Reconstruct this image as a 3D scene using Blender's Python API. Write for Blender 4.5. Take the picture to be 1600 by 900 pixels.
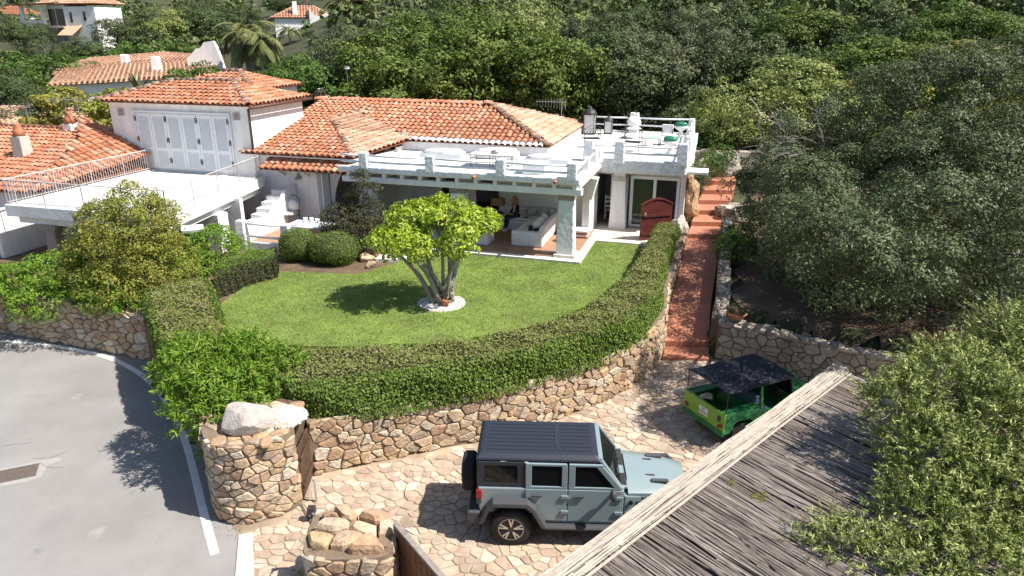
import bpy, bmesh, math, random
import numpy as np
from mathutils import Vector, Matrix
random.seed(7); rng = np.random.default_rng(7)
for o in list(bpy.data.objects): bpy.data.objects.remove(o)
scene = bpy.context.scene
C = scene.collection
R = math.radians
# ---------------------------------------------------------------- camera, sky, sun, exposure
cam_d = bpy.data.cameras.new('camera'); cam_d.sensor_width = 36; cam_d.lens = 25.0
cam_d.clip_start = 0.1; cam_d.clip_end = 3000
cam = bpy.data.objects.new('camera', cam_d); C.objects.link(cam)
cam.location = (0, 0, 9.8); cam.rotation_euler = (R(90 - 20), 0, 0)
scene.camera = cam
SUN_EL, SUN_AZ = 54.0, 107.0          # azimuth from +Y towards +X
world = bpy.data.worlds.new('World'); scene.world = world; world.use_nodes = True
wn = world.node_tree.nodes; wl = world.node_tree.links
sky = wn.new('ShaderNodeTexSky'); sky.sky_type = 'NISHITA'; sky.sun_disc = False
sky.sun_elevation = R(SUN_EL); sky.sun_rotation = R(SUN_AZ); sky.altitude = 50
wn['Background'].inputs['Strength'].default_value = 0.092
wl.new(sky.outputs[0], wn['Background'].inputs['Color'])
sun_d = bpy.data.lights.new('sun', 'SUN'); sun_d.energy = 5.0; sun_d.angle = R(0.53); sun_d.color = (1.0, 0.95, 0.87)
sun = bpy.data.objects.new('sun', sun_d); C.objects.link(sun)
sv = Vector((math.sin(R(SUN_AZ)) * math.cos(R(SUN_EL)), math.cos(R(SUN_AZ)) * math.cos(R(SUN_EL)), math.sin(R(SUN_EL))))
sun.rotation_euler = sv.to_track_quat('Z', 'Y').to_euler(); sun.location = (20, -5, 40)
scene.view_settings.view_transform = 'Standard'; scene.view_settings.look = 'None'
scene.view_settings.exposure = 0.76; scene.view_settings.gamma = 1.0
scene.render.engine = 'CYCLES'
scene.cycles.max_bounces = 6; scene.cycles.diffuse_bounces = 3; scene.cycles.transmission_bounces = 4; scene.cycles.transparent_max_bounces = 6

# ---------------------------------------------------------------- materials
def lin(h):
    h = h.lstrip('#'); v = [int(h[i:i+2], 16) / 255 for i in (0, 2, 4)]
    return tuple(c / 12.92 if c <= 0.04045 else ((c + 0.055) / 1.055) ** 2.4 for c in v)
def mat(name, cols, rough=0.7, bump=None, var=None, spec=0.4, metal=0.0, leaf=0.0, coat=0.0, noise2=None, streak=None):
    """cols: one colour or a list ramped by a random value for each piece; var=(scale, low, high) mottling; bump=(scale, strength)"""
    m = bpy.data.materials.new(name); m.use_nodes = True
    n = m.node_tree.nodes; l = m.node_tree.links
    b = n['Principled BSDF']; out = n['Material Output']
    b.inputs['Roughness'].default_value = rough; b.inputs['Metallic'].default_value = metal
    b.inputs['Specular IOR Level'].default_value = spec; b.inputs['Coat Weight'].default_value = coat
    if isinstance(cols[0], (int, float)): cols = [cols]
    if len(cols) == 1:
        rgb = n.new('ShaderNodeRGB'); rgb.outputs[0].default_value = (*cols[0], 1); src = rgb.outputs[0]
    else:
        oi = n.new('ShaderNodeObjectInfo'); at = n.new('ShaderNodeAttribute'); at.attribute_name = 'tint'
        ad = n.new('ShaderNodeMath'); ad.operation = 'ADD'; fr = n.new('ShaderNodeMath'); fr.operation = 'FRACT'
        if leaf: ad.inputs[0].default_value = 0.0
        else: l.new(oi.outputs['Random'], ad.inputs[0])
        l.new(at.outputs['Fac'], ad.inputs[1]); l.new(ad.outputs[0], fr.inputs[0])
        rp = n.new('ShaderNodeValToRGB'); el = rp.color_ramp.elements
        while len(el) < len(cols): el.new(0.5)
        for i, c in enumerate(cols): el[i].position = i / (len(cols) - 1); el[i].color = (*c, 1)
        l.new(fr.outputs[0], rp.inputs[0]); src = rp.outputs[0]
    tc = n.new('ShaderNodeNewGeometry')
    for vv in ([var] if var else []) + ([noise2] if noise2 else []) + ([streak] if streak else []):
        nz = n.new('ShaderNodeTexNoise'); nz.inputs['Scale'].default_value = vv[0]; nz.inputs['Detail'].default_value = 6
        nz.inputs['Roughness'].default_value = 0.65
        if vv is streak:                                # rain streaks: the pattern is drawn out vertically
            mp = n.new('ShaderNodeMapping'); mp.inputs['Scale'].default_value = (1, 1, 0.09); l.new(tc.outputs['Position'], mp.inputs['Vector']); l.new(mp.outputs[0], nz.inputs['Vector'])
        else: l.new(tc.outputs['Position'], nz.inputs['Vector'])
        mr = n.new('ShaderNodeMapRange'); mr.inputs[1].default_value = 0.3; mr.inputs[2].default_value = 0.7
        mr.inputs[3].default_value = vv[1]; mr.inputs[4].default_value = vv[2]
        l.new(nz.outputs['Fac'], mr.inputs[0])
        mx = n.new('ShaderNodeMix'); mx.data_type = 'RGBA'; mx.blend_type = 'MULTIPLY'; mx.inputs[0].default_value = 1
        l.new(src, mx.inputs[6]); l.new(mr.outputs[0], mx.inputs[7]); src = mx.outputs[2]
    l.new(src, b.inputs['Base Color'])
    if bump:
        nz = n.new('ShaderNodeTexNoise'); nz.inputs['Scale'].default_value = bump[0]; nz.inputs['Detail'].default_value = 5
        l.new(tc.outputs['Position'], nz.inputs['Vector'])
        bp = n.new('ShaderNodeBump'); bp.inputs['Strength'].default_value = bump[1]; bp.inputs['Distance'].default_value = bump[2] if len(bump) > 2 else 0.02
        l.new(nz.outputs['Fac'], bp.inputs['Height']); l.new(bp.outputs[0], b.inputs['Normal'])
    if leaf:
        tr = n.new('ShaderNodeBsdfTranslucent'); l.new(src, tr.inputs['Color'])
        ms = n.new('ShaderNodeMixShader'); ms.inputs[0].default_value = leaf
        l.new(b.outputs[0], ms.inputs[1]); l.new(tr.outputs[0], ms.inputs[2]); l.new(ms.outputs[0], out.inputs['Surface'])
    return m
M = {}
M['plaster'] = mat('white_plaster', (0.87, 0.855, 0.835), 0.85, (6, 0.45, 0.03), (0.9, 0.9, 1.03), noise2=(5, 0.94, 1.02), streak=(3.2, 0.86, 1.03))
M['stucco'] = mat('rough_white_stucco', (0.78, 0.79, 0.80), 0.9, (6, 1.0, 0.10), (2.5, 0.88, 1.05), streak=(5, 0.88, 1.03))
M['deck'] = mat('white_terrace_deck', (0.74, 0.73, 0.70), 0.8, (14, 0.15, 0.01), (0.9, 0.85, 1.05))
M['tile'] = mat('terracotta_roof_tile', [(0.47, 0.185, 0.10), (0.55, 0.245, 0.14), (0.40, 0.15, 0.08), (0.58, 0.30, 0.19), (0.49, 0.20, 0.11), (0.60, 0.36, 0.25), (0.43, 0.165, 0.09)], 0.9, (30, 0.3, 0.01), (7, 0.66, 1.15), spec=0.15, noise2=(0.8, 0.82, 1.1))
M['tilebase'] = mat('dark_tile_bed', (0.26, 0.095, 0.05), 0.95, (12, 0.4, 0.02), (5, 0.7, 1.2))
M['oldtile'] = mat('sun_bleached_roof_tile', [(0.54, 0.31, 0.20), (0.62, 0.41, 0.29), (0.49, 0.26, 0.16), (0.66, 0.49, 0.37)], 0.9, None, (4, 0.8, 1.15))
M['cap'] = mat('weathered_ridge_tile', [(0.36, 0.2, 0.14), (0.26, 0.17, 0.13), (0.46, 0.27, 0.18), (0.5, 0.36, 0.28)], 0.9, None, (6, 0.7, 1.15))
M['asphalt'] = mat('pale_worn_asphalt', (0.262, 0.248, 0.237), 0.9, (60, 0.35, 0.008), (0.45, 0.82, 1.12), noise2=(45, 0.8, 1.16))
M['paint'] = mat('white_road_paint', (0.74, 0.74, 0.73), 0.75, None, (4, 0.82, 1.04), noise2=(40, 0.85, 1.05))
M['mortar'] = mat('sandy_mortar', (0.31, 0.235, 0.165), 0.95, (20, 0.5, 0.02), (0.8, 0.6, 1.5))
M['wallmortar'] = mat('wall_joint', (0.20, 0.145, 0.10), 0.95, (20, 0.5, 0.02), (3, 0.7, 1.2))
M['pave'] = mat('beige_paving_stone', [(0.45, 0.35, 0.26), (0.54, 0.45, 0.35), (0.37, 0.27, 0.195), (0.57, 0.49, 0.40), (0.48, 0.345, 0.25), (0.51, 0.41, 0.305), (0.34, 0.255, 0.195), (0.49, 0.39, 0.29)], 0.85, (16, 0.5, 0.015), (3.5, 0.7, 1.16), noise2=(0.7, 0.74, 1.14))
M['stone'] = mat('granite_wall_stone', [(0.43, 0.31, 0.20), (0.52, 0.40, 0.27), (0.34, 0.21, 0.135), (0.55, 0.45, 0.33), (0.44, 0.28, 0.17), (0.32, 0.24, 0.17), (0.56, 0.48, 0.38), (0.50, 0.35, 0.19), (0.38, 0.26, 0.17)], 0.9, (14, 0.9, 0.04), (6, 0.62, 1.2))
M['greystone'] = mat('grey_field_stone', [(0.34, 0.29, 0.24), (0.42, 0.37, 0.31), (0.28, 0.23, 0.19), (0.46, 0.40, 0.33)], 0.9, (14, 0.7, 0.03), (6, 0.7, 1.18))
M['boulder'] = mat('speckled_granite', (0.44, 0.39, 0.35), 0.9, (25, 0.8, 0.03), (4, 0.7, 1.2), noise2=(40, 0.8, 1.12))
M['rust_rock'] = mat('orange_weathered_rock', [(0.42, 0.235, 0.12), (0.48, 0.31, 0.18)], 0.9, (6, 1.0, 0.09), (2.6, 0.4, 1.35), noise2=(9, 0.7, 1.2))
M['redpath'] = mat('red_painted_path', (0.45, 0.185, 0.11), 0.8, (30, 0.2, 0.008), (1.2, 0.75, 1.15), noise2=(14, 0.86, 1.08))
M['soil'] = mat('brown_leafy_soil', (0.13, 0.085, 0.055), 0.95, (10, 0.6, 0.04), (2, 0.55, 1.35))
M['terrain'] = mat('scrubby_hillside', (0.055, 0.06, 0.025), 0.95, (3, 0.6, 0.1), (0.5, 0.5, 1.4))
M['lawn'] = mat('mown_lawn', (0.165, 0.225, 0.05), 0.9, (40, 0.6, 0.02), (1.1, 0.72, 1.25), noise2=(25, 0.7, 1.25))
M['grass'] = mat('grass_blade', [(0.185, 0.275, 0.042), (0.275, 0.355, 0.07), (0.13, 0.215, 0.03), (0.37, 0.37, 0.13)], 0.7, None, (0.55, 0.62, 1.25), leaf=0.3, spec=0.2, noise2=(2.6, 0.75, 1.18))
M['floor'] = mat('terracotta_floor', (0.36, 0.21, 0.13), 0.6, None, (3, 0.75, 1.15))
M['flag'] = mat('pale_flagstone', [(0.62, 0.55, 0.46), (0.68, 0.6, 0.5), (0.56, 0.48, 0.4)], 0.8, (20, 0.2, 0.01), (5, 0.85, 1.08))
M['trim'] = mat('white_stone_edging', (0.66, 0.62, 0.56), 0.85, (18, 0.3, 0.01), (4, 0.85, 1.06))
M['shutter'] = mat('white_painted_wood', (0.74, 0.75, 0.76), 0.55, None, (6, 0.93, 1.04))
M['iron'] = mat('black_wrought_iron', (0.035, 0.033, 0.032), 0.55, None, (8, 0.8, 1.3))
M['whiteiron'] = mat('pinkish_grey_railing', (0.50, 0.455, 0.44), 0.5)
M['pipe'] = mat('brown_copper_pipe', (0.10, 0.05, 0.035), 0.5)
M['alu'] = mat('grey_aluminium', (0.45, 0.46, 0.47), 0.4, metal=0.8)
M['dark'] = mat('dark_room', (0.10, 0.085, 0.07), 0.9)
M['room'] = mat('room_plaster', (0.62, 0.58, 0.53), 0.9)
M['glass'] = mat('dark_window_glass', (0.025, 0.03, 0.028), 0.04, spec=0.6)
M['fabric'] = mat('white_slipcover', (0.74, 0.72, 0.70), 0.95, (5, 0.35, 0.04), (3, 0.92, 1.04))
M['greyfab'] = mat('grey_cushion', (0.42, 0.40, 0.38), 0.95, (9, 0.3, 0.03))
M['tarp'] = mat('faded_grey_cover', [(0.40, 0.38, 0.36), (0.22, 0.2, 0.19)], 0.9, (9, 0.6, 0.05), (5, 0.55, 1.2))
M['wood'] = mat('brown_stained_wood', (0.17, 0.075, 0.038), 0.65, (25, 0.3, 0.01), (6, 0.65, 1.25))
M['greywood'] = mat('grey_weathered_wood', (0.24, 0.21, 0.185), 0.85, (25, 0.4, 0.01), (8, 0.7, 1.2))
M['redwood'] = mat('red_painted_door_wood', (0.115, 0.022, 0.018), 0.6, (16, 0.3, 0.01), (5, 0.6, 1.3))
M['reed'] = mat('weathered_reed', [(0.27, 0.225, 0.195), (0.19, 0.15, 0.125), (0.36, 0.31, 0.27), (0.23, 0.18, 0.15), (0.44, 0.39, 0.34), (0.15, 0.115, 0.095)], 0.85, None, (7, 0.75, 1.2))
M['palereed'] = mat('bleached_reed', [(0.38, 0.33, 0.275), (0.46, 0.405, 0.345), (0.31, 0.26, 0.215), (0.50, 0.45, 0.39), (0.2, 0.165, 0.135)], 0.85, None, (9, 0.75, 1.12))
M['darkwood'] = mat('dark_old_planks', (0.085, 0.048, 0.03), 0.75, (25, 0.4, 0.01), (6, 0.6, 1.3))
M['bark'] = mat('grey_bark', (0.34, 0.30, 0.255), 0.9, (14, 0.9, 0.03), (5, 0.6, 1.25))
M['darkbark'] = mat('dark_bark', (0.10, 0.08, 0.065), 0.9, (14, 0.8, 0.03), (5, 0.6, 1.25))
M['deadtwig'] = mat('bare_grey_twig', (0.30, 0.26, 0.235), 0.9)
M['gravel'] = mat('white_pebble', [(0.60, 0.59, 0.57), (0.42, 0.40, 0.38), (0.70, 0.69, 0.67)], 0.8)
M['pot'] = mat('terracotta_pot', (0.42, 0.17, 0.085), 0.8, None, (8, 0.8, 1.15))
M['brick'] = mat('red_brick', [(0.42, 0.16, 0.09), (0.36, 0.13, 0.075)], 0.85)
M['concrete'] = mat('weathered_concrete', (0.30, 0.26, 0.22), 0.9, (12, 0.5, 0.02), (3, 0.7, 1.2))
M['palecon'] = mat('pale_concrete', (0.52, 0.48, 0.43), 0.9, (16, 0.4, 0.02), (3, 0.8, 1.12))
M['skin'] = mat('skin', (0.55, 0.33, 0.24), 0.55)
M['hair'] = mat('blond_hair', (0.42, 0.22, 0.085), 0.6, (30, 0.5, 0.01))
M['black'] = mat('black_cloth', (0.018, 0.018, 0.022), 0.9)
M['jeans'] = mat('dark_jeans', (0.028, 0.03, 0.042), 0.9)
M['cream'] = mat('cream_top', (0.62, 0.58, 0.52), 0.9)
M['shade'] = mat('rattan_lampshade', (0.38, 0.20, 0.09), 0.8)
M['greenpot'] = mat('green_glazed', (0.03, 0.17, 0.10), 0.3)
M['aqua'] = mat('pale_green_tabletop', (0.42, 0.55, 0.48), 0.3)
def leafmat(name, cols, tr=0.28, rough=0.6, spec=0.22): return mat(name, cols, rough, None, None, spec, leaf=tr)
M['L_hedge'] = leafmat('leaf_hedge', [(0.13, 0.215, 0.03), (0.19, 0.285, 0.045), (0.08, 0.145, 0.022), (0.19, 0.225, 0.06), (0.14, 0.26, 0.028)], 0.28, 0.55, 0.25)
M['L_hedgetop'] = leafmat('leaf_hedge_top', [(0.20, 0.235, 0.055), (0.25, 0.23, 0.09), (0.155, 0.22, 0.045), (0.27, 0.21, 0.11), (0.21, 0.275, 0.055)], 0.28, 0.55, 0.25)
M['L_bright'] = leafmat('leaf_bright', [(0.14, 0.27, 0.02), (0.21, 0.34, 0.035), (0.09, 0.20, 0.015), (0.27, 0.37, 0.06), (0.07, 0.16, 0.012)], 0.33)
M['L_lime'] = leafmat('leaf_lime', [(0.30, 0.42, 0.02), (0.42, 0.52, 0.04), (0.15, 0.26, 0.015), (0.50, 0.56, 0.09), (0.09, 0.17, 0.012)], 0.33, 0.45, 0.3)
M['L_gold'] = leafmat('leaf_gold', [(0.20, 0.25, 0.03), (0.28, 0.30, 0.045), (0.12, 0.17, 0.022), (0.35, 0.34, 0.07), (0.21, 0.16, 0.035), (0.15, 0.21, 0.025)], 0.3, 0.55, 0.25)
M['L_dark'] = leafmat('leaf_dark', [(0.068, 0.10, 0.034), (0.10, 0.135, 0.048), (0.045, 0.07, 0.024), (0.125, 0.155, 0.062), (0.08, 0.108, 0.038)], 0.15, 0.6, 0.2)
M['L_oak'] = leafmat('leaf_holm_oak', [(0.072, 0.10, 0.036), (0.105, 0.135, 0.052), (0.045, 0.066, 0.024), (0.155, 0.18, 0.085), (0.085, 0.115, 0.04)], 0.12, 0.5, 0.25)
M['L_purple'] = leafmat('leaf_purple_green', [(0.055, 0.06, 0.03), (0.085, 0.085, 0.035), (0.045, 0.034, 0.026), (0.095, 0.11, 0.04), (0.06, 0.08, 0.03)], 0.15)
M['L_olive'] = leafmat('leaf_olive', [(0.19, 0.24, 0.055), (0.31, 0.36, 0.09), (0.10, 0.145, 0.035), (0.42, 0.45, 0.16), (0.27, 0.34, 0.07)], 0.16, 0.5, 0.25)
M['L_pine'] = leafmat('leaf_juniper', [(0.085, 0.135, 0.022), (0.135, 0.19, 0.032), (0.045, 0.08, 0.014), (0.185, 0.23, 0.048), (0.07, 0.115, 0.024)], 0.15, 0.6, 0.2)
M['L_mid'] = leafmat('leaf_mid', [(0.08, 0.15, 0.025), (0.115, 0.19, 0.035), (0.05, 0.105, 0.018), (0.145, 0.21, 0.05)], 0.25)
M['L_grey'] = leafmat('leaf_silver', [(0.105, 0.125, 0.058), (0.145, 0.16, 0.08), (0.07, 0.09, 0.038), (0.125, 0.13, 0.075)], 0.12, 0.6, 0.2)
M['L_palm'] = leafmat('leaf_palm', [(0.13, 0.16, 0.045), (0.19, 0.20, 0.07), (0.085, 0.11, 0.03), (0.26, 0.23, 0.12)], 0.2)
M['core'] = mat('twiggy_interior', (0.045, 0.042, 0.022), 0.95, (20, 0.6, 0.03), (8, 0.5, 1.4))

# ---------------------------------------------------------------- helpers
A_H = R(-16.5); OX, OY = 2.36, 25.72; CA, SA = math.cos(A_H), math.sin(A_H)
def H(u, v, z=0.0):                       # house frame: u along the facade, v into the depth
    return (OX + u * CA - v * SA, OY + u * SA + v * CA, z)
def IDT(x, y, z=0.0): return (x, y, z)
class MB:
    def __init__(s, f=IDT): s.v = []; s.f = []; s.fr = f; s.t = []
    def add(s, vs, fs, tint=None):
        o = len(s.v); s.v += [s.fr(*p) for p in vs]; s.f += [[i + o for i in q] for q in fs]
        s.t += [random.random() if tint is None else tint] * len(fs); return s
    def box(s, x0, x1, y0, y1, z0, z1, tint=None):
        vs = [(x0, y0, z0), (x1, y0, z0), (x1, y1, z0), (x0, y1, z0), (x0, y0, z1), (x1, y0, z1), (x1, y1, z1), (x0, y1, z1)]
        return s.add(vs, [(0, 3, 2, 1), (4, 5, 6, 7), (0, 1, 5, 4), (1, 2, 6, 5), (2, 3, 7, 6), (3, 0, 4, 7)], tint)
    def taper(s, cx, cy, z0, z1, a0, b0, a1, b1, dx=0, dy=0, tint=None):
        vs = [(cx + i * a0 / 2, cy + j * b0 / 2, z0) for i, j in ((-1, -1), (1, -1), (1, 1), (-1, 1))] + [(cx + dx + i * a1 / 2, cy + dy + j * b1 / 2, z1) for i, j in ((-1, -1), (1, -1), (1, 1), (-1, 1))]
        return s.add(vs, [(0, 3, 2, 1), (4, 5, 6, 7), (0, 1, 5, 4), (1, 2, 6, 5), (2, 3, 7, 6), (3, 0, 4, 7)], tint)
    def prism(s, poly, z0, z1, tint=None):      # polygon in xy (counter-clockwise) pulled up
        n = len(poly); vs = [(p[0], p[1], z0) for p in poly] + [(p[0], p[1], z1) for p in poly]
        return s.add(vs, [list(range(n))[::-1], list(range(n, 2 * n))] + [(i, (i + 1) % n, n + (i + 1) % n, n + i) for i in range(n)], tint)
    def extr(s, poly, axis, a, b, tint=None):   # profile in the other two axes pulled along axis from a to b
        n = len(poly)
        def mk(p, t): return {'x': (t, p[0], p[1]), 'y': (p[0], t, p[1]), 'z': (p[0], p[1], t)}[axis]
        vs = [mk(p, a) for p in poly] + [mk(p, b) for p in poly]
        return s.add(vs, [list(range(n))[::-1], list(range(n, 2 * n))] + [(i, (i + 1) % n, n + (i + 1) % n, n + i) for i in range(n)], tint)
    def tube(s, pts, rad, n=6, cap=True, tint=None):
        pts = [Vector(p) for p in pts]; k = len(pts)
        rs = rad if isinstance(rad, (list, tuple)) else [rad] * k
        vs = []; up = Vector((0, 0, 1)); px = None
        for i, p in enumerate(pts):
            d = (pts[min(i + 1, k - 1)] - pts[max(i - 1, 0)]);
            d = d.normalized() if d.length > 1e-9 else Vector((0, 0, 1))
            if px is None: px = d.cross(up if abs(d.z) < 0.95 else Vector((1, 0, 0))).normalized()
            else:
                px = (px - d * px.dot(d)); px = px.normalized() if px.length > 1e-6 else d.orthogonal().normalized()
            py = d.cross(px)
            vs += [tuple(p + (px * math.cos(2 * math.pi * j / n) + py * math.sin(2 * math.pi * j / n)) * rs[i]) for j in range(n)]
        fs = [(i * n + j, i * n + (j + 1) % n, (i + 1) * n + (j + 1) % n, (i + 1) * n + j) for i in range(k - 1) for j in range(n)]
        if cap: fs += [list(range(n))[::-1], list(range((k - 1) * n, k * n))]
        return s.add(vs, fs, tint)
    def bar(s, a, b, w, h=None, tint=None):    # rectangular bar between two points
        h = h or w; a = Vector(a); b = Vector(b); d = (b - a).normalized()
        x = d.cross(Vector((0, 0, 1)) if abs(d.z) < 0.98 else Vector((0, 1, 0))).normalized(); y = x.cross(d)
        vs = [tuple(p + x * i * w / 2 + y * j * h / 2) for p in (a, b) for i, j in ((-1, -1), (1, -1), (1, 1), (-1, 1))]
        return s.add(vs, [(0, 1, 2, 3), (7, 6, 5, 4), (0, 4, 5, 1), (1, 5, 6, 2), (2, 6, 7, 3), (3, 7, 4, 0)], tint)
    def lathe(s, c, prof, n=12, axis='z', tint=None):  # prof: (radius, height)
        vs = []
        for r, h in prof:
            for j in range(n):
                a = 2 * math.pi * j / n; ca, sa = r * math.cos(a), r * math.sin(a)
                vs.append({'z': (c[0] + ca, c[1] + sa, c[2] + h), 'y': (c[0] + ca, c[1] + h, c[2] + sa), 'x': (c[0] + h, c[1] + ca, c[2] + sa)}[axis])
        k = len(prof)
        fs = [(i * n + j, i * n + (j + 1) % n, (i + 1) * n + (j + 1) % n, (i + 1) * n + j) for i in range(k - 1) for j in range(n)]
        fs += [list(range(n))[::-1], list(range((k - 1) * n, k * n))]
        return s.add(vs, fs, tint)
    def blob(s, c, r, seed=0, sub=2, amp=0.18, flat=None, tint=None, cut=0):   # lumpy rounded shape, optionally broken by flat faces
        bm = bmesh.new(); bmesh.ops.create_icosphere(bm, subdivisions=sub, radius=1)
        rs = np.random.default_rng(seed); ph = rs.uniform(0, 6.28, (6, 3)); fq = rs.uniform(1.2, 3.6, (6, 3))
        planes = [(Vector(rs.normal(size=3)).normalized(), rs.uniform(0.62, 0.86)) for _ in range(cut)]
        vs = []
        for v in bm.verts:
            d = 1 + amp * sum(math.sin(fq[k][0] * v.co.x + ph[k][0]) * math.sin(fq[k][1] * v.co.y + ph[k][1]) * math.sin(fq[k][2] * v.co.z + ph[k][2]) for k in range(6))
            q = v.co * d
            for pn, pd in planes:
                e = q.dot(pn) - pd
                if e > 0: q = q - pn * e * 0.92
            z = q.z
            if flat is not None: z = max(z, -flat)
            vs.append((c[0] + q.x * r[0], c[1] + q.y * r[1], c[2] + z * r[2]))
        fs = [[v.index for v in f.verts] for f in bm.faces]; bm.free()
        return s.add(vs, fs, tint)
    def build(s, name, m, parent=None, smooth=False, bevel=0, label=None, sub=0):
        org = root_loc(parent) if parent else Vector((0, 0, 0))
        me = bpy.data.meshes.new(name)
        me.from_pydata([(p[0] - org.x, p[1] - org.y, p[2] - org.z) for p in s.v], [], s.f)
        at = me.attributes.new('tint', 'FLOAT', 'FACE'); at.data.foreach_set('value', s.t)
        bm = bmesh.new(); bm.from_mesh(me); bmesh.ops.recalc_face_normals(bm, faces=bm.faces[:]); bm.to_mesh(me); bm.free()
        me.materials.append(M[m] if isinstance(m, str) else m)
        o = bpy.data.objects.new(name, me); C.objects.link(o)
        if parent: o.parent = parent
        if smooth: me.polygons.foreach_set('use_smooth', [True] * len(me.polygons))
        if bevel:
            md = o.modifiers.new('bevel', 'BEVEL'); md.width = bevel; md.segments = 2; md.limit_method = 'ANGLE'; md.angle_limit = R(40)
        if sub:
            md = o.modifiers.new('subd', 'SUBSURF'); md.levels = sub; md.render_levels = sub
        if label: o['label'] = label
        return o
def root_loc(o):
    while o.parent: o = o.parent
    return o.location.copy()
def thing(name, label, cat, loc=(0, 0, 0), group=None):
    o = bpy.data.objects.new(name, None); C.objects.link(o); o.location = loc; o.empty_display_size = 0.2
    o['label'] = label; o['category'] = cat
    if group: o['group'] = group
    return o
def tag(o, label, cat, group=None):
    o['label'] = label; o['category'] = cat
    if group: o['group'] = group
    return o
def struct(o): o['kind'] = 'structure'; return o
def stuff(o): o['kind'] = 'stuff'; return o
def copy_tree(o, parent=None):
    c = o.copy(); C.objects.link(c); c.parent = parent
    for ch in [x for x in o.children]: copy_tree(ch, c)
    return c
def np_mesh(name, V, k, m, parent=None, tint=None, org=None):     # n separate k-gons
    n = len(V) // k; me = bpy.data.meshes.new(name)
    if org is None: org = root_loc(parent) if parent else Vector((0, 0, 0))
    V = V - np.array([org[0], org[1], org[2]])
    me.vertices.add(n * k); me.vertices.foreach_set('co', V.astype(np.float32).ravel())
    me.loops.add(n * k); me.loops.foreach_set('vertex_index', np.arange(n * k, dtype=np.int32))
    me.polygons.add(n); me.polygons.foreach_set('loop_start', np.arange(0, n * k, k, dtype=np.int32))
    at = me.attributes.new('tint', 'FLOAT', 'FACE'); at.data.foreach_set('value', (tint if tint is not None else rng.random(n)).astype(np.float32))
    me.update(calc_edges=True)
    me.materials.append(M[m] if isinstance(m, str) else m)
    o = bpy.data.objects.new(name, me); C.objects.link(o)
    if parent: o.parent = parent
    return o
def unit(a): return a / np.maximum(np.linalg.norm(a, axis=1, keepdims=True), 1e-9)
def leaf_verts(P, N, size, asp, T=None):
    n = len(P); T = rng.normal(size=(n, 3)) if T is None else T; T = unit(T - N * (T * N).sum(1, keepdims=True)); B = np.cross(N, T)
    s = size[:, None]
    V = np.empty((n, 4, 3))
    V[:, 0] = P - T * s * 0.5; V[:, 1] = P + B * s * asp * 0.5 + N * s * 0.08 - T * s * 0.05
    V[:, 2] = P + T * s * 0.5; V[:, 3] = P - B * s * asp * 0.5 + N * s * 0.08 - T * s * 0.05
    return V.reshape(-1, 3)
def crown_points(blobs, n, clump=0.28, per=26, shell=0.78, up=0.25, fill=0.12):
    """leaf clumps spread through the outer part of a set of ellipsoids; returns points, outward normals, and a value for each clump"""
    w = np.array([(b[1][0] * b[1][1] + b[1][0] * b[1][2] + b[1][1] * b[1][2]) for b in blobs]); w = w / w.sum()
    nc = max(4, n // per); k = rng.choice(len(blobs), nc, p=w)
    c = np.array([b[0] for b in blobs])[k]; r = np.array([b[1] for b in blobs])[k]
    d = unit(rng.normal(size=(nc, 3)) + np.array([0, 0, up])); rad = shell + (1.06 - shell) * rng.random(nc) ** 0.7
    inner = rng.random(nc) < fill; rad[inner] = rng.uniform(0.3, shell, inner.sum())
    cc = c + d * r * rad[:, None]
    keep = np.ones(nc, bool)
    for b in blobs:       # drop clumps that lie deep inside another lobe
        q = ((cc - np.array(b[0])) / np.array(b[1])); keep &= (np.linalg.norm(q, axis=1) > 0.55) | inner
    cc = cc[keep]; d = d[keep]; nc = len(cc)
    i = rng.integers(0, nc, n); sz = rng.uniform(0.6, 1.3, nc)
    o_ = unit(rng.normal(size=(n, 3)) + d[i] * 0.55 + np.array([0, 0, 0.35]))      # each clump is a little dome of leaves
    off = o_ * (clump * sz[i] * rng.uniform(0.55, 1.1, n) ** 0.8)[:, None] * np.array([1, 1, 0.75])
    P = cc[i] + off
    N = unit(o_ * 0.9 + d[i] * 0.35 + rng.normal(size=(n, 3)) * 0.45 + np.array([0, 0, 0.2]))
    ct = rng.random(nc)[i]
    return P, N, ct
def foliage(name, blobs, n, size, asp, m, parent, clump=0.28, per=26, shell=0.78, up=0.25, fill=0.12, org=None):
    P, N, ct = crown_points(blobs, n, clump, per, shell, up, fill)
    s = size * rng.uniform(0.6, 1.3, len(P))
    t = np.clip(0.55 * ct + 0.45 * rng.random(len(P)), 0, 0.999)
    return np_mesh(name, leaf_verts(P, N, s, asp), 4, m, parent, t, org)
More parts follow.
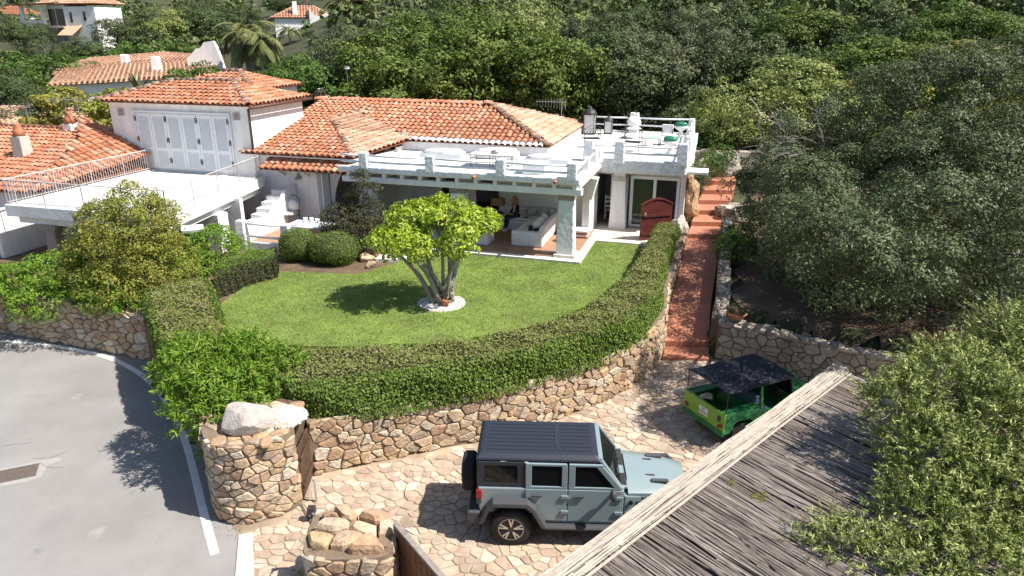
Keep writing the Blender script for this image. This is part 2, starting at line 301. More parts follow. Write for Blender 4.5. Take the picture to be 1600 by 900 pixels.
def shoots(name, blobs, ns, per, size, asp, m, parent, length=0.4, shell=0.6, org=None):
    """feathery crown: leafy shoots standing out of the lobes"""
    w = np.array([b[1][0] ** 2 for b in blobs]); k = rng.choice(len(blobs), ns, p=w / w.sum())
    c = np.array([b[0] for b in blobs])[k]; r = np.array([b[1] for b in blobs])[k]
    d = unit(rng.normal(size=(ns, 3)) + np.array([0, 0, 0.35])); base = c + d * r * (shell + (1.0 - shell) * rng.random((ns, 1)))
    dr = unit(d * 0.8 + np.array([0, 0, 0.45]) + rng.normal(size=(ns, 3)) * 0.45); L = length * rng.uniform(0.5, 1.25, ns)
    i = np.repeat(np.arange(ns), per); t = np.tile((np.arange(per) + 0.5) / per, ns)
    P = base[i] + dr[i] * (L[i] * t)[:, None]; side = unit(rng.normal(size=(len(i), 3)))
    P[:, 2] -= 0.12 * L[i] * t ** 2
    T = unit(dr[i] * 0.8 + side * 0.7); P = P + T * size * 0.45; N = unit(np.cross(T, rng.normal(size=(len(i), 3))) + d[i] * 0.5 + np.array([0, 0, 0.35]))
    tt = np.clip(0.45 * rng.random(ns)[i] + 0.3 * t + 0.25 * rng.random(len(i)), 0, 0.99)
    return np_mesh(name, leaf_verts(P, N, size * rng.uniform(0.7, 1.25, len(i)), asp, T), 4, m, parent, tt, org)
def limb(mb, a, b, r0, r1, wob=0.15, n=6, seg=5, sag=0.0):
    a = Vector(a); b = Vector(b); L = (b - a).length; pts = []; rs = []
    for i in range(seg + 1):
        t = i / seg; p = a.lerp(b, t)
        if 0 < i < seg: p += Vector((random.uniform(-1, 1), random.uniform(-1, 1), random.uniform(-0.6, 0.6))) * wob * L * 0.25
        p.z += math.sin(t * math.pi) * sag * L
        pts.append(tuple(p)); rs.append(r0 + (r1 - r0) * t)
    mb.tube(pts, rs, n); return pts
# Voronoi cells by clipping, for stonework and crazy paving
def vcells(w, h, gx, gy, drop=0.22, jit=0.42, seed=1, inside=None):
    rs = random.Random(seed); pts = []
    ny = int(math.ceil(h / gy)) + 2; nx = int(math.ceil(w / gx)) + 2
    for j in range(-1, ny):
        for i in range(-1, nx):
            if rs.random() < drop: continue
            pts.append(((i + 0.5 + (0.5 if j % 2 else 0) + rs.uniform(-jit, jit)) * gx, (j + 0.5 + rs.uniform(-jit, jit)) * gy))
    P = np.array(pts); out = []; a = gx / gy
    S = P * np.array([1, a])
    for i, p in enumerate(pts):
        if not (0 <= p[0] <= w and 0 <= p[1] <= h): continue
        if inside and not inside(*p): continue
        d = np.hypot(S[:, 0] - S[i, 0], S[:, 1] - S[i, 1]); nb = np.argsort(d)[1:16]
        c = S[i]; poly = [(c[0] + dx * gx * 1.6, c[1] + dy * gx * 1.6) for dx, dy in ((-1, -1), (1, -1), (1, 1), (-1, 1))]
        for q in nb:
            mx, my = (S[q] + c) / 2; nx_, ny_ = S[q] - c
            new = []
            for k in range(len(poly)):
                p0, p1 = poly[k], poly[(k + 1) % len(poly)]
                s0 = (p0[0] - mx) * nx_ + (p0[1] - my) * ny_; s1 = (p1[0] - mx) * nx_ + (p1[1] - my) * ny_
                if s0 <= 0: new.append(p0)
                if (s0 < 0 < s1) or (s1 < 0 < s0):
                    t = s0 / (s0 - s1); new.append((p0[0] + (p1[0] - p0[0]) * t, p0[1] + (p1[1] - p0[1]) * t))
            poly = new
            if len(poly) < 3: break
        if len(poly) < 3: continue
        poly = [(min(max(x, 0), w), min(max(y / a, 0), h)) for x, y in poly]
        # drop very short edges
        q = [poly[0]]
        for pt in poly[1:]:
            if math.hypot(pt[0] - q[-1][0], pt[1] - q[-1][1]) > 0.05 * gx: q.append(pt)
        if len(q) >= 3: out.append(q)
    return out
def area2(p): return 0.5 * sum(p[i][0] * p[(i + 1) % len(p)][1] - p[(i + 1) % len(p)][0] * p[i][1] for i in range(len(p)))
CAMP = Vector((0, 0, 9.8))
def stones(cells, fmap, parent, m, name, rest, gap=0.015, hmin=0.03, hmax=0.08, inset=0.16, limit=300, round_=True):
    """fmap(s, t, out) -> world point; each cell becomes one raised, rounded stone"""
    items = []
    for c in cells:
        cx = sum(p[0] for p in c) / len(c); cy = sum(p[1] for p in c) / len(c); ar = abs(area2(c))
        if ar < 0.0025: continue
        size = math.sqrt(ar); k0 = max(0.5, 1 - 2 * gap / size)
        if round_:                                      # cut the corners once so that stones are not sharp polygons
            q = []
            for i in range(len(c)):
                a, b = c[i], c[(i + 1) % len(c)]
                k1 = random.uniform(0.06, 0.2); k2 = random.uniform(0.06, 0.2); q.append((a[0] * (1 - k1) + b[0] * k1, a[1] * (1 - k1) + b[1] * k1)); q.append((a[0] * k2 + b[0] * (1 - k2), a[1] * k2 + b[1] * (1 - k2)))
            c = q
        h = random.uniform(hmin, hmax); n = len(c); vs = []
        tl = (random.uniform(-0.25, 0.25), random.uniform(-0.25, 0.25))
        for lvl, (kk, hh) in enumerate(((k0, -0.02), (k0 * 0.98, h * 0.62), (k0 * (1 - inset), h))):
            for p in c:
                dx, dy = p[0] - cx, p[1] - cy; w = random.uniform(0.97, 1.03) if lvl else 1
                vs.append(fmap(cx + dx * kk * w, cy + dy * kk * w, hh * (1 + (tl[0] * dx + tl[1] * dy) / size * 1.2) if lvl else hh))
        vs.append(fmap(cx, cy, h * 1.04))
        fs = [(l * n + i, l * n + (i + 1) % n, (l + 1) * n + (i + 1) % n, (l + 1) * n + i) for l in range(2) for i in range(n)]
        fs += [(2 * n + i, 2 * n + (i + 1) % n, 3 * n) for i in range(n)]
        d = (Vector(vs[-1]) - CAMP).length
        items.append((ar / d / d, vs, fs))
    items.sort(key=lambda t: -t[0])
    for _, vs, fs in items[:limit]:
        b = MB(); b.add(vs, fs, 0.0); b.build(name, m, parent)
    if len(items) > limit:
        b = MB()
        for _, vs, fs in items[limit:]: b.add(vs, fs, random.random())
        stuff(b.build(rest, m, parent))
def smooth_line(pts, n):
    """Catmull-Rom through points, n samples evenly spaced by length"""
    P = [Vector(p) for p in pts]; P = [P[0] * 2 - P[1]] + P + [P[-1] * 2 - P[-2]]; out = []
    for i in range(1, len(P) - 2):
        for k in range(12):
            t = k / 12; a, b, c, d = P[i - 1], P[i], P[i + 1], P[i + 2]
            out.append(0.5 * ((2 * b) + (c - a) * t + (2 * a - 5 * b + 4 * c - d) * t * t + (3 * b - a - 3 * c + d) * t ** 3))
    out.append(P[-2]); L = [0]
    for i in range(1, len(out)): L.append(L[-1] + (out[i] - out[i - 1]).length)
    res = []; j = 0
    for i in range(n):
        s = L[-1] * i / (n - 1)
        while j < len(L) - 2 and L[j + 1] < s: j += 1
        t = (s - L[j]) / max(L[j + 1] - L[j], 1e-9); res.append(out[j].lerp(out[j + 1], min(max(t, 0), 1)))
    return res, L[-1]
def line_map(line, length):
    n = len(line)
    def at(s):
        x = min(max(s / length * (n - 1), 0), n - 1.0001); i = int(x); t = x - i
        p = line[i].lerp(line[i + 1], t); d = (line[min(i + 2, n - 1)] - line[max(i - 1, 0)]); d.z = 0; d.normalize()
        return p, d
    return at
# ================================================================ LARGE STRUCTURE: terrain, road, driveway, walls, path, lawn
def U(px, py, z):                          # a point of the photograph laid on the level z (used to read the plan off the picture)
    u = (px - 800) / 1111.0; v = (py - 450) / 1111.0; c, s = math.cos(R(20)), math.sin(R(20))
    d = (u, c - s * v, -s - c * v); t = (z - 9.8) / d[2]
    return (d[0] * t, d[1] * t, z)
def interp(x, xs, ys): return float(np.interp(x, xs, ys))
FX = [-60, -24, -17, -11, -10.3, -7.2, -6.0, -4.7, -2.2, 1.4, 3.45, 4.3]
FY = [36, 25.0, 22.5, 20.3, 18.6, 14.9, 14.4, 14.2, 15.2, 16.9, 18.6, 19.8]
GX = [7.0, 9.4, 13, 20, 40, 90]; GY = [20.3, 18.4, 16.4, 12, 4, -10]
def path_z(y): return interp(y, [20.2, 21.0, 21.05, 28.6, 35.5], [0.1, 0.1, 0.33, 1.6, 3.1])
def hill(x, y):
    t = x / max(y, 1.0)
    k = min(max((t + 0.42) / 0.3, 0), 1); k = k * k * (3 - 2 * k)
    left = interp(y, [0, 36, 60, 120, 200, 300, 420], [0, 0, 1.6, 5.4, 11.5, 30, 60])
    right = interp(y, [0, 36, 46, 120, 300, 420], [0, 0, 1.3, 14.5, 42, 70])
    return left * (1 - k) + right * k
def ground_z(x, y):
    pl_ = interp(y, [20.2, 23, 26.2, 28.6, 35.5], [4.72, 5.48, 6.53, 7.3, 9.8])
    if (4.3 <= x <= 7.0 and y < 20) or (y >= 20 and pl_ - 0.35 < x < pl_ + 1.75 and y < 36.5):
        if y < 20: return -0.12
        return min(path_z(y) - 0.3, 2.6)
    f = interp(x, FX, FY) if x < 5 else interp(x, GX, GY)
    k = min(max((y - f - 0.25) / 0.5, 0), 1)
    r = 1.3 + (0.10 * max(x - 9, 0) if y > 8 else 0)
    return -0.12 * (1 - k) + min(r, 6) * k + hill(x, y)
xs = np.concatenate([np.arange(-420, -34, 14.0), np.arange(-34, 34, 0.6), np.arange(34, 430, 14.0)])
ys = np.concatenate([np.arange(-60, 4, 8.0), np.arange(4, 46, 0.6), np.arange(46, 430, 8.0)])
tb = MB(); nx_, ny_ = len(xs), len(ys)
tv = [(float(x), float(y), ground_z(float(x), float(y)) + (0.0 if y < 46 else 0.5 * math.sin(x * 0.21) * math.sin(y * 0.17))) for y in ys for x in xs]
tb.add(tv, [(j * nx_ + i, j * nx_ + i + 1, (j + 1) * nx_ + i + 1, (j + 1) * nx_ + i) for j in range(ny_ - 1) for i in range(nx_ - 1)], 0.0)
struct(tb.build('terrain', 'terrain', smooth=True))

# ---- road with its edge line and drain
line_pts = [U(*p, 0) for p in ((-220, 545), (-90, 536), (0, 533), (80, 540), (160, 556), (206, 576), (240, 602), (268, 640), (288, 685), (306, 750), (318, 800), (336, 866))]
ll, llen = smooth_line(line_pts, 90)
rb = MB(); edge = []
for i, p in enumerate(ll):
    d = (ll[min(i + 1, 89)] - ll[max(i - 1, 0)]).normalized(); n = Vector((d.y, -d.x, 0)); n = -n if n.dot(Vector((1, 1, 0))) < 0 else n
    edge.append(p + n * 0.75)
poly = [(p.x, p.y) for p in edge] + [(-5.55, 11.9), (-5.05, 10.6), (-4.6, 8), (-3.6, 2), (-3, -20), (-60, -20), (-60, 26)]
rb.add([(x, y, 0.0) for x, y in poly], [list(range(len(poly)))], 0.0)
struct(rb.build('road', 'asphalt'))
pb = MB(); pv = []
for i, p in enumerate(ll):
    d = (ll[min(i + 1, 89)] - ll[max(i - 1, 0)]).normalized(); n = Vector((d.y, -d.x, 0)); pv += [tuple(p + n * 0.085 + Vector((0, 0, 0.004))), tuple(p - n * 0.085 + Vector((0, 0, 0.004)))]
pb.add(pv, [(2 * i, 2 * i + 1, 2 * i + 3, 2 * i + 2) for i in range(89)], 0.0)
struct(pb.build('road_edge_line', 'paint'))
gc = Vector(U(28, 740, 0)); ga = R(24)
def GF(x, y, z): return (gc.x + x * math.cos(ga) - y * math.sin(ga), gc.y + x * math.sin(ga) + y * math.cos(ga), z)
t = thing('drain_grate', 'rusty rectangular iron drain grate set in the asphalt road', 'drain grate', tuple(gc))
M['rust'] = mat('rusty_iron', (0.13, 0.10, 0.085), 0.8, None, (20, 0.6, 1.3))
MB(GF).box(-0.36, 0.36, -0.24, 0.24, 0.002, 0.006).build('pit', 'dark', t)
b = MB(GF); b.box(-0.4, 0.4, -0.28, -0.23, 0.0, 0.016).box(-0.4, 0.4, 0.23, 0.28, 0.0, 0.016).box(-0.4, -0.35, -0.23, 0.23, 0.0, 0.016).box(0.35, 0.4, -0.23, 0.23, 0.0, 0.016); b.build('frame', 'rust', t)
for i in range(14): MB(GF).box(-0.345 + i * 0.05, -0.312 + i * 0.05, -0.23, 0.23, 0.006, 0.013).build('grate_bar', 'rust', t)
# repaired joint around the drain: a paler square of asphalt with an irregular rim
b = MB(GF); b.add([(x, y, 0.0035) for x, y in ((-0.55, -0.42), (0.2, -0.46), (0.52, -0.38), (0.58, 0.1), (0.86, 0.2), (0.8, 0.38), (0.5, 0.4), (-0.1, 0.38), (-0.54, 0.4))], [list(range(9))], 0.0)
M['patch'] = mat('asphalt_repair', (0.325, 0.305, 0.29), 0.95, (50, 0.25, 0.006), (6, 0.88, 1.08)); struct(b.build('asphalt_patch', 'patch'))

# tar-filled cracks, tyre-worn oil stains and grit in the gutter
random.seed(90); M['tar'] = mat('tar_crack', (0.16, 0.15, 0.14), 0.8); M['stain'] = mat('oily_asphalt', (0.25, 0.237, 0.225), 0.9, (60, 0.3, 0.006), (3, 0.8, 1.25)); ck = MB()
for px, py, a, n in ((52, 716, 12, 6), (62, 722, -35, 4), (-10, 700, 12, 5)):
    p = Vector(U(px, py, 0)); an = R(a); pr = p
    for k in range(n):
        an += random.uniform(-0.5, 0.5); q = pr + Vector((math.cos(an), math.sin(an), 0)) * random.uniform(0.1, 0.25); nn = Vector((-math.sin(an), math.cos(an), 0)) * random.uniform(0.004, 0.009)
        ck.add([tuple(pr + nn + Vector((0, 0, 0.005))), tuple(q + nn + Vector((0, 0, 0.005))), tuple(q - nn + Vector((0, 0, 0.005))), tuple(pr - nn + Vector((0, 0, 0.005)))], [(0, 1, 2, 3)]); pr = q
struct(ck.build('road_cracks', 'tar'))
sb = MB()
for px, py, r in ((150, 835, 0.16), (250, 838, 0.1), (205, 770, 0.1), (120, 620, 0.12), (238, 758, 0.2), (270, 690, 0.25), (240, 640, 0.16), (60, 860, 0.1)):
    c = U(px, py, 0); n = 14; sb.add([(c[0] + r * random.uniform(0.6, 1.3) * math.cos(2 * math.pi * k / n), c[1] + 1.5 * r * random.uniform(0.6, 1.3) * math.sin(2 * math.pi * k / n), 0.0025) for k in range(n)], [list(range(n))])
struct(sb.build('road_stains', 'stain'))
lf = []; LT = []
for i in range(900):
    s_ = random.random(); j = int(s_ * 88); p = ll[j].lerp(ll[j + 1], random.random()); d = (ll[j + 1] - ll[j]).normalized(); n = Vector((d.y, -d.x, 0)); n = -n if n.dot(Vector((1, 1, 0))) < 0 else n
    lf.append(tuple(p + n * (0.62 - abs(random.gauss(0, 0.28))) + Vector((0, 0, 0.008))))
P_ = np.array(lf); np_o = np_mesh('gutter_litter', leaf_verts(P_, unit(np.array([0, 0, 1.0]) + rng.normal(0, 0.3, P_.shape)), rng.uniform(0.02, 0.05, len(P_)), 0.5), 4, 'soil'); stuff(np_o); np_o['label'] = 'dry leaf litter in the gutter along the road edge'; np_o['category'] = 'leaf litter'
# ---- driveway of crazy paving
drive = MB(); dp = [(-5.9, 12.35), (-5.55, 11.9), (-5.05, 10.6), (-4.6, 8), (-3.6, 2), (-3, -10), (16, -10), (16, 17), (9.4, 18.6), (6.4, 20.75), (4.9, 20.9), (3.45, 18.7), (1.4, 17.0), (-0.65, 15.9), (-2.2, 15.3), (-4.7, 14.3), (-4.7, 12.9), (-5.5, 12.4)]
drive.add([(x, y, 0.002) for x, y in dp], [list(range(len(dp)))], 0.0)
drv = struct(drive.build('driveway', 'mortar'))
WX = [-5.5, -4.75, -4.7, -2.2, -0.65, 1.4, 3.45, 4.9, 6.4, 9.4, 13]; WY = [12.2, 12.7, 14.0, 15.0, 15.6, 16.7, 18.4, 20.5, 20.2, 18.3, 16.2]
def in_drive(s, t):
    x, y = s - 5.6, t + 7.6
    return y < interp(x, WX, WY) - 0.08 and x > interp(y, [7, 8, 10.6, 11.9, 12.3], [-4.2, -4.4, -4.8, -5.25, -5.3]) and (y - 7.98) > (x - 0.54) * 0.964 - 1.9
stones(vcells(17, 13.4, 0.205, 0.18, 0.38, 0.52, 11, in_drive), lambda s, t, o: (s - 5.6, t + 7.6, 0.004 + o * 1.0), drv, 'pave', 'paving_stone', 'small_paving_stones', 0.011, 0.010, 0.022, 0.07)
b = MB(); b.prism([(-5.62, 12.0), (-5.36, 12.1), (-4.86, 10.7), (-4.42, 8.2), (-4.1, 6), (-4.4, 6), (-4.72, 8.1), (-5.16, 10.5)][::-1], -0.05, 0.03); struct(b.build('driveway_threshold', 'palecon'))
b = MB(); b.bar((-4.62, 13.0, 0.03), (-3.45, 11.15, 0.03), 0.05, 0.03); tag(b.build('gate_rail', 'rust'), 'thin rusty gate guide rail let into the paving by the wooden door', 'gate rail')

# ---- dry stone walls
def stone_wall(name, label, pts, h, th, m='stone', gx=0.34, gy=0.24, seed=1, top=True, zbase=None, limit=300, hmax=0.085, body_back=True):
    ln, L = smooth_line([(p[0], p[1], 0) for p in pts], max(12, int(len(pts) * 14))); at = line_map(ln, L)
    hh = h if callable(h) else (lambda s: h); zb = zbase if zbase else (lambda s: 0.0)
    mid = ln[len(ln) // 2]; root = thing(name, label, 'stone wall', (mid.x, mid.y, zb(L / 2)))
    N = 60; b = MB(); vs = []
    for i in range(N):
        s = L * i / (N - 1); p, d = at(s); n = Vector((d.y, -d.x, 0))
        for q, z in ((p, zb(s) - 0.15), (p, zb(s) + hh(s) - 0.03), (p - n * th, zb(s) + hh(s) - 0.03), (p - n * th, zb(s) - 0.15)): vs.append((q.x, q.y, z))
    fs = [(4 * i + k, 4 * i + (k + 1) % 4, 4 * i + 4 + (k + 1) % 4, 4 * i + 4 + k) for i in range(N - 1) for k in range(4)] + [(0, 1, 2, 3), (4 * N - 1, 4 * N - 2, 4 * N - 3, 4 * N - 4)]
    b.add(vs, fs, 0.0); b.build('mortar_core', 'wallmortar', root)
    def fm(s, t, o):
        p, d = at(s); n = Vector((d.y, -d.x, 0)); q = p + n * (o * 1.1 - 0.02)
        return (q.x, q.y, zb(s) + t * hh(s))
    def ins(s, t): return True
    nrow = 1.0
    cells = vcells(L, 1.0, gx, gy / (h if not callable(h) else max(h(L * 0.3), 0.3)), 0.38, 0.5, seed, ins)
    stones(cells, fm, root, m, 'stone', 'small_stones', 0.009, 0.03, hmax, 0.14, limit)
    if top:
        def ft(s, t, o):
            p, d = at(s); n = Vector((d.y, -d.x, 0)); q = p - n * (t - 0.06)
            return (q.x, q.y, zb(s) + hh(s) - 0.02 + o * 1.1)
        stones(vcells(L, th + 0.06, gx * 1.2, gx * 0.9, 0.25, 0.45, seed + 50), ft, root, m, 'cap_stone', 'small_cap_stones', 0.012, 0.04, 0.1, 0.2, limit)
    return root
stone_wall('retaining_wall', 'long curved retaining wall of tan granite stones under the clipped hedge', [(-4.65, 14.12), (-2.2, 15.1), (-0.65, 15.68), (1.38, 16.8), (3.45, 18.48), (4.75, 20.6), (5.4, 23), (6.45, 26.2), (7.4, 29)], lambda s: 1.42 if s < 11 else 1.42 + (s - 11) * 0.05, 0.4, seed=3, gx=0.235, gy=0.16, top=False)
stone_wall('roadside_wall', 'shaded brown stone wall along the road bend below the bright shrubs', [(-26, 25.6), (-21, 23.6), (-17.2, 22.35), (-13.8, 21.12), (-11.1, 20.1)], 1.5, 0.4, seed=5, gx=0.23, gy=0.155, m='stone')
stone_wall('planter_wall', 'low stone wall hidden under the oleander beside the road', [(-10.35, 18.75), (-9.0, 16.9), (-7.3, 14.8)], 0.8, 0.35, seed=6, gx=0.4, gy=0.27)
pier = stone_wall('gate_pier', 'tall rounded stone gate pier with a granite boulder on top', [(-7.25, 14.8), (-6.8, 13.6), (-6.25, 12.6), (-5.6, 12.38), (-5.0, 12.66), (-4.7, 12.9), (-4.62, 13.15)], 1.9, 0.55, seed=8, gx=0.225, gy=0.145, top=False, hmax=0.07)
b = MB(); b.prism([(-7.2, 14.8), (-6.75, 13.65), (-6.2, 12.7), (-5.6, 12.45), (-5.0, 12.7), (-4.68, 13.0), (-4.7, 13.3), (-5.2, 14.4), (-6.4, 15.3)], 0, 1.84); b.build('fill', 'wallmortar', pier)
def ftop(s, t, o): return (-7.0 + s, 12.4 + t, 1.85 + o * 1.2)
def in_pier(s, t):
    x, y = s - 7.0, t + 12.4
    return y > interp(x, [-7.1, -6.8, -6.2, -5.6, -5.0, -4.7], [14.6, 13.45, 12.55, 12.3, 12.55, 12.8]) and y < 14.2
stones(vcells(2.35, 1.9, 0.30, 0.26, 0.15, 0.4, 91, in_pier), ftop, pier, 'stone', 'cap_stone', 'small_cap_stones', 0.012, 0.03, 0.07, 0.2)
b = MB(); b.blob((-5.58, 13.1, 2.08), (0.66, 0.46, 0.33), 5, 4, 0.13, flat=0.5, cut=14); tag(b.build('granite_boulder', 'boulder'), 'rounded grey speckled granite boulder lying on top of the gate pier', 'boulder')
stone_wall('lower_pier', 'rough stone gate pier at the bottom edge beside the brown gate', [(-3.62, 10.75), (-3.5, 9.75), (-2.8, 9.62), (-2.1, 9.75), (-2.06, 10.5)], 1.5, 0.5, seed=12, gx=0.26, gy=0.17, top=False)
lp = [o for o in C.objects if o.name == 'lower_pier'][0]
MB().prism([(-3.55, 10.7), (-3.45, 9.8), (-2.8, 9.7), (-2.15, 9.8), (-2.1, 10.55)], 0, 1.44).build('fill', 'wallmortar', lp)
stones(vcells(1.5, 1.0, 0.46, 0.36, 0.1, 0.4, 17), lambda s, t, o: (-3.58 + s, 9.72 + t, 1.45 + o * 1.6), lp, 'stone', 'cap_stone', 'small_cap_stones', 0.012, 0.06, 0.15, 0.24)
for i, (x, y, r, lab) in enumerate(((-4.2, 10.35, 0.33, 'squat tan rock beside the lower gate pier, nearest the road'), (-3.85, 10.9, 0.27, 'small tan rock in front of the lower gate pier by the black lamp'), (-4.0, 9.75, 0.4, 'tan rock at the bottom edge left of the lower gate pier'))):
    b = MB(); b.blob((x, y, 0.12 + r * 0.45), (r, r * 0.8, r * 0.75), 20 + i, 2, 0.14, flat=0.6); tag(b.build('rock', 'stone', smooth=False), lab, 'rock')
# right-hand walls
stone_wall('bank_wall', 'shaded stone retaining wall behind the green open car', [(6.42, 20.42), (7.6, 19.6), (9.4, 18.35), (11.4, 17.2), (14, 15.8)], 1.25, 0.45, 'greystone', 0.25, 0.18, 14)
stone_wall('path_side_wall', 'low stone wall along the right side of the red path', [(6.75, 20.9), (7.35, 22.6), (8.0, 24.9), (8.65, 27.0), (9.2, 29.0)], 0.7, 0.4, 'greystone', 0.30, 0.2, 15, zbase=lambda s: 0.45 + s * 0.145)
stone_wall('stair_wall', 'short stone wall beside the upper steps under the dark tree', [(9.1, 30.6), (9.9, 30.75), (10.9, 30.9)], 0.75, 0.4, 'greystone', 0.36, 0.24, 16, zbase=lambda s: 1.7)
stone_wall('upper_bank_wall', 'weathered stone bank wall behind the terrace corner', [(8.7, 37.6), (10.0, 37.2), (11.8, 37.0), (13.4, 37.4)], 0.9, 0.5, 'greystone', 0.45, 0.3, 18, zbase=lambda s: 2.9)

b = MB(); gx_ = np.arange(6.6, 30, 0.8); gy_ = np.arange(10, 36.5, 0.8); nX = len(gx_)
b.add([(float(x), float(y), ground_z(float(x), float(y)) + 0.05) for y in gy_ for x in gx_], [(j * nX + i, j * nX + i + 1, (j + 1) * nX + i + 1, (j + 1) * nX + i) for j in range(len(gy_) - 1) for i in range(nX - 1) if not (abs(gx_[i] + 0.4 - interp(gy_[j], [20.4, 28.6, 35], [5.6, 8.2, 10.8])) < 1.4) and gy_[j] > interp(gx_[i], GX, GY)], 0.0); struct(b.build('shaded_bank', 'soil', smooth=True))
# ---- red path
lx = lambda y: interp(y, [20.2, 23, 26.2, 28.6, 35.5], [4.72, 5.48, 6.53, 7.3, 9.8]); wx = lambda y: interp(y, [20.2, 28.6, 35.5], [1.42, 1.4, 1.5])
b = MB(); ysq = np.linspace(21.0, 28.62, 14); vs = []
for y in ysq: vs += [(lx(y), y, path_z(y) if y > 21.02 else 0.33), (lx(y) + wx(y), y, path_z(y) if y > 21.02 else 0.33), (lx(y), y, -0.2), (lx(y) + wx(y), y, -0.2)]
b.add(vs, [(4 * i, 4 * i + 1, 4 * i + 5, 4 * i + 4) for i in range(13)] + [(4 * i + 1, 4 * i + 3, 4 * i + 7, 4 * i + 5) for i in range(13)] + [(4 * i, 4 * i + 4, 4 * i + 6, 4 * i + 2) for i in range(13)] + [(0, 2, 3, 1)], 0.0)
path = struct(b.build('path', 'redpath'))
def step(y0, y1, z):
    b = MB(); b.prism([(lx(y0), y0), (lx(y0) + wx(y0), y0 - 0.1), (lx(y1) + wx(y1), y1 - 0.1), (lx(y1), y1)], z - 0.3, z); b.build('step', 'redpath', path, bevel=0.02)
step(20.25, 21.1, 0.13)
for i, (y0, y1) in enumerate(((28.6, 29.9), (29.85, 31.1), (31.05, 32.2), (32.15, 33.4), (33.35, 34.6), (34.5, 36.0))): step(y0, y1, 1.79 + 0.21 * i)

# ---- garden terrace and lawn
gp = [(-24, 25.7), (-11.2, 20.6), (-10.2, 19.0), (-7.2, 15.3), (-4.9, 14.55), (-2.4, 15.5), (-0.9, 16.1), (1.1, 17.2), (3.1, 18.85), (4.35, 20.8), (5.0, 23.1), (6.05, 26.3), (7.1, 29), (8, 36), (-10, 42), (-34, 46)]
b = MB(); b.prism(gp, 1.0, 1.42); struct(b.build('garden_bed', 'soil'))
lawn_px = [(338, 480), (348, 508), (372, 532), (470, 540), (600, 542), (720, 538), (850, 510), (950, 462), (1000, 405), (1005, 388), (985, 372), (915, 374), (893, 406), (800, 402), (690, 392), (628, 408), (560, 428), (440, 424), (385, 446)]
lawn = [U(x, y, 1.5)[:2] for x, y in lawn_px][::-1]
if area2(lawn) < 0: lawn = lawn[::-1]
b = MB(); b.prism(lawn, 1.35, 1.5); struct(b.build('lawn', 'lawn'))
def in_poly(P, poly):
    x, y = P[:, 0], P[:, 1]; r = np.zeros(len(P), bool); n = len(poly)
    for i in range(n):
        x0, y0 = poly[i]; x1, y1 = poly[(i + 1) % n]
        c = ((y0 > y) != (y1 > y)) & (x < (x1 - x0) * (y - y0) / (y1 - y0 + 1e-12) + x0); r ^= c
    return r
la = np.array(lawn); P = rng.uniform(la.min(0), la.max(0), (150000, 2)); P = P[in_poly(P, lawn)]
nb = len(P); hgt_ = rng.uniform(0.02, 0.05, nb); ang = rng.uniform(0, 6.28, nb); ln_ = rng.normal(0, 0.025, (nb, 2))
V = np.empty((nb, 3, 3)); V[:, 0, :2] = P + np.c_[np.cos(ang), np.sin(ang)] * 0.009; V[:, 1, :2] = P - np.c_[np.cos(ang), np.sin(ang)] * 0.009; V[:, 0, 2] = V[:, 1, 2] = 1.499
V[:, 2, :2] = P + ln_; V[:, 2, 2] = 1.5 + hgt_
tn = np.clip(0.5 + 0.25 * np.sin(P[:, 0] * 1.7 + np.sin(P[:, 1] * 1.3)) + rng.normal(0, 0.25, nb), 0, 0.99)
o = np_mesh('lawn_grass', V.reshape(-1, 3), 3, 'grass', None, tn); stuff(o); o['label'] = 'short mown yellowish green lawn grass in the garden'; o['category'] = 'grass'
# ================================================================ HOUSES
def tile_mesh(r0=0.125, r1=0.10, L=0.46, n=6, th=0.016):
    vs = []; fs = []
    for y, r in ((0, r0), (L, r1)):
        for i in range(n + 1):
            a = math.pi * i / n; vs.append((-r * math.cos(a), y, r * math.sin(a) * 0.85 + (0.03 if y == 0 else 0.0)))
    for i in range(n + 1):
        a = math.pi * i / n; vs.append((-(r0 - th) * math.cos(a), 0.0, (r0 - th) * math.sin(a) * 0.8 + 0.03 - 0.004))
    for i in range(n): fs.append((i, i + 1, n + 2 + i, n + 1 + i)); fs.append((i + 1, i, 2 * n + 2 + i, 2 * n + 3 + i))
    return vs, fs
TV, TF = tile_mesh(); TVn = np.array(TV)
TILE_ME = {}
def tile_data(m):
    if m not in TILE_ME:
        me = bpy.data.meshes.new('roof_tile'); me.from_pydata(TV, [], TF); me.materials.append(M[m]); me.polygons.foreach_set('use_smooth', [True] * len(me.polygons)); TILE_ME[m] = me
    return TILE_ME[m]
def frame_of(poly, ea, eb):
    P = [Vector(p) for p in poly]; n = Vector((0, 0, 0))
    for i in range(len(P)): n += P[i].cross(P[(i + 1) % len(P)])
    n.normalize(); n = -n if n.z < 0 else n
    e = (Vector(eb) - Vector(ea)); e = (e - n * e.dot(n)).normalized(); s = n.cross(e)
    if s.z < 0: e = -e; s = n.cross(e)
    return e, s, n, Vector(ea)
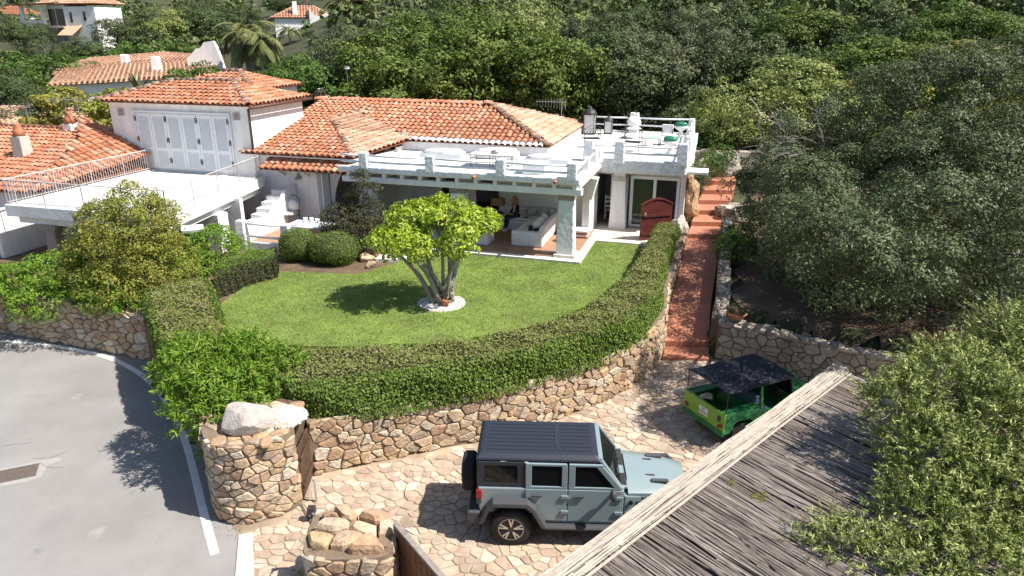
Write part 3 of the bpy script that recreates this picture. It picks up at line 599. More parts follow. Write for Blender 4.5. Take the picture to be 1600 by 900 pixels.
def tile_items(poly, ea, eb, sp=0.285, ex=0.37, m='tile', first=None, off=0.0):
    e, s, n, o = frame_of(poly, ea, eb); q = [((Vector(p) - o).dot(e), (Vector(p) - o).dot(s)) for p in poly]
    x0, x1 = min(p[0] for p in q), max(p[0] for p in q); y0, y1 = min(p[1] for p in q), max(p[1] for p in q); out = []
    nr = int((y1 - y0) / ex) + 1; nc = int((x1 - x0) / sp) + 1
    for j in range(nr):
        for i in range(nc):
            x = x0 + sp * (i + 0.5); y = y0 + ex * j
            if in_poly(np.array([[x, y + 0.16]]), q)[0] and (in_poly(np.array([[x, y + 0.30]]), q)[0] or in_poly(np.array([[x, y + 0.02]]), q)[0]):
                yaw = random.gauss(0, 0.022); c_, s_ = math.cos(yaw), math.sin(yaw)
                E = e * c_ + s * s_; S = s * c_ - e * s_; S2 = (S + n * (-0.035 + random.gauss(0, 0.008))).normalized(); N2 = E.cross(S2)
                p = o + e * (x + random.gauss(0, 0.008)) + s * (y - 0.05 + random.gauss(0, 0.012)) + n * (0.035 + random.gauss(0, 0.005) + off)
                out.append((Matrix(((E.x, S2.x, N2.x, p.x), (E.y, S2.y, N2.y, p.y), (E.z, S2.z, N2.z, p.z), (0, 0, 0, 1))), first if (first and j == 0) else m))
    return out
def cap_items(a, b, m='cap', sc=1.25, lift=0.05):
    a = Vector(a); b = Vector(b); 
    if a.z > b.z: a, b = b, a
    d = (b - a); L = d.length; d.normalize(); e = d.cross(Vector((0, 0, 1))).normalized(); n = e.cross(d); out = []
    for i in range(int(L / 0.36) + 1):
        p = a + d * (i * 0.36) + n * (lift + random.gauss(0, 0.01)); k = sc * random.uniform(0.94, 1.06); t = random.gauss(0, 0.04)
        E = (e + d * t).normalized(); D = (d - e * t).normalized()
        out.append((Matrix(((E.x * k, D.x, n.x * k, p.x), (E.y * k, D.y, n.y * k, p.y), (E.z * k, D.z, n.z * k, p.z), (0, 0, 0, 1))), m))
    return out
def lay_tiles(items, parent, limit=300, name='roof_tile'):
    org = root_loc(parent); items = sorted(items, key=lambda it: (it[0].translation - CAMP).length)
    for mt, m in items[:limit]:
        o = bpy.data.objects.new(name, tile_data(m)); C.objects.link(o); o.parent = parent
        mm = mt.copy(); mm.translation = mt.translation - org; o.matrix_local = mm
    rest = {}
    for mt, m in items[limit:]: rest.setdefault(m, []).append(mt)
    for m, ms in rest.items():
        K = len(ms); A = np.array([np.array(x) for x in ms])
        V = np.einsum('kij,vj->kvi', A[:, :3, :3], TVn) + A[:, None, :3, 3]
        F = np.array(TF); V4 = V[:, F, :].reshape(-1, 3)
        o = np_mesh('far_' + name + 's', V4, 4, m, parent, np.repeat(rng.random(K), len(TF))); stuff(o)
def roof_base(name, polys, parent, m='tilebase', drop=0.02):
    b = MB()
    for p in polys: b.add([(q[0], q[1], q[2] - drop) for q in p], [list(range(len(p)))], 0.0)
    return b.build(name, m, parent)
def HP(*pts): return [H(*p) for p in pts]

# ---------------------------------------------------------------- the villa
villa = thing('villa', 'long white villa with terracotta roof, shaded veranda and roof terrace above the lawn', 'house', H(-6, 3, 1.42))
b = MB(H)
b.box(-14.9, -11.95, 2.0, 2.25, 1.3, 4.62).box(-11.95, -9.6, 2.0, 2.25, 3.95, 4.62).box(-9.6, -9.36, 2.0, 4.5, 1.3, 4.62)
b.box(-14.9, -14.65, 2.25, 12.6, 1.3, 4.6).box(-14.6, -2.5, 12.4, 12.6, 1.3, 4.9)
b.build('wall', 'plaster', villa)
b = MB(H)
b.box(-9.36, -7.05, 4.3, 4.5, 1.5, 4.28).box(-7.05, -6.1, 4.3, 4.5, 3.8, 4.28).box(-6.1, -5.4, 4.3, 4.5, 1.5, 4.28).box(-5.4, -4.35, 4.3, 4.5, 3.8, 4.28).box(-4.35, -0.45, 4.3, 4.5, 1.5, 4.28)
b.build('veranda_wall', 'plaster', villa)
MB(H).box(-9.3, -0.7, 4.9, 8.6, 1.3, 1.5).build('room_floor', 'floor', villa)
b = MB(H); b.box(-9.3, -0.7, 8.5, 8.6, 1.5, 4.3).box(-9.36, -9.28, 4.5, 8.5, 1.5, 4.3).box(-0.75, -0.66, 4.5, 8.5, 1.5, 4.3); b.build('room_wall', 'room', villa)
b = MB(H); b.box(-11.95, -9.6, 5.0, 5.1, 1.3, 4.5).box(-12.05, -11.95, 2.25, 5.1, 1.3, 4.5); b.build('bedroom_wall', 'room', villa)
MB(H).box(-11.95, -9.6, 2.1, 5.0, 1.5, 1.72).build('bedroom_floor', 'floor', villa)
MB(H).box(-9.6, -0.02, 0.08, 4.3, 1.3, 1.62).build('veranda_floor', 'floor', villa)
b = MB(H); b.box(-7.4, 0.28, -0.28, 0.08, 1.25, 1.585).box(-0.02, 0.28, 0.08, 2.9, 1.25, 1.585); b.build('floor_edging', 'trim', villa)
# flagged court before the right-hand rooms
MB(H).box(-0.4, 3.5, 2.9, 5.6, 1.25, 1.56).build('court_base', 'trim', villa)
stones(vcells(3.9, 2.7, 0.75, 0.62, 0.2, 0.42, 31), lambda s, t, o: H(-0.4 + s, 2.9 + t, 1.558 + o), villa, 'flag', 'flagstone', 'small_flagstones', 0.014, 0.008, 0.014, 0.04)
# pillars
def pillar(u, v, z0, z1, a0, a1, m, base=True, cap=True):
    p = MB(H).taper(u, v, z0, z1, a0, a0 * 0.85, a1, a1 * 0.85).build('pillar', m, villa, bevel=0.03)
    if cap: MB(H).taper(u, v, z1 - 0.24, z1 - 0.02, a1 * 1.09, a1 * 0.94, a1 * 1.11, a1 * 0.97).build('capital', 'concrete', p)
    if base: MB(H).box(u - a0 * 0.6, u + a0 * 0.6, v - a0 * 0.55, v + a0 * 0.55, z0 - 0.02, z0 + 0.1).build('plinth', 'trim', p)
pillar(-0.42, 0.42, 1.6, 4.04, 0.68, 0.56, 'stucco'); pillar(-4.75, 0.42, 1.6, 4.04, 0.66, 0.56, 'stucco'); pillar(-8.7, 0.42, 1.6, 4.04, 0.66, 0.56, 'stucco')
b = MB(H); b.box(-9.6, -4.78, -0.02, 0.3, 4.04, 4.27); b.build('beam', 'plaster', villa, bevel=0.025)
b = MB(H); b.box(-4.78, 0.2, 0.0, 0.3, 4.03, 4.28); b.build('beam', 'plaster', villa, bevel=0.025)
for i in range(13): MB(H).box(-9.3 + i * 0.765, -9.17 + i * 0.765, -0.1, 4.3, 4.283, 4.447).build('rafter', 'plaster', villa)
MB(H).box(-9.7, 0.1, 0.1, 5.2, 4.45, 4.53).build('terrace_deck', 'deck', villa)
MB(H).box(-9.7, 0.14, -0.16, 0.1, 4.447, 4.70).build('parapet', 'stucco', villa, bevel=0.04)
b = MB(H); b.box(-0.1, 0.14, 0.1, 4.7, 4.28, 4.70); b.build('side_parapet', 'plaster', villa, bevel=0.03)
b = MB(H); b.box(-0.42, -0.12, 3.5, 5.5, 1.5, 4.28); b.build('end_wall', 'plaster', villa)
MB(H).taper(-0.02, 3.25, 3.2, 4.1, 0.1, 0.4, 0.55, 0.5).build('corbel', 'plaster', villa)
for i in range(4): MB(H).box(-0.62 - 0.0, -0.05, 2.86 - 0.04 * (i % 2), 3.46, 1.6 + i * 0.085, 1.675 + i * 0.085).build('brick_course', 'brick' if i % 2 == 0 else 'plaster', villa)
POSTS = [(-8.55, -0.03), (-5.72, -0.03), (-2.88, -0.03), (-0.16, -0.03)]
for u, v in POSTS: MB(H).taper(u, v, 4.6, 5.26, 0.40, 0.32, 0.34, 0.28).build('parapet_post', 'stucco', villa, bevel=0.04)
for v, zt in ((1.75, 5.2), (3.4, 5.32)): MB(H).taper(0.02, v, 4.6, zt, 0.3, 0.4, 0.26, 0.34).build('parapet_post', 'plaster', villa, bevel=0.06)
def rails(pts, zs, r=0.045, m='shutter', par=None):
    for a, c in zip(pts[:-1], pts[1:]):
        for z in zs:
            b = MB(); pa, pc = Vector(H(*a, z)), Vector(H(*c, z)); mid = pa.lerp(pc, 0.5) - Vector((0, 0, 0.02))
            b.tube([pa, mid, pc], r, 7); b.build('rail', m, par or villa, smooth=True)
rails(POSTS, (5.13, 4.88)); rails([(0.02, 0.1), (0.02, 1.75), (0.02, 3.4), (0.02, 4.75)], (5.08,))
rails([(-9.6, 0.02), (-8.6, -0.03)], (5.13, 4.88))
for u in (-3.9, -0.75): 
    b = MB(); p0 = Vector(H(u, -0.12, 4.58)); p1 = Vector(H(u, -0.34, 4.55)); b.tube([p0, p1], 0.06, 8); b.build('water_spout', 'pot', villa)
# back ledge and right terrace
b = MB(H); b.box(-9.35, -2.35, 5.1, 5.35, 4.5, 4.97).box(-2.55, -2.3, 5.35, 12.9, 4.5, 4.97).box(-9.36, -9.2, 4.5, 5.1, 4.5, 4.75); b.build('ledge_wall', 'plaster', villa)
MB(H).box(-2.35, 3.45, 4.72, 13.9, 4.3, 4.56).build('upper_deck', 'deck', villa)
b = MB(H); b.box(-0.62, 3.62, 4.55, 4.8, 4.12, 4.66); b.build('upper_parapet', 'stucco', villa, bevel=0.04)
b = MB(H); b.box(3.45, 3.66, 4.8, 13.9, 4.12, 4.66).box(-2.3, 3.45, 13.7, 13.9, 4.2, 4.66); b.build('upper_parapet', 'plaster', villa, bevel=0.03)
MB(H).box(-0.55, 3.5, 4.75, 5.55, 4.06, 4.12).build('soffit', 'plaster', villa)
b = MB(H); b.box(-0.62, -0.42, 5.4, 13.8, 1.4, 4.12).box(3.42, 3.62, 5.4, 13.8, 1.4, 4.12).box(-0.42, 3.42, 9.5, 9.65, 1.5, 4.12).box(0.52, 1.2, 5.5, 5.7, 1.5, 4.12).box(-0.42, 0.52, 5.5, 5.7, 3.86, 4.12).box(1.2, 3.42, 5.5, 5.7, 3.86, 4.12); b.build('wing_wall', 'plaster', villa)
MB(H).box(-0.42, 3.42, 5.7, 9.5, 1.3, 1.6).build('wing_floor', 'floor', villa)
p = MB(H).taper(0.86, 5.2, 1.56, 4.12, 0.74, 0.5, 0.5, 0.45).build('pillar', 'plaster', villa, bevel=0.03); MB(H).taper(0.86, 5.2, 3.68, 3.86, 0.58, 0.54, 0.58, 0.54).build('capital', 'palecon', p)
FP = [(-0.45, 4.68), (0.86, 4.68), (3.45, 4.68)]; RP = [(3.5, 4.72), (3.5, 7.2), (3.42, 9.8), (3.3, 13.7)]; BP = [(3.3, 13.75), (0.3, 13.75), (-2.2, 13.75)]
for u, v in FP: MB(H).taper(u, v, 4.5, 5.42, 0.46, 0.38, 0.38, 0.32).build('parapet_post', 'stucco', villa, bevel=0.04)
for u, v in RP[1:]: MB(H).taper(u, v, 4.5, 5.42, 0.4, 0.42, 0.3, 0.32).build('parapet_post', 'plaster', villa, bevel=0.08)
for u, v in BP[1:]: MB(H).taper(u, v, 4.5, 5.62, 0.52, 0.4, 0.46, 0.36).build('parapet_post', 'plaster', villa, bevel=0.05)
rails(FP, (5.22, 4.92)); rails(RP, (5.2, 4.92)); rails(BP, (5.35, 4.98))
MB(H).taper(0.05, 4.35, 4.5, 5.15, 0.34, 0.4, 0.3, 0.3).build('parapet_post', 'plaster', villa, bevel=0.1)
MB(H).box(3.62, 4.5, 4.9, 5.9, 4.14, 4.24).build('canopy_slab', 'plaster', villa)
# door leaves of the right rooms
def glazed(u0, u1, v, z0, z1, n, par, fr=0.09):
    d = MB(H); d.box(u0, u1, v, v + 0.08, z0, z0 + fr).box(u0, u1, v, v + 0.08, z1 - fr, z1)
    for i in range(n + 1):
        x = u0 + (u1 - u0 - fr) * i / n; d.box(x, x + fr, v - 0.003, v + 0.083, z0 + fr, z1 - fr)
    o = d.build('glazed_door', 'shutter', par)
    for i in range(n):
        a = u0 + (u1 - u0 - fr) * i / n + fr; c = u0 + (u1 - u0 - fr) * (i + 1) / n
        MB(H).box(a, c, v + 0.03, v + 0.045, z0 + fr, z1 - fr).build('pane', 'glass', o)
    return o
glazed(1.3, 3.4, 5.4, 1.58, 3.86, 2, villa, 0.13)
b = MB(H); b.box(-0.42, -0.34, 5.42, 5.56, 1.58, 3.86).box(0.46, 0.52, 5.42, 5.56, 1.58, 3.86); b.build('door_frame', 'shutter', villa)
MB(H).box(-0.34, 0.46, 5.36, 5.5, 1.57, 1.62).build('door_sill', 'concrete', villa)
MB(H).box(1.25, 3.42, 5.3, 5.4, 1.57, 1.62).build('door_sill', 'concrete', villa)
# bedroom doors: folded louvred leaves and tied-back curtains
for i in range(4):
    a = MB(H); u = -11.93 + i * 0.13; v0, v1 = (2.0, 1.62) if i % 2 == 0 else (1.62, 2.0)
    lf = MB().bar(H(u, v0, 2.83), H(u + 0.12, v1, 2.83), 0.04, 2.2).build('door_leaf', 'shutter', villa)
for s, u0 in ((1, -11.35), (-1, -9.7)):
    vs = []; fs = []; N = 12
    for k in range(11):
        z = 3.95 - k * 0.215; w = 0.62 - 0.42 * math.sin(min(k / 6, 1) * math.pi / 2) + (0.1 * max(k - 6, 0) / 4)
        for j in range(N): vs.append(H(u0 + s * w * j / (N - 1), 1.98 + 0.05 * math.sin(j * 2.1), z))
    fs = [(k * N + j, k * N + j + 1, k * N + N + j + 1, k * N + N + j) for k in range(10) for j in range(N - 1)]
    c = MB(); c.add(vs, fs, 0.0); c.build('curtain', 'fabric', villa, smooth=True)
for u0, u1 in ((-7.05, -6.1), (-5.4, -4.35)):
    f = MB(H); f.box(u0, u0 + 0.07, 4.26, 4.34, 1.62, 3.8).box(u1 - 0.07, u1, 4.26, 4.34, 1.62, 3.8).box(u0, u1, 4.26, 4.34, 3.73, 3.8); f.build('door_frame', 'wood', villa)
# roof
RZ = 6.27
E0, E1, Bp, Cp, RC, R0, R1 = (-15.45, 1.5, 4.66), (-9.95, 1.6, 4.66), (-13.2, 5.9, 5.62), (-12.5, 7.35, 5.83), (-12.4, 9.0, RZ), (-15.6, 9.0, RZ), (-6.2, 9.0, RZ)
Dp, ER, BR, BL = (-8.85, 5.0, 4.97), (-2.25, 5.0, 4.97), (-2.25, 13.0, 4.97), (-15.6, 13.0, 4.97)
faces = [HP(E0, E1, Bp, Cp, RC, R0), HP(Dp, ER, R1, RC, Cp), HP(E1, Dp, Cp, Bp), HP(ER, BR, R1), HP(BR, BL, R0, R1), HP(BL, (-15.45, 1.5, 4.66), R0)]
roof = roof_base('roof', faces, villa)
MB(H).box(-15.3, -9.8, 1.62, 2.0, 4.56, 4.62).build('eave_board', 'plaster', roof)
it = tile_items(faces[0], H(*E0), H(*E1)) + tile_items(faces[1], H(*Dp), H(*ER), first='plaster') + tile_items(faces[2], H(*E1), H(*Dp), m='oldtile') + tile_items(faces[3], H(*ER), H(*BR), m='oldtile') + tile_items(faces[4], H(*BR), H(*BL))
lay_tiles(it, roof)
cp_ = cap_items(H(*E1), H(*Bp)) + cap_items(H(*ER), H(*R1)) + cap_items(H(*R1), H(*R0), 'tile') + cap_items(H(*BR), H(*R1)) + cap_items(H(*Bp), H(*Cp), 'oldtile')
lay_tiles(cp_, roof, 300, 'ridge_tile')
b = MB(); vy = [Vector(H(*Dp)), Vector(H(*Cp))]; b.bar(vy[0] + Vector((0, 0, 0.03)), vy[1] + Vector((0, 0, 0.03)), 0.12, 0.05); b.build('valley_gutter', 'pipe', roof)
aw = HP((-14.25, 1.05, 4.1), (-9.75, 1.15, 4.1), (-9.75, 2.0, 4.42), (-14.25, 2.0, 4.42))
awr = roof_base('awning_roof', [aw], villa); lay_tiles(tile_items(aw, aw[0], aw[1], ex=0.36), awr)
for u in (-13.6, -12.4): 
    b = MB(); b.bar(H(u, 2.0, 3.7), H(u, 1.3, 4.12), 0.08, 0.1); b.build('bracket', 'plaster', villa)
MB(H).lathe((-12.9, 1.9, 3.55), [(0.03, 0.3), (0.05, 0.2), (0.15, 0.02), (0.14, 0.0)], 8).build('wall_lamp', 'alu', villa)
b = MB(); b.blob(H(-9.2, 5.2, 5.1), (0.2, 0.2, 0.3), 3, 2, 0.1); b.build('chimney_stub', 'concrete', villa)
MB(H).taper(-10.0, 4.75, 4.5, 5.15, 0.5, 0.4, 0.4, 0.34).build('parapet_post', 'plaster', villa, bevel=0.08)

# ---------------------------------------------------------------- patio by the bedroom, with stair
patio = thing('patio_terrace', 'small white railed patio with rough stucco posts beside the shutter house', 'patio', H(-11.5, 0, 1.4))
MB(H).box(-14.0, -9.4, -1.75, 2.0, 1.3, 1.70).build('patio_floor', 'floor', patio)
MB(H).box(-13.5, -9.4, -1.95, -1.75, 1.2, 1.78).build('parapet', 'stucco', patio, bevel=0.04)
for u, v, zt in ((-13.25, -1.85, 2.62), (-11.2, -1.85, 2.6), (-14.15, -2.3, 2.62)): 
    p = MB(H).taper(u, v, 1.3, zt, 0.46, 0.34, 0.36, 0.3).build('patio_post', 'stucco', patio, bevel=0.05)
rails([(-13.25, -1.85), (-11.2, -1.85), (-9.3, -1.6)], (2.5, 1.98), 0.05, par=patio)
for u in (-12.98, -10.94): MB(H).bar if False else None; b = MB(); b.bar(H(u, -1.85, 1.75), H(u - 0.06, -1.85, 2.5), 0.07); b.build('upright', 'shutter', patio)
for i in range(8): MB(H).box(-14.0, -13.25, -1.4 + i * 0.4, -1.0 + i * 0.4, 1.5, 1.85 + i * 0.18).build('stair_step', 'plaster', patio)
b = MB(H); b.extr([(-1.75, 1.5), (1.95, 1.5), (1.95, 3.35), (1.1, 3.2), (0.9, 2.95), (0.2, 2.75), (0.0, 2.5), (-0.8, 2.4), (-1.75, 2.15)], 'x', -13.25, -13.08); b.build('stair_parapet', 'plaster', patio, bevel=0.03)

# ---------------------------------------------------------------- shutter house with balcony
annex = thing('shutter_house', 'white upper storey with big louvred shutters, tiled hip roof and railed balcony', 'house', H(-18.5, 3, 1.2))
b = MB(H); b.box(-22.4, -14.92, 1.75, 2.0, 1.1, 6.68).box(-15.17, -14.92, 2.0, 6.0, 1.1, 6.68).box(-22.4, -22.15, 2.0, 6.0, 1.1, 6.68).box(-22.15, -15.17, 5.8, 6.0, 1.1, 6.68); b.build('wall', 'plaster', annex)
MB(H).prism([(-20.4, -5.7), (-13.35, -5.6), (-14.55, 1.75), (-20.4, 1.75)], 3.3, 3.6).build('balcony_slab', 'deck', annex)
b = MB(H); b.prism([(-20.5, -5.8), (-13.2, -5.7), (-13.25, -5.5), (-20.5, -5.62)], 3.22, 3.66).prism([(-13.4, -5.5), (-13.22, -5.5), (-14.45, 1.7), (-14.63, 1.7)], 3.22, 3.66).box(-20.5, -20.32, -5.62, 1.7, 3.22, 3.66); b.build('balcony_kerb', 'plaster', annex, bevel=0.02)
b = MB(H); b.box(-20.3, -13.6, -5.5, -5.2, 2.92, 3.215).prism([(-13.7, -5.2), (-13.45, -5.2), (-14.65, 1.7), (-14.9, 1.7)], 2.95, 3.215); b.build('carport_beam', 'plaster', annex)
b = MB(H); b.box(-21.4, -13.7, -1.2, -1.0, 1.0, 3.3).box(-21.6, -21.4, -5.6, 1.75, 0.9, 3.3); b.build('carport_wall', 'plaster', annex)
MB(H).box(-21.4, -13.7, -5.7, -1.2, 0.8, 1.0).build('carport_floor', 'palecon', annex)
p = MB(H).taper(-18.95, -5.3, 0.9, 2.92, 0.62, 0.5, 0.46, 0.42).build('carport_pillar', 'concrete', annex, bevel=0.04); MB(H).box(-19.35, -18.55, -5.6, -5.0, 2.75, 2.92).build('pillar_head', 'concrete', p)
MB(H).box(-14.3, -13.72, -2.6, -2.0, 1.0, 2.95).build('carport_pier', 'stucco', annex)
b = MB(); b.tube([H(-13.35, -5.0, 3.02), H(-12.75, -4.6, 3.02)], 0.16, 12); b.build('awning_roll', 'shutter', annex)
rl = MB(H); 
def railing(pts, par):
    for a, c in zip(pts[:-1], pts[1:]):
        L = math.hypot(c[0] - a[0], c[1] - a[1]); n = int(L / 0.125)
        r = MB(); r.tube([H(*a, 4.58), H(*c, 4.58)], 0.022, 6); r.tube([H(*a, 3.74), H(*c, 3.74)], 0.015, 6); ro = r.build('handrail', 'whiteiron', par)
        for i in range(n + 1):
            t = i / n; u = a[0] + (c[0] - a[0]) * t; v = a[1] + (c[1] - a[1]) * t; big = i % 14 == 0
            q = MB(); q.bar(H(u, v, 3.62), H(u, v, 4.58), 0.03 if big else 0.014); q.build('baluster', 'whiteiron', ro)
railing([(-20.41, 1.7), (-20.41, -5.71)], annex); railing([(-20.41, -5.71), (-13.32, -5.61)], annex); railing([(-13.32, -5.61), (-14.5, 1.6)], annex)
# shutters
for i in range(6):
    u0 = -20.95 + i * 0.83; u1 = u0 + 0.81; z0, z1, zm = 3.72, 6.22, 4.62
    s = MB(H); f = 0.12
    s.box(u0, u0 + f, 1.66, 1.72, z0, z1).box(u1 - f, u1, 1.66, 1.72, z0, z1)
    for a, c in ((z0, z0 + 0.14), (zm - 0.07, zm + 0.07), (z1 - 0.13, z1)): s.box(u0 + f, u1 - f, 1.662, 1.718, a, c)
    so = s.build('shutter', 'shutter', annex)
    for a, c in ((z0 + 0.14, zm - 0.07), (zm + 0.07, z1 - 0.13)):
        lv = MB(H); n = int((c - a) / 0.095)
        for k in range(n):
            z = a + (c - a) * (k + 0.5) / n; lv.add([(u0 + f, 1.672, z - 0.045), (u1 - f, 1.672, z - 0.045), (u1 - f, 1.705, z + 0.046), (u0 + f, 1.705, z + 0.046)], [(0, 1, 2, 3)])
        lv.build('louvre', 'shutter', so)
    if i in (0, 2, 4, 5):
        for z in (z1 - 0.25, zm + 0.42, zm - 0.5):
            x = u0 - 0.02 if i != 5 else u1
            h = MB(H); h.box(x - 0.05, x - 0.02, 1.635, 1.66, z - 0.12, z + 0.12).box(x + 0.04, x + 0.07, 1.635, 1.66, z - 0.12, z + 0.12).box(x - 0.02, x + 0.04, 1.638, 1.658, z - 0.02, z + 0.02); h.build('hinge', 'iron', so)
b = MB(H); b.box(-21.06, -20.97, 1.64, 1.75, 3.65, 6.33).box(-15.95, -15.86, 1.64, 1.75, 3.65, 6.33).box(-20.97, -15.95, 1.64, 1.75, 6.24, 6.33); b.build('shutter_frame', 'shutter', annex)
for u in (-21.75, -15.55): 
    q = MB(H); q.box(u - 0.16, u + 0.16, 1.69, 1.75, 6.05, 6.38); qo = q.build('vent_block', 'palecon', annex)
    for k in range(4): MB(H).box(u - 0.13, u + 0.13, 1.675, 1.69, 6.09 + k * 0.07, 6.12 + k * 0.07).build('vent_slot', 'concrete', qo)
d = 2.9; ez = 6.7
e0, e1, e2, e3 = (-22.75, 1.4, ez), (-14.6, 1.4, ez), (-14.6, 6.3, ez), (-22.75, 6.3, ez); r0, r1 = (-22.75 + 2.45, 3.85, ez + 0.76), (-14.6 - 2.45, 3.85, ez + 0.76)
tf = [HP(e0, e1, r1, r0), HP(e1, e2, r1), HP(e2, e3, r0, r1), HP(e3, e0, r0)]
ar = roof_base('roof', tf, annex); MB(H).prism([(-22.6, 1.55), (-14.75, 1.55), (-14.75, 6.15), (-22.6, 6.15)], ez - 0.06, ez - 0.025).build('soffit', 'plaster', ar)
lay_tiles(tile_items(tf[0], H(*e0), H(*e1)) + tile_items(tf[1], H(*e1), H(*e2), m='tile') + tile_items(tf[3], H(*e3), H(*e0)), ar)
lay_tiles(cap_items(H(*e1), H(*r1)) + cap_items(H(*r0), H(*r1)) + cap_items(H(*e0), H(*r0)), ar, 300, 'ridge_tile')
# second roof tier behind
g0, g1, g2, g3 = (-22.6, 5.4, 6.98), (-17.2, 5.4, 6.98), (-17.2, 9.8, 6.98), (-22.6, 9.8, 6.98); k0, k1 = (-20.4, 7.6, 7.68), (-19.4, 7.6, 7.68)
sf = [HP(g0, g1, k1, k0), HP(g1, g2, k1), HP(g2, g3, k0, k1), HP(g3, g0, k0)]
sr = roof_base('rear_roof', sf, annex); lay_tiles(tile_items(sf[0], H(*g0), H(*g1)) + tile_items(sf[1], H(*g1), H(*g2)), sr, 200); lay_tiles(cap_items(H(*g1), H(*k1)) + cap_items(H(*k0), H(*k1)), sr, 300, 'ridge_tile')
MB(H).box(-22.3, -17.45, 6.05, 9.6, 1.2, 6.95).build('rear_wall', 'plaster', annex)
b = MB(); b.tube([H(-14.82, 1.62, 6.55), H(-14.86, 1.68, 6.3), H(-14.86, 1.68, 4.7)], 0.055, 8); b.build('downpipe', 'pipe', annex, smooth=True)
b = MB(); b.tube([H(-14.55, 1.4, 6.62), H(-14.55, 6.3, 6.62)], 0.06, 8); b.build('gutter', 'pipe', annex, smooth=True)

# ---------------------------------------------------------------- neighbour's low tiled house at the left edge
nb_ = thing('neighbour_house', 'low neighbouring house with orange tiled roof and square chimney at the left edge', 'house', H(-26, -1, 1.0))
b = MB(H); b.box(-34, -21.7, -3.5, -3.3, 0.8, 3.62).box(-21.9, -21.7, -3.3, 1.6, 0.8, 3.62); b.build('wall', 'plaster', nb_)
nf = [HP((-34, -3.95, 3.6), (-21.3, -3.95, 3.6), (-23.5, 0.9, 4.88), (-24.6, 2.1, 5.2), (-34, 2.1, 5.2)), HP((-21.3, -3.95, 3.6), (-20.62, 1.6, 3.75), (-22.5, 2.1, 5.2), (-24.6, 2.1, 5.2), (-23.5, 0.9, 4.88)), HP((-34, 2.1, 5.2), (-22.5, 2.1, 5.2), (-22.5, 7, 3.8), (-34, 7, 3.8))]
nr_ = roof_base('roof', nf, nb_); lay_tiles(tile_items(nf[0], nf[0][0], nf[0][1]) + tile_items(nf[1], nf[1][0], nf[1][1]), nr_)
lay_tiles(cap_items(H(-21.3, -3.95, 3.6), H(-23.5, 0.9, 4.88)) + cap_items(H(-23.5, 0.9, 4.88), H(-24.6, 2.1, 5.2)) + cap_items(H(-34, 2.1, 5.2), H(-22.5, 2.1, 5.2), 'tile'), nr_, 300, 'ridge_tile')
ch = MB(H).taper(-25.0, -0.9, 4.1, 5.35, 0.62, 0.55, 0.58, 0.5).build('chimney', 'palecon', nr_, bevel=0.03)
ch2 = MB(H).taper(-25.2, 2.0, 5.1, 5.55, 0.6, 0.5, 0.5, 0.45).build('chimney', 'plaster', nr_, bevel=0.03)
for u, v, z in ((-25.0, -0.9, 5.35), (-25.2, 2.0, 5.55)): MB(H).lathe((u, v, z), [(0.27, 0), (0.2, 0.25), (0.12, 0.45), (0.14, 0.5), (0.06, 0.56)], 10).build('chimney_pot', 'pot', nb_, smooth=True)
def antenna(name, label, u, v, z0, z1, L, yaw, n=9):
    t = thing(name, label, 'antenna', H(u, v, z0)); MB().tube([H(u, v, z0), H(u, v, z1)], 0.022, 6).build('mast', 'alu', t)
    x, y, _ = H(u, v, 0); dx, dy = math.cos(yaw), math.sin(yaw); MB().tube([(x - dx * L * 0.2, y - dy * L * 0.2, z1 - 0.06), (x + dx * L, y + dy * L, z1 - 0.06)], 0.02, 6).build('boom', 'alu', t)
    for i in range(n):
        s = -L * 0.15 + L * 1.1 * i / (n - 1); h = 0.42 - 0.02 * i
        MB().tube([(x + dx * s, y + dy * s, z1 - 0.06 - h), (x + dx * s, y + dy * s, z1 - 0.06 + h * 0.5)], 0.011, 5).build('element', 'alu', t)
antenna('roof_antenna', 'spiky television antenna on a mast above the chimney at the left', -24.4, 1.9, 5.1, 6.75, 1.4, R(168), 8)
antenna('roof_antenna', 'second television antenna on a thin mast at the far left edge', -27.6, 1.9, 5.1, 6.3, 1.3, R(170), 6)
antenna('roof_antenna', 'comb-shaped television antenna behind the right end of the villa roof', -3.4, 12.4, 5.0, 6.25, -1.4, R(-14), 11)
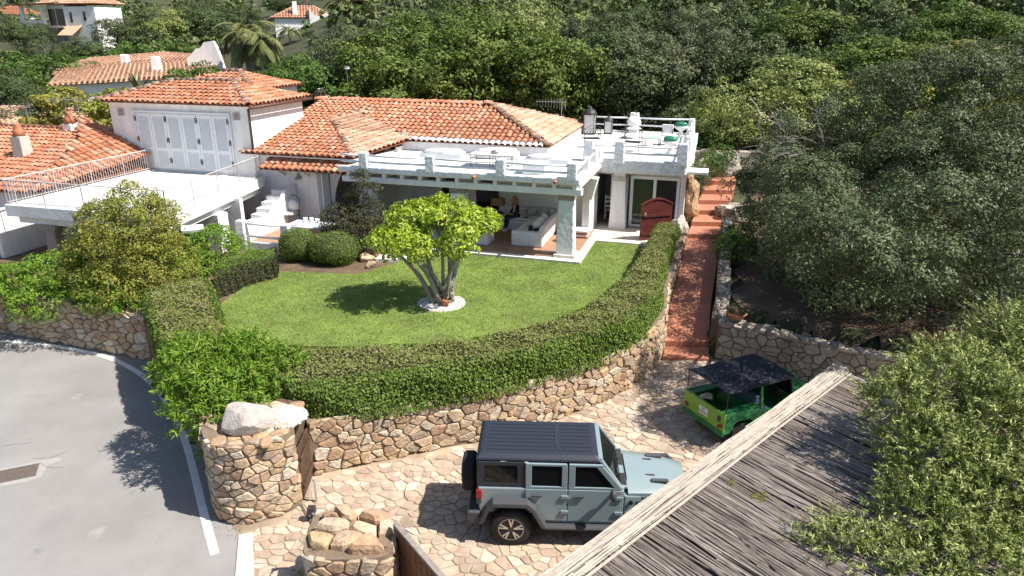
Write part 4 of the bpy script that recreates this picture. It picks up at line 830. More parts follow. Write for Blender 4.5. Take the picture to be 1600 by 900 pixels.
# ================================================================ VEGETATION
def UY(px, py, Y):
    u = (px - 800) / 1111.0; v = (py - 450) / 1111.0; c, s = math.cos(R(20)), math.sin(R(20))
    d = (u, c - s * v, -s - c * v); t = Y / d[1]
    return (d[0] * t, Y, 9.8 + d[2] * t)
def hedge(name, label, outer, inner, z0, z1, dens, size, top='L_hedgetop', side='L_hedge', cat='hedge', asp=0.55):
    """a clipped hedge: a twiggy core with leaves over its top and sides"""
    n = 40
    o_, _ = smooth_line([(p[0], p[1], 0) for p in outer], n); i_, _ = smooth_line([(p[0], p[1], 0) for p in inner], n)
    O = np.array([(p.x, p.y) for p in o_]); I = np.array([(p.x, p.y) for p in i_]); mid = (O[n // 2] + I[n // 2]) / 2
    root = thing(name, label, cat, (float(mid[0]), float(mid[1]), z0))
    b = MB(); vs = []
    for a, c in zip(O, I):
        d = (c - a) / np.linalg.norm(c - a) * 0.07; e, f = a + d, c - d
        vs += [(e[0], e[1], z0), (e[0], e[1], z1 - 0.28), (e[0] + d[0] * 2.2, e[1] + d[1] * 2.2, z1 - 0.10), (f[0] - d[0] * 2.2, f[1] - d[1] * 2.2, z1 - 0.10), (f[0], f[1], z1 - 0.28), (f[0], f[1], z0)]
    b.add(vs, [(6 * i + k, 6 * i + (k + 1) % 6, 6 * i + 6 + (k + 1) % 6, 6 * i + 6 + k) for i in range(n - 1) for k in range(6)] + [tuple(range(6)), tuple(range(6 * n - 1, 6 * n - 7, -1))], 0.0); b.build('twig_core', 'core', root)
    L = np.linalg.norm(np.diff(O, axis=0), axis=1).sum(); Wd = np.linalg.norm(O - I, axis=1).mean()
    def bump(P): return 0.05 * np.sin(P[:, 0] * 3.1 + 1.3 * np.sin(P[:, 1] * 2.3)) + 0.03 * np.sin(P[:, 1] * 5.7 + P[:, 0] * 2)
    # top
    m = int(L * Wd * dens); s = rng.random(m) * (n - 1.001); k = s.astype(int); f = (s - k)[:, None]; w = rng.random(m)[:, None]
    a = O[k] * (1 - f) + O[k + 1] * f; c = I[k] * (1 - f) + I[k + 1] * f; xy = a * (1 - w) + c * w
    e = np.minimum(w[:, 0], 1 - w[:, 0]) * Wd; z = z1 - 0.17 * np.exp(-(e / 0.15) ** 2) + bump(xy) + rng.normal(0, 0.024, m) + (rng.random(m) < 0.04) * rng.uniform(0.03, 0.12, m)
    P = np.c_[xy, z]; N = unit(np.array([0, 0, 1.0]) + rng.normal(0, 0.55, (m, 3)))
    tt = np.clip(0.5 + 0.3 * np.sin(xy[:, 0] * 2.2 + np.sin(xy[:, 1] * 1.7) * 2) + rng.normal(0, 0.28, m), 0, 0.99)
    np_mesh('top_foliage', leaf_verts(P, N, size * rng.uniform(0.6, 1.3, m), asp), 4, top, root, tt)
    # sides and ends
    PS, NS = [], []
    for A, Bq in ((O, I), (I, O)):
        m = int(L * (z1 - z0) * dens * 1.05); s = rng.random(m) * (n - 1.001); k = s.astype(int); f = (s - k)[:, None]
        a = A[k] * (1 - f) + A[k + 1] * f; c = Bq[k] * (1 - f) + Bq[k + 1] * f; d = (a - c) / np.linalg.norm(a - c, axis=1)[:, None]
        z = z0 + (z1 - z0) * rng.random(m) ** 0.85 - 0.02; rnd_ = 0.14 * np.exp(-((z1 - z) / 0.14) ** 2)
        q = a + d * (rng.normal(0, 0.03, m) - rnd_ + 0.04 * np.sin(s * 1.3 + z * 4))[:, None]
        PS.append(np.c_[q, z]); NS.append(unit(np.c_[d, np.full(m, 0.25)] + rng.normal(0, 0.5, (m, 3))))
    for e_, nx2 in ((0, 1), (n - 1, n - 2)):
        m = int(Wd * (z1 - z0) * dens); w = rng.random(m)[:, None]; d = O[e_] - O[nx2]; d = d / np.linalg.norm(d)
        PS.append(np.c_[O[e_] * (1 - w) + I[e_] * w + d * rng.normal(0.0, 0.03, (m, 1)), z0 + (z1 - z0) * rng.random(m)]); NS.append(unit(np.r_[d, 0.2][None] + rng.normal(0, 0.5, (m, 3))))
    P = np.concatenate(PS); N = np.concatenate(NS); m = len(P)
    np_mesh('side_foliage', leaf_verts(P, N, size * rng.uniform(0.6, 1.4, m), asp), 4, side, root)
    return root
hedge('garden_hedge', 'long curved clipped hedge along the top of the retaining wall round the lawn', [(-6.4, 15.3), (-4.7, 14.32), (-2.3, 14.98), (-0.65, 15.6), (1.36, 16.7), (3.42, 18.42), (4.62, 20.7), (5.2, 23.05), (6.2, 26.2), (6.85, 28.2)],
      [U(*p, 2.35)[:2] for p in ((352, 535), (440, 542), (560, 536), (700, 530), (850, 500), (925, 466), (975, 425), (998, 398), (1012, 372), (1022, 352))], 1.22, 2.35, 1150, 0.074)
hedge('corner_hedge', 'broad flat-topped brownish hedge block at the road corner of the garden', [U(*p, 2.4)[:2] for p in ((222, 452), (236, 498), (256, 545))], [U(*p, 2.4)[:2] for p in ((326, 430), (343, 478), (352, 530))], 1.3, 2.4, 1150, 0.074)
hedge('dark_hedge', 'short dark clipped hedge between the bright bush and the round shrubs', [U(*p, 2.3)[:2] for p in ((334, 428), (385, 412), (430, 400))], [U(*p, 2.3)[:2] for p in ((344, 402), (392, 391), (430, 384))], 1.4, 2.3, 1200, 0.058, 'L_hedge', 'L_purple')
def shrub(name, label, blobs, n, size, asp, m, z0=None, clump=0.2, shell=0.8, cat='shrub', stems=True, per=22, fill=0.15, up=0.3, bark='darkbark'):
    c0 = blobs[0][0]; zb = z0 if z0 is not None else min(b[0][2] - b[1][2] for b in blobs)
    cx = sum(b[0][0] for b in blobs) / len(blobs); cy = sum(b[0][1] for b in blobs) / len(blobs)
    root = thing(name, label, cat, (cx, cy, zb))
    if stems:
        st = MB()
        for b in blobs: limb(st, (cx + random.uniform(-0.15, 0.15), cy + random.uniform(-0.15, 0.15), zb - 0.1), (b[0][0], b[0][1], b[0][2]), 0.05, 0.015, 0.25)
        st.build('stem', bark, root, smooth=True)
    foliage('foliage', blobs, n, size, asp, m, root, clump, per, shell, up, fill)
    return root
def clipped(name, label, c, r, n, size, m):
    root = thing(name, label, 'shrub', (c[0], c[1], c[2] - r[2])); b = MB(); b.blob(c, (r[0] * 0.92, r[1] * 0.92, r[2] * 0.92), 3, 3, 0.03); b.build('twig_core', 'core', root)
    d = unit(rng.normal(size=(n, 3))); P = np.array(c) + d * np.array(r) * (1 + 0.04 * np.sin(d[:, 0:1] * 6 + c[0]) + 0.04 * np.sin(d[:, 1:2] * 5 + d[:, 2:3] * 4) + rng.normal(0, 0.028, (n, 1)) + (rng.random((n, 1)) < 0.03) * 0.07); P[:, 2] = np.maximum(P[:, 2], c[2] - r[2] * 0.85)
    np_mesh('foliage', leaf_verts(P, unit(d + rng.normal(0, 0.45, (n, 3))), size * rng.uniform(0.6, 1.3, n), 0.5), 4, m, root)
x, y, _ = U(462, 408, 1.5); clipped('round_shrub', 'smaller clipped ball shrub, left of the pair under the patio rail', (x, y + 0.5, 1.98), (0.74, 0.7, 0.66), 9000, 0.05, 'L_hedge')
x, y, _ = U(521, 412, 1.5); clipped('round_shrub', 'larger clipped oval ball shrub, right of the pair under the patio rail', (x, y + 0.4, 1.98), (0.95, 0.8, 0.68), 11000, 0.05, 'L_hedge')
def B(px, py, z, r, rz=None): p = U(px, py, z); return (p, (r, r, rz or r))
shrub('oleander', 'bright green long-leaved oleander bush spilling over the wall at the road corner', [B(308, 580, 2.2, 0.85, 0.75), B(375, 575, 2.15, 0.9, 0.7), B(430, 588, 2.0, 0.75, 0.6), B(320, 626, 1.95, 0.75, 0.8), B(380, 618, 1.85, 0.8, 0.7), B(346, 655, 1.7, 0.55, 0.6), B(440, 615, 1.6, 0.5, 0.5), B(342, 685, 1.25, 0.35, 0.4)], 9000, 0.16, 0.2, 'L_bright', 0.6, 0.26, 0.6, per=26)
shoots('shoot_leaves', [B(308, 580, 2.2, 0.85, 0.75), B(375, 575, 2.15, 0.9, 0.7), B(430, 588, 2.0, 0.75, 0.6), B(320, 626, 1.95, 0.75, 0.8), B(380, 618, 1.85, 0.8, 0.7), B(346, 655, 1.7, 0.55, 0.6), B(440, 615, 1.6, 0.5, 0.5), B(342, 685, 1.25, 0.35, 0.4)], 1500, 13, 0.16, 0.19, 'L_bright', [o for o in C.objects if o.name == 'oleander'][0], 0.34, 0.7)
shrub('roadside_shrub', 'bright green leafy shrub on the roadside wall at the far left', [B(30, 440, 2.0, 0.85, 0.6), B(75, 430, 2.1, 1.0, 0.65), B(120, 440, 2.0, 0.95, 0.6), B(165, 460, 1.8, 0.8, 0.6), B(-30, 450, 1.9, 1.0, 0.6), B(70, 470, 1.5, 1.0, 0.5), B(200, 475, 1.6, 0.6, 0.5)], 16000, 0.12, 0.4, 'L_bright', 1.3, 0.22, 0.78)
shrub('golden_shrub', 'tall yellow-green shrub growing in front of the white balcony', [((-12.40, 22.2, 3.5), (1.5, 1.4, 1.3)), ((-13.10, 22.0, 2.6), (1.3, 1.2, 1.1)), ((-11.60, 22.0, 2.5), (1.3, 1.2, 1.1)), ((-12.20, 22.5, 4.5), (0.75, 0.75, 0.7)), ((-13.20, 22.3, 4.0), (0.7, 0.7, 0.6)), ((-11.40, 22.3, 4.0), (0.7, 0.7, 0.7)), ((-12.30, 21.5, 1.9), (1.6, 1.1, 0.8))], 36000, 0.085, 0.5, 'L_gold', 1.3, 0.26, 0.78, per=34)
shrub('pale_bush', 'light green glossy bush between the golden shrub and the dark hedge', [B(290, 395, 2.2, 0.8, 0.7), B(335, 385, 2.3, 0.9, 0.7), B(365, 395, 2.0, 0.6, 0.5), B(305, 415, 1.8, 0.8, 0.5)], 9000, 0.10, 0.45, 'L_bright', 1.4, 0.2, 0.78)
x, y, _ = U(558, 396, 1.5)
shrub('climbing_shrub', 'dark purplish climbing shrub growing up the left end of the veranda', [((x, y, 2.25), (1.25, 0.9, 0.85)), ((x - 0.5, y, 2.7), (0.8, 0.75, 0.75)), ((x + 0.45, y + 0.1, 2.9), (0.8, 0.7, 0.7)), ((x + 0.1, y + 0.2, 3.6), (0.38, 0.35, 0.5)), ((x + 0.35, y, 4.3), (0.3, 0.3, 0.5)), ((x + 0.95, y - 0.1, 4.1), (0.3, 0.25, 0.2))], 20000, 0.075, 0.5, 'L_purple', 1.45, 0.2, 0.78)
# small tree on the lawn
tx, ty, _ = U(690, 474, 1.5)
lt = thing('lawn_tree', 'small multi-stemmed tree with flat lime-green crown on the lawn', 'tree', (tx, ty, 1.5))
lb = [((tx - 1.45, ty - 0.1, 3.75), (0.8, 0.8, 0.45)), ((tx - 0.75, ty + 0.5, 4.35), (0.8, 0.8, 0.48)), ((tx - 0.85, ty - 0.65, 3.75), (0.75, 0.7, 0.42)), ((tx + 0.15, ty + 0.75, 4.5), (0.8, 0.7, 0.45)), ((tx + 0.85, ty + 0.25, 4.3), (0.75, 0.7, 0.45)), ((tx + 0.65, ty - 0.6, 3.95), (0.6, 0.6, 0.5)), ((tx + 1.35, ty + 0.5, 4.2), (0.5, 0.5, 0.36)), ((tx - 1.0, ty - 0.2, 3.9), (0.7, 0.7, 0.4)), ((tx - 0.05, ty + 0.1, 4.45), (0.55, 0.6, 0.35))]
random.seed(21); st = MB()
starts = [(-0.22, 0.02), (-0.1, 0.12), (0.0, -0.05), (0.32, 0.05), (0.22, 0.16), (0.12, 0.0), (-0.3, -0.08)]
for k, (bl, s0) in enumerate(zip(lb, starts + [(0.3, -0.05), (0.05, 0.1)])):
    a = Vector((tx + s0[0], ty + s0[1], 1.48)); e = Vector(bl[0]) - Vector((0, 0, 0.2)); m1 = a.lerp(e, 0.4) + Vector((0, 0, 0.35)); m1 = Vector((a.x + (e.x - a.x) * 0.42, a.y + (e.y - a.y) * 0.42, a.z + (e.z - a.z) * 0.5)); m2 = a.lerp(e, 0.75) + Vector((random.uniform(-0.1, 0.1), random.uniform(-0.1, 0.1), 0.05))
    pts, _ = smooth_line([a, m1 + Vector((random.uniform(-0.08, 0.08), random.uniform(-0.08, 0.08), 0)), m2, e], 10)
    r0_ = 0.105 if k < 5 else 0.075; st.tube([tuple(p) for p in pts], [r0_ * (1 - 0.65 * i / 9) for i in range(10)], 8)
    for j in range(4):
        q = pts[5 + j % 4]; limb(st, q, (e.x + random.uniform(-0.45, 0.45), e.y + random.uniform(-0.45, 0.45), e.z + random.uniform(0.0, 0.3)), 0.035, 0.014, 0.3, 5, 4)
st.build('trunk', 'bark', lt, smooth=True)
foliage('crown', [((b_[0][0], b_[0][1], b_[0][2] - 0.22), b_[1]) for b_ in lb], 13500, 0.155, 0.4, 'L_lime', lt, 0.25, 30, 0.66, 0.5, 0.2)
ring = thing('pebble_ring', 'ring of white pebbles round the foot of the lawn tree', 'pebbles', (tx, ty, 1.5))
MB().lathe((tx + 0.02, ty, 1.49), [(0.76, 0.0), (0.74, 0.03), (0.5, 0.035), (0.1, 0.035)], 28).build('gravel_bed', 'palecon', ring)
b = MB()
for i in range(520):
    a = random.uniform(0, 6.28); r = 0.76 * math.sqrt(random.uniform(0.02, 1)); s = random.uniform(0.022, 0.045); x, y = tx + r * math.cos(a), ty + r * math.sin(a) * 0.95
    b.add([(x - s, y, 1.525), (x, y - s, 1.525), (x + s, y, 1.525), (x, y + s, 1.525), (x, y, 1.525 + s), (x, y, 1.505)], [(0, 1, 4), (1, 2, 4), (2, 3, 4), (3, 0, 4)])
stuff(b.build('loose_pebbles', 'gravel', ring))
po = thing('tree_foot_pot', 'small terracotta pot with a pinkish plant between the lawn tree stems', 'pot', (tx + 0.15, ty - 0.32, 1.52))
MB().lathe((tx + 0.15, ty - 0.32, 1.52), [(0.09, 0), (0.13, 0.2), (0.14, 0.24), (0.12, 0.24), (0.1, 0.2)], 12).build('pot', 'pot', po, smooth=True)
foliage('plant', [((tx + 0.22, ty - 0.22, 1.9), (0.2, 0.2, 0.16))], 500, 0.06, 0.5, 'L_purple', po, 0.08)
gx0, gy0, _ = U(444, 646, 1.95); gv = thing('white_gravel', 'patch of white gravel behind the boulder at the top of the gate pier', 'gravel', (gx0, gy0, 1.4)); b = MB()
MB().blob((gx0, gy0, 1.84), (0.5, 0.5, 0.12), 4, 2, 0.1).build('bed', 'palecon', gv); MB().prism([(-5.6, 13.5), (-4.78, 13.3), (-4.75, 14.3), (-5.6, 14.9)], 0.2, 1.85).build('soil_fill', 'soil', gv)
for i in range(420):
    a = random.uniform(0, 6.28); r = 0.5 * math.sqrt(random.random()); s = random.uniform(0.022, 0.045); x, y = gx0 + r * math.cos(a), gy0 + r * math.sin(a); z = 1.94 - 0.1 * (r / 0.6) ** 2
    b.add([(x - s, y, z), (x, y - s, z), (x + s, y, z), (x, y + s, z), (x, y, z + s)], [(0, 1, 4), (1, 2, 4), (2, 3, 4), (3, 0, 4)])
stuff(b.build('pebbles', 'gravel', gv))

# ---- trees: built once at the origin (about 6 m tall), then copied
def make_tree(name, label, m, n, size, asp, lobes, trunk_h=1.6, bark='darkbark', clump=0.34, shell=0.76, seed=1, per=90, loc=(0, 0, 0), rt=0.16, fill=0.15):
    random.seed(seed); t = thing(name, label, 'tree', (0, 0, 0)); st = MB(); pts = limb(st, (0, 0, -0.4), (random.uniform(-0.3, 0.3), random.uniform(-0.3, 0.3), trunk_h), rt, rt * 0.7, 0.12)
    for b in lobes: limb(st, pts[-1], (b[0][0], b[0][1], b[0][2]), rt * 0.55, 0.03, 0.25, 5)
    st.build('trunk', bark, t, smooth=True); foliage('crown', lobes, n, size, asp, m, t, clump, per, shell, 0.3, fill); return t
def lobes_for(seed, R_, Hh, k=9, base=1.6):
    r = random.Random(seed); out = []
    for i in range(k):
        a = i * 2.4 + r.uniform(-0.4, 0.4); d = R_ * (0.25 + 0.55 * math.sqrt((i + 0.5) / k)); f = 1 - d / R_
        s = R_ * r.uniform(0.42, 0.6); out.append(((d * math.cos(a), d * math.sin(a), base + (Hh - base) * (0.25 + 0.5 * f + r.uniform(-0.05, 0.25))), (s, s, s * r.uniform(0.65, 0.9))))
    return out
GRP = 'trees on the slope behind the villa'
KINDS = {}
def place_tree(kind, px, py, Y, label, rot=0.0, wide=1.0, group=GRP):
    spec = {'juniper': ('L_pine', 20000, 0.17, 0.55, 2.9, 6.0, 0.6), 'dark': ('L_dark', 20000, 0.17, 0.55, 2.8, 6.0, 0.6), 'mid': ('L_mid', 13000, 0.18, 0.55, 2.6, 5.0, 0.5), 'grey': ('L_grey', 12000, 0.15, 0.4, 2.7, 5.6, 0.5), 'olive': ('L_olive', 12000, 0.16, 0.35, 2.7, 5.2, 0.5), 'bush': ('L_bright', 9000, 0.16, 0.5, 2.2, 3.0, 0.3), 'gold': ('L_gold', 9000, 0.16, 0.5, 2.0, 3.4, 0.3), 'pale': ('L_mid', 9000, 0.15, 0.45, 2.4, 2.6, 0.36)}[kind]
    nm = {'juniper': 'juniper_tree', 'dark': 'evergreen_tree', 'mid': 'leafy_tree', 'grey': 'silvery_tree', 'olive': 'olive_tree', 'bush': 'green_bush', 'gold': 'yellow_green_bush', 'pale': 'scrub_bush'}[kind]
    x, _, zt = UY(px, py, Y); zg = ground_z(x, Y)
    if kind not in KINDS:
        t = make_tree(nm, label, spec[0], spec[1], spec[2], spec[3], lobes_for(hash(kind) % 7 + len(KINDS) * 3 + 2, spec[4], spec[5], 8, 0.7 if spec[5] > 4 else 0.4), 1.3 if spec[5] > 4 else 0.5, 'bark' if kind in ('grey', 'olive') else 'darkbark', spec[6], seed=len(KINDS) + 4)
        KINDS[kind] = t
    else: t = copy_tree(KINDS[kind])
    s = max((zt - zg) / (spec[5] + 0.45), 0.3); t.location = (x, Y, zg); t.scale = (s * wide, s * wide, s); t.rotation_euler = (0, 0, rot)
    t['label'] = label; t['category'] = 'tree' if spec[5] > 4 else 'bush'; t['group'] = group
    return t
T = place_tree
# behind the villa, nearest row
T('mid', 528, 72, 47, 'rounded mid-green tree behind the tile roof, left of the garden wall on the slope', 0.3)
T('mid', 462, 84, 47, 'mid-green bushy tree between the shutter house roof and the palm', 1.7, 1.1)
T('grey', 575, 6, 52, 'silvery grey-green tree above the low garden wall on the slope', 0.9)
T('juniper', 640, 18, 45, 'dark juniper right of the low garden wall, nearest the roof ridge', 2.1, 1.1)
T('juniper', 715, 8, 45, 'broad dark juniper behind the middle of the villa roof', 0.4, 1.15)
T('juniper', 800, 4, 45.5, 'juniper with bright tips behind the right part of the villa roof', 3.2, 1.1)
T('juniper', 872, 28, 44, 'juniper leaning over the comb antenna at the villa roof end', 4.4, 0.9)
T('dark', 935, 26, 48.5, 'dark evergreen in the deep shade behind the tall lantern', 1.2)
T('grey', 1015, 8, 47, 'grey-green tree with bare trunk behind the terrace chairs', 2.2, 1.1)
T('grey', 1095, 1, 47, 'sparse grey tree with bare twigs right of the terrace', 5.0, 1.15)
T('dark', 1060, 140, 43.5, 'low dark evergreen just behind the terrace back rail', 0.6)
T('olive', 1150, 128, 40, 'yellowish olive tree left of the light green olive', 3.8, 1.0)
T('olive', 1230, 84, 39, 'light yellow-green olive tree above the big dark tree', 1.1, 1.25)
T('olive', 1300, 88, 40, 'pale olive tree right of the light green olive above the big dark tree', 2.6, 1.2)
T('mid', 1110, 190, 40, 'green shrubby tree over the stone bank beside the terrace corner', 0.2, 0.9)
T('gold', 1480, 88, 38, 'bright yellow-green tree top showing over the big dark tree', 0.5, 1.6)
T('gold', 1580, 58, 39, 'bright yellow-green tree top at the right edge above the dark crown', 2.5, 1.5)
T('dark', 1165, 62, 46, 'dark evergreen behind the left light olive tree', 1.9, 1.25)
T('dark', 1255, 48, 45, 'dark evergreen directly above the light green olive', 2.9, 1.3)
T('juniper', 1345, 45, 43, 'juniper between the pale olive and the big dark crown', 0.9, 1.3)
T('dark', 985, 44, 45, 'dark evergreen filling the shade between the lantern and the terrace chairs', 4.0, 1.15)
T('juniper', 1425, 40, 42, 'juniper above the middle of the big dark crown', 3.9, 1.3)
# second row
for i, (k, px, py, Y, lab) in enumerate((('juniper', 600, 5, 58, 'juniper high on the slope above the silvery tree'), ('dark', 680, -5, 60, 'dark evergreen high on the slope above the broad juniper'), ('juniper', 765, -8, 58, 'juniper high on the slope above the middle of the villa roof'), ('olive', 850, -5, 60, 'olive tree high on the slope above the roof end'), ('grey', 935, -8, 60, 'grey tree high on the slope above the tall lantern'), ('dark', 1020, -10, 62, 'dark tree high on the slope above the terrace chairs'), ('grey', 1105, -12, 60, 'bare grey tree high on the slope above the terrace corner'), ('dark', 1190, -5, 56, 'dark evergreen above the light green olive'), ('juniper', 1270, -5, 54, 'juniper above the pale olive tree'), ('dark', 1350, 0, 52, 'dark evergreen at the top right of the centre, above the big crown'), ('juniper', 1430, 5, 50, 'juniper at the top right, second from the edge'), ('mid', 1510, 0, 50, 'fresh green tree at the top right beside the edge juniper'), ('juniper', 1595, -5, 48, 'juniper in the top right corner'))):
    T(k, px, py, Y, lab, i * 1.3, 1.15)
# left side among the houses
for i, (k, px, py, Y, lab, w) in enumerate((('pale', 30, 84, 64, 'light green rounded scrub bush at the left edge beside the bleached roof', 1.5), ('pale', 105, 80, 78, 'light green scrub bush above the left end of the bleached roof', 1.5), ('dark', 5, 104, 56, 'dark bush at the left edge below the light green scrub', 1.0), ('pale', 190, 66, 82, 'soft green scrub bush above the middle of the bleached roof', 1.7), ('pale', 250, 66, 84, 'soft green scrub bush above the right end of the bleached roof', 1.6),
        ('gold', 125, 128, 41, 'yellow-green bush behind the left corner of the shutter house', 1.25), ('gold', 175, 132, 44, 'yellow-green bush touching the shutter house roof on its left', 1.1), ('dark', 30, 146, 43, 'dark green hedge-like bush behind the two left antennas', 1.6), ('dark', 80, 140, 45, 'dark bush between the left antennas and the yellow-green bush', 1.4), ('mid', 268, 108, 48, 'green bush in front of the bleached roof, right of the agave', 1.0), ('mid', 330, 96, 50, 'green bush below the shaggy palm', 1.1),
        ('dark', 30, 22, 105, 'dark tree left of the far terraced house', 1.2), ('grey', 75, 52, 84, 'grey-green bush in front of the far terraced house', 1.2), ('dark', 120, 55, 80, 'dark bush below the far terraced house', 1.2), ('dark', 205, 12, 98, 'dark tree right of the far terraced house', 1.2), ('olive', 235, 8, 100, 'olive tree between the far terraced house and the palm', 1.3), ('dark', 290, -2, 104, 'broad dark tree on the skyline left of the shaggy palm', 1.4), ('dark', 340, -6, 110, 'dark tree on the skyline above the shaggy palm', 1.3), ('mid', 290, 62, 82, 'green bush by the white wall left of the shaggy palm', 1.0),
        ('mid', 580, 34, 64, 'dense green tree right of the far white house', 1.2), ('pale', 442, 86, 64, 'low green bush at the foot of the small shaggy palm', 1.2), ('mid', 415, 98, 54, 'green bush between the small shaggy palm and the shutter house roof', 1.0), ('dark', 440, -10, 140, 'dark tree on the skyline behind the far white house', 1.4))):
    T(k, px, py, Y, lab, i * 0.9, w, 'trees and bushes among the far houses')
# far wood as one mass
M['L_wood'] = leafmat('leaf_far_wood', [(0.075, 0.115, 0.033), (0.115, 0.16, 0.04), (0.06, 0.09, 0.026), (0.145, 0.17, 0.06), (0.16, 0.175, 0.09), (0.10, 0.145, 0.038), (0.08, 0.10, 0.045)], 0.15)
VV = []; TT = []; random.seed(5)
k = 0
while k < 2500:
    Y = 56 + 290 * random.random() ** 2.0; x = random.uniform(-0.95, 1.0) * Y
    t_ = x / Y
    low = (-0.72 < t_ < -0.52 and 62 < Y < 124) or (-0.40 < t_ < -0.25 and 62 < Y < 130)
    if (-0.42 < t_ < -0.22 and Y < 135) or (low and random.random() < 0.7) or (t_ < -0.3 and Y < 76) or (t_ > -0.3 and Y < 62): continue
    k += 1; g = ground_z(x, Y); h = random.uniform(3.2, 6.5) if t_ > -0.3 else random.uniform(1.8, 4.6); h = 1.3 if low else h; r = h * random.uniform(0.42, 0.6); n = int(130 * max(0.5, min(1.8, 90 / Y)))
    P, N, ct = crown_points([((x, Y, g + h * 0.55), (r, r, h * 0.45)), ((x + r * 0.5, Y - r * 0.4, g + h * 0.5), (r * 0.6, r * 0.6, h * 0.35)), ((x - r * 0.5, Y - r * 0.3, g + h * 0.6), (r * 0.6, r * 0.6, h * 0.35))], n, 0.5, 12, 0.75, 0.4, 0.05)
    VV.append(leaf_verts(P, N, rng.uniform(0.35, 0.7, n) * max(1, Y / 110), 0.6)); TT.append(np.clip(random.random() * 0.8 + 0.2 * ct, 0, 0.99))
wd = np_mesh('hillside_wood', np.concatenate(VV), 4, 'L_wood', None, np.concatenate(TT)); stuff(wd); wd['label'] = 'dense green mediterranean wood covering the hillside behind everything'; wd['category'] = 'wood'

# ---- big dark evergreen on the right bank
ok = thing('holm_oak', 'huge dark evergreen tree covering the right side above the bank', 'tree', (11.8, 22.5, 1.5))
def BY(px, py, Y, r, rz=None): return (UY(px, py, Y), (r, r, rz or r * 0.85))
ob = [BY(1210, 285, 25, 1.6), BY(1260, 330, 23, 1.9), BY(1300, 240, 26, 2.2), BY(1390, 200, 26, 2.4), BY(1470, 180, 25, 2.5), BY(1560, 170, 25, 2.6), BY(1370, 310, 23, 2.3), BY(1480, 290, 22, 2.4), BY(1580, 290, 21, 2.4), BY(1320, 415, 21, 1.7), BY(1420, 410, 20, 2.0), BY(1530, 400, 19, 2.2), BY(1620, 420, 19, 2.2), BY(1250, 400, 22.5, 1.2), BY(1670, 280, 22, 2.8), BY(1700, 400, 20, 2.6), ((8.7, 16.9, 4.8), (1.3, 1.3, 1.0)), ((9.4, 14.9, 4.6), (1.3, 1.3, 1.0)), ((8.5, 18.7, 4.4), (1.2, 1.2, 1.0)), ((10.6, 17.0, 5.2), (1.8, 1.8, 1.4)), ((11.9, 15.2, 5.0), (1.9, 1.9, 1.5)), ((9.3, 21.0, 4.4), (1.3, 1.3, 1.0)), ((9.9, 23.4, 4.8), (1.4, 1.4, 1.1)), ((8.0, 15.6, 4.7), (1.2, 1.2, 0.95)), ((8.1, 17.7, 4.7), (1.2, 1.2, 0.95))]
random.seed(33); st = MB(); p1 = limb(st, (11.2, 22.5, 1.0), (11.6, 22.8, 3.4), 0.38, 0.28, 0.2); p2 = limb(st, (13.6, 20.5, 1.2), (13.4, 20.8, 3.2), 0.3, 0.22, 0.2)
for q in ob: limb(st, (p1 if q[0][0] < 13 else p2)[-1], q[0], 0.14, 0.04, 0.25)
st.build('trunk', 'darkbark', ok, smooth=True)
foliage('crown', ob, 310000, 0.092, 0.45, 'L_oak', ok, 0.44, 150, 0.66, 0.35, 0.10)
b = MB(); random.seed(3)
for i in range(130):
    c = Vector(UY(random.uniform(1185, 1290), random.uniform(165, 290), random.uniform(23.4, 24.6))); d = Vector((random.uniform(-1, 0.4), random.uniform(-0.7, 0.2), random.uniform(-0.2, 0.8))).normalized()
    limb(b, c, c + d * random.uniform(0.3, 0.9), 0.009, 0.003, 0.3, 4, 4)
stuff(b.build('bare_twigs', 'deadtwig', ok))
# ---- olive in the right foreground
ol = thing('foreground_olive', 'feathery pale green olive tree over the reed roof in the right foreground', 'tree', (6.6, 9.6, 0.0))
fb = [BY(1470, 590, 11.4, 1.15), BY(1385, 625, 11.0, 0.85), BY(1545, 650, 10.6, 1.2), BY(1440, 700, 10.2, 1.0), BY(1540, 770, 9.6, 1.15), BY(1420, 790, 9.4, 0.9), BY(1300, 850, 8.9, 0.65), BY(1380, 880, 8.6, 0.8), BY(1500, 880, 8.6, 1.0), BY(1600, 560, 12, 1.2), BY(1640, 700, 10.6, 1.4), BY(1620, 860, 9, 1.2), BY(1235, 860, 8.9, 0.4), BY(1560, 520, 12.6, 0.9)]
random.seed(12); fb = [((b_[0][0] + 0.22, b_[0][1], b_[0][2] - 0.15), tuple(0.74 * q_ for q_ in b_[1])) for b_ in fb]; st = MB(); p1 = limb(st, (6.9, 9.4, 0.0), (6.8, 9.7, 2.3), 0.17, 0.12, 0.25)
for q in fb: limb(st, p1[-1], q[0], 0.055, 0.015, 0.3)
st.build('trunk', 'bark', ol, smooth=True)
shoots('crown', fb, 5200, 20, 0.09, 0.27, 'L_olive', ol, 0.45, 0.5)
b = MB()
for i in range(260):
    q = fb[random.randrange(len(fb))]; d = Vector((random.gauss(0, 1), random.gauss(0, 1), random.gauss(0.4, 1))).normalized(); c = Vector(q[0]) + Vector((d.x * q[1][0], d.y * q[1][1], d.z * q[1][2])) * 0.7
    limb(b, c, c + d * random.uniform(0.25, 0.6) + Vector((0, 0, 0.1)), 0.007, 0.003, 0.3, 4, 3)
stuff(b.build('twigs', 'deadtwig', ol))
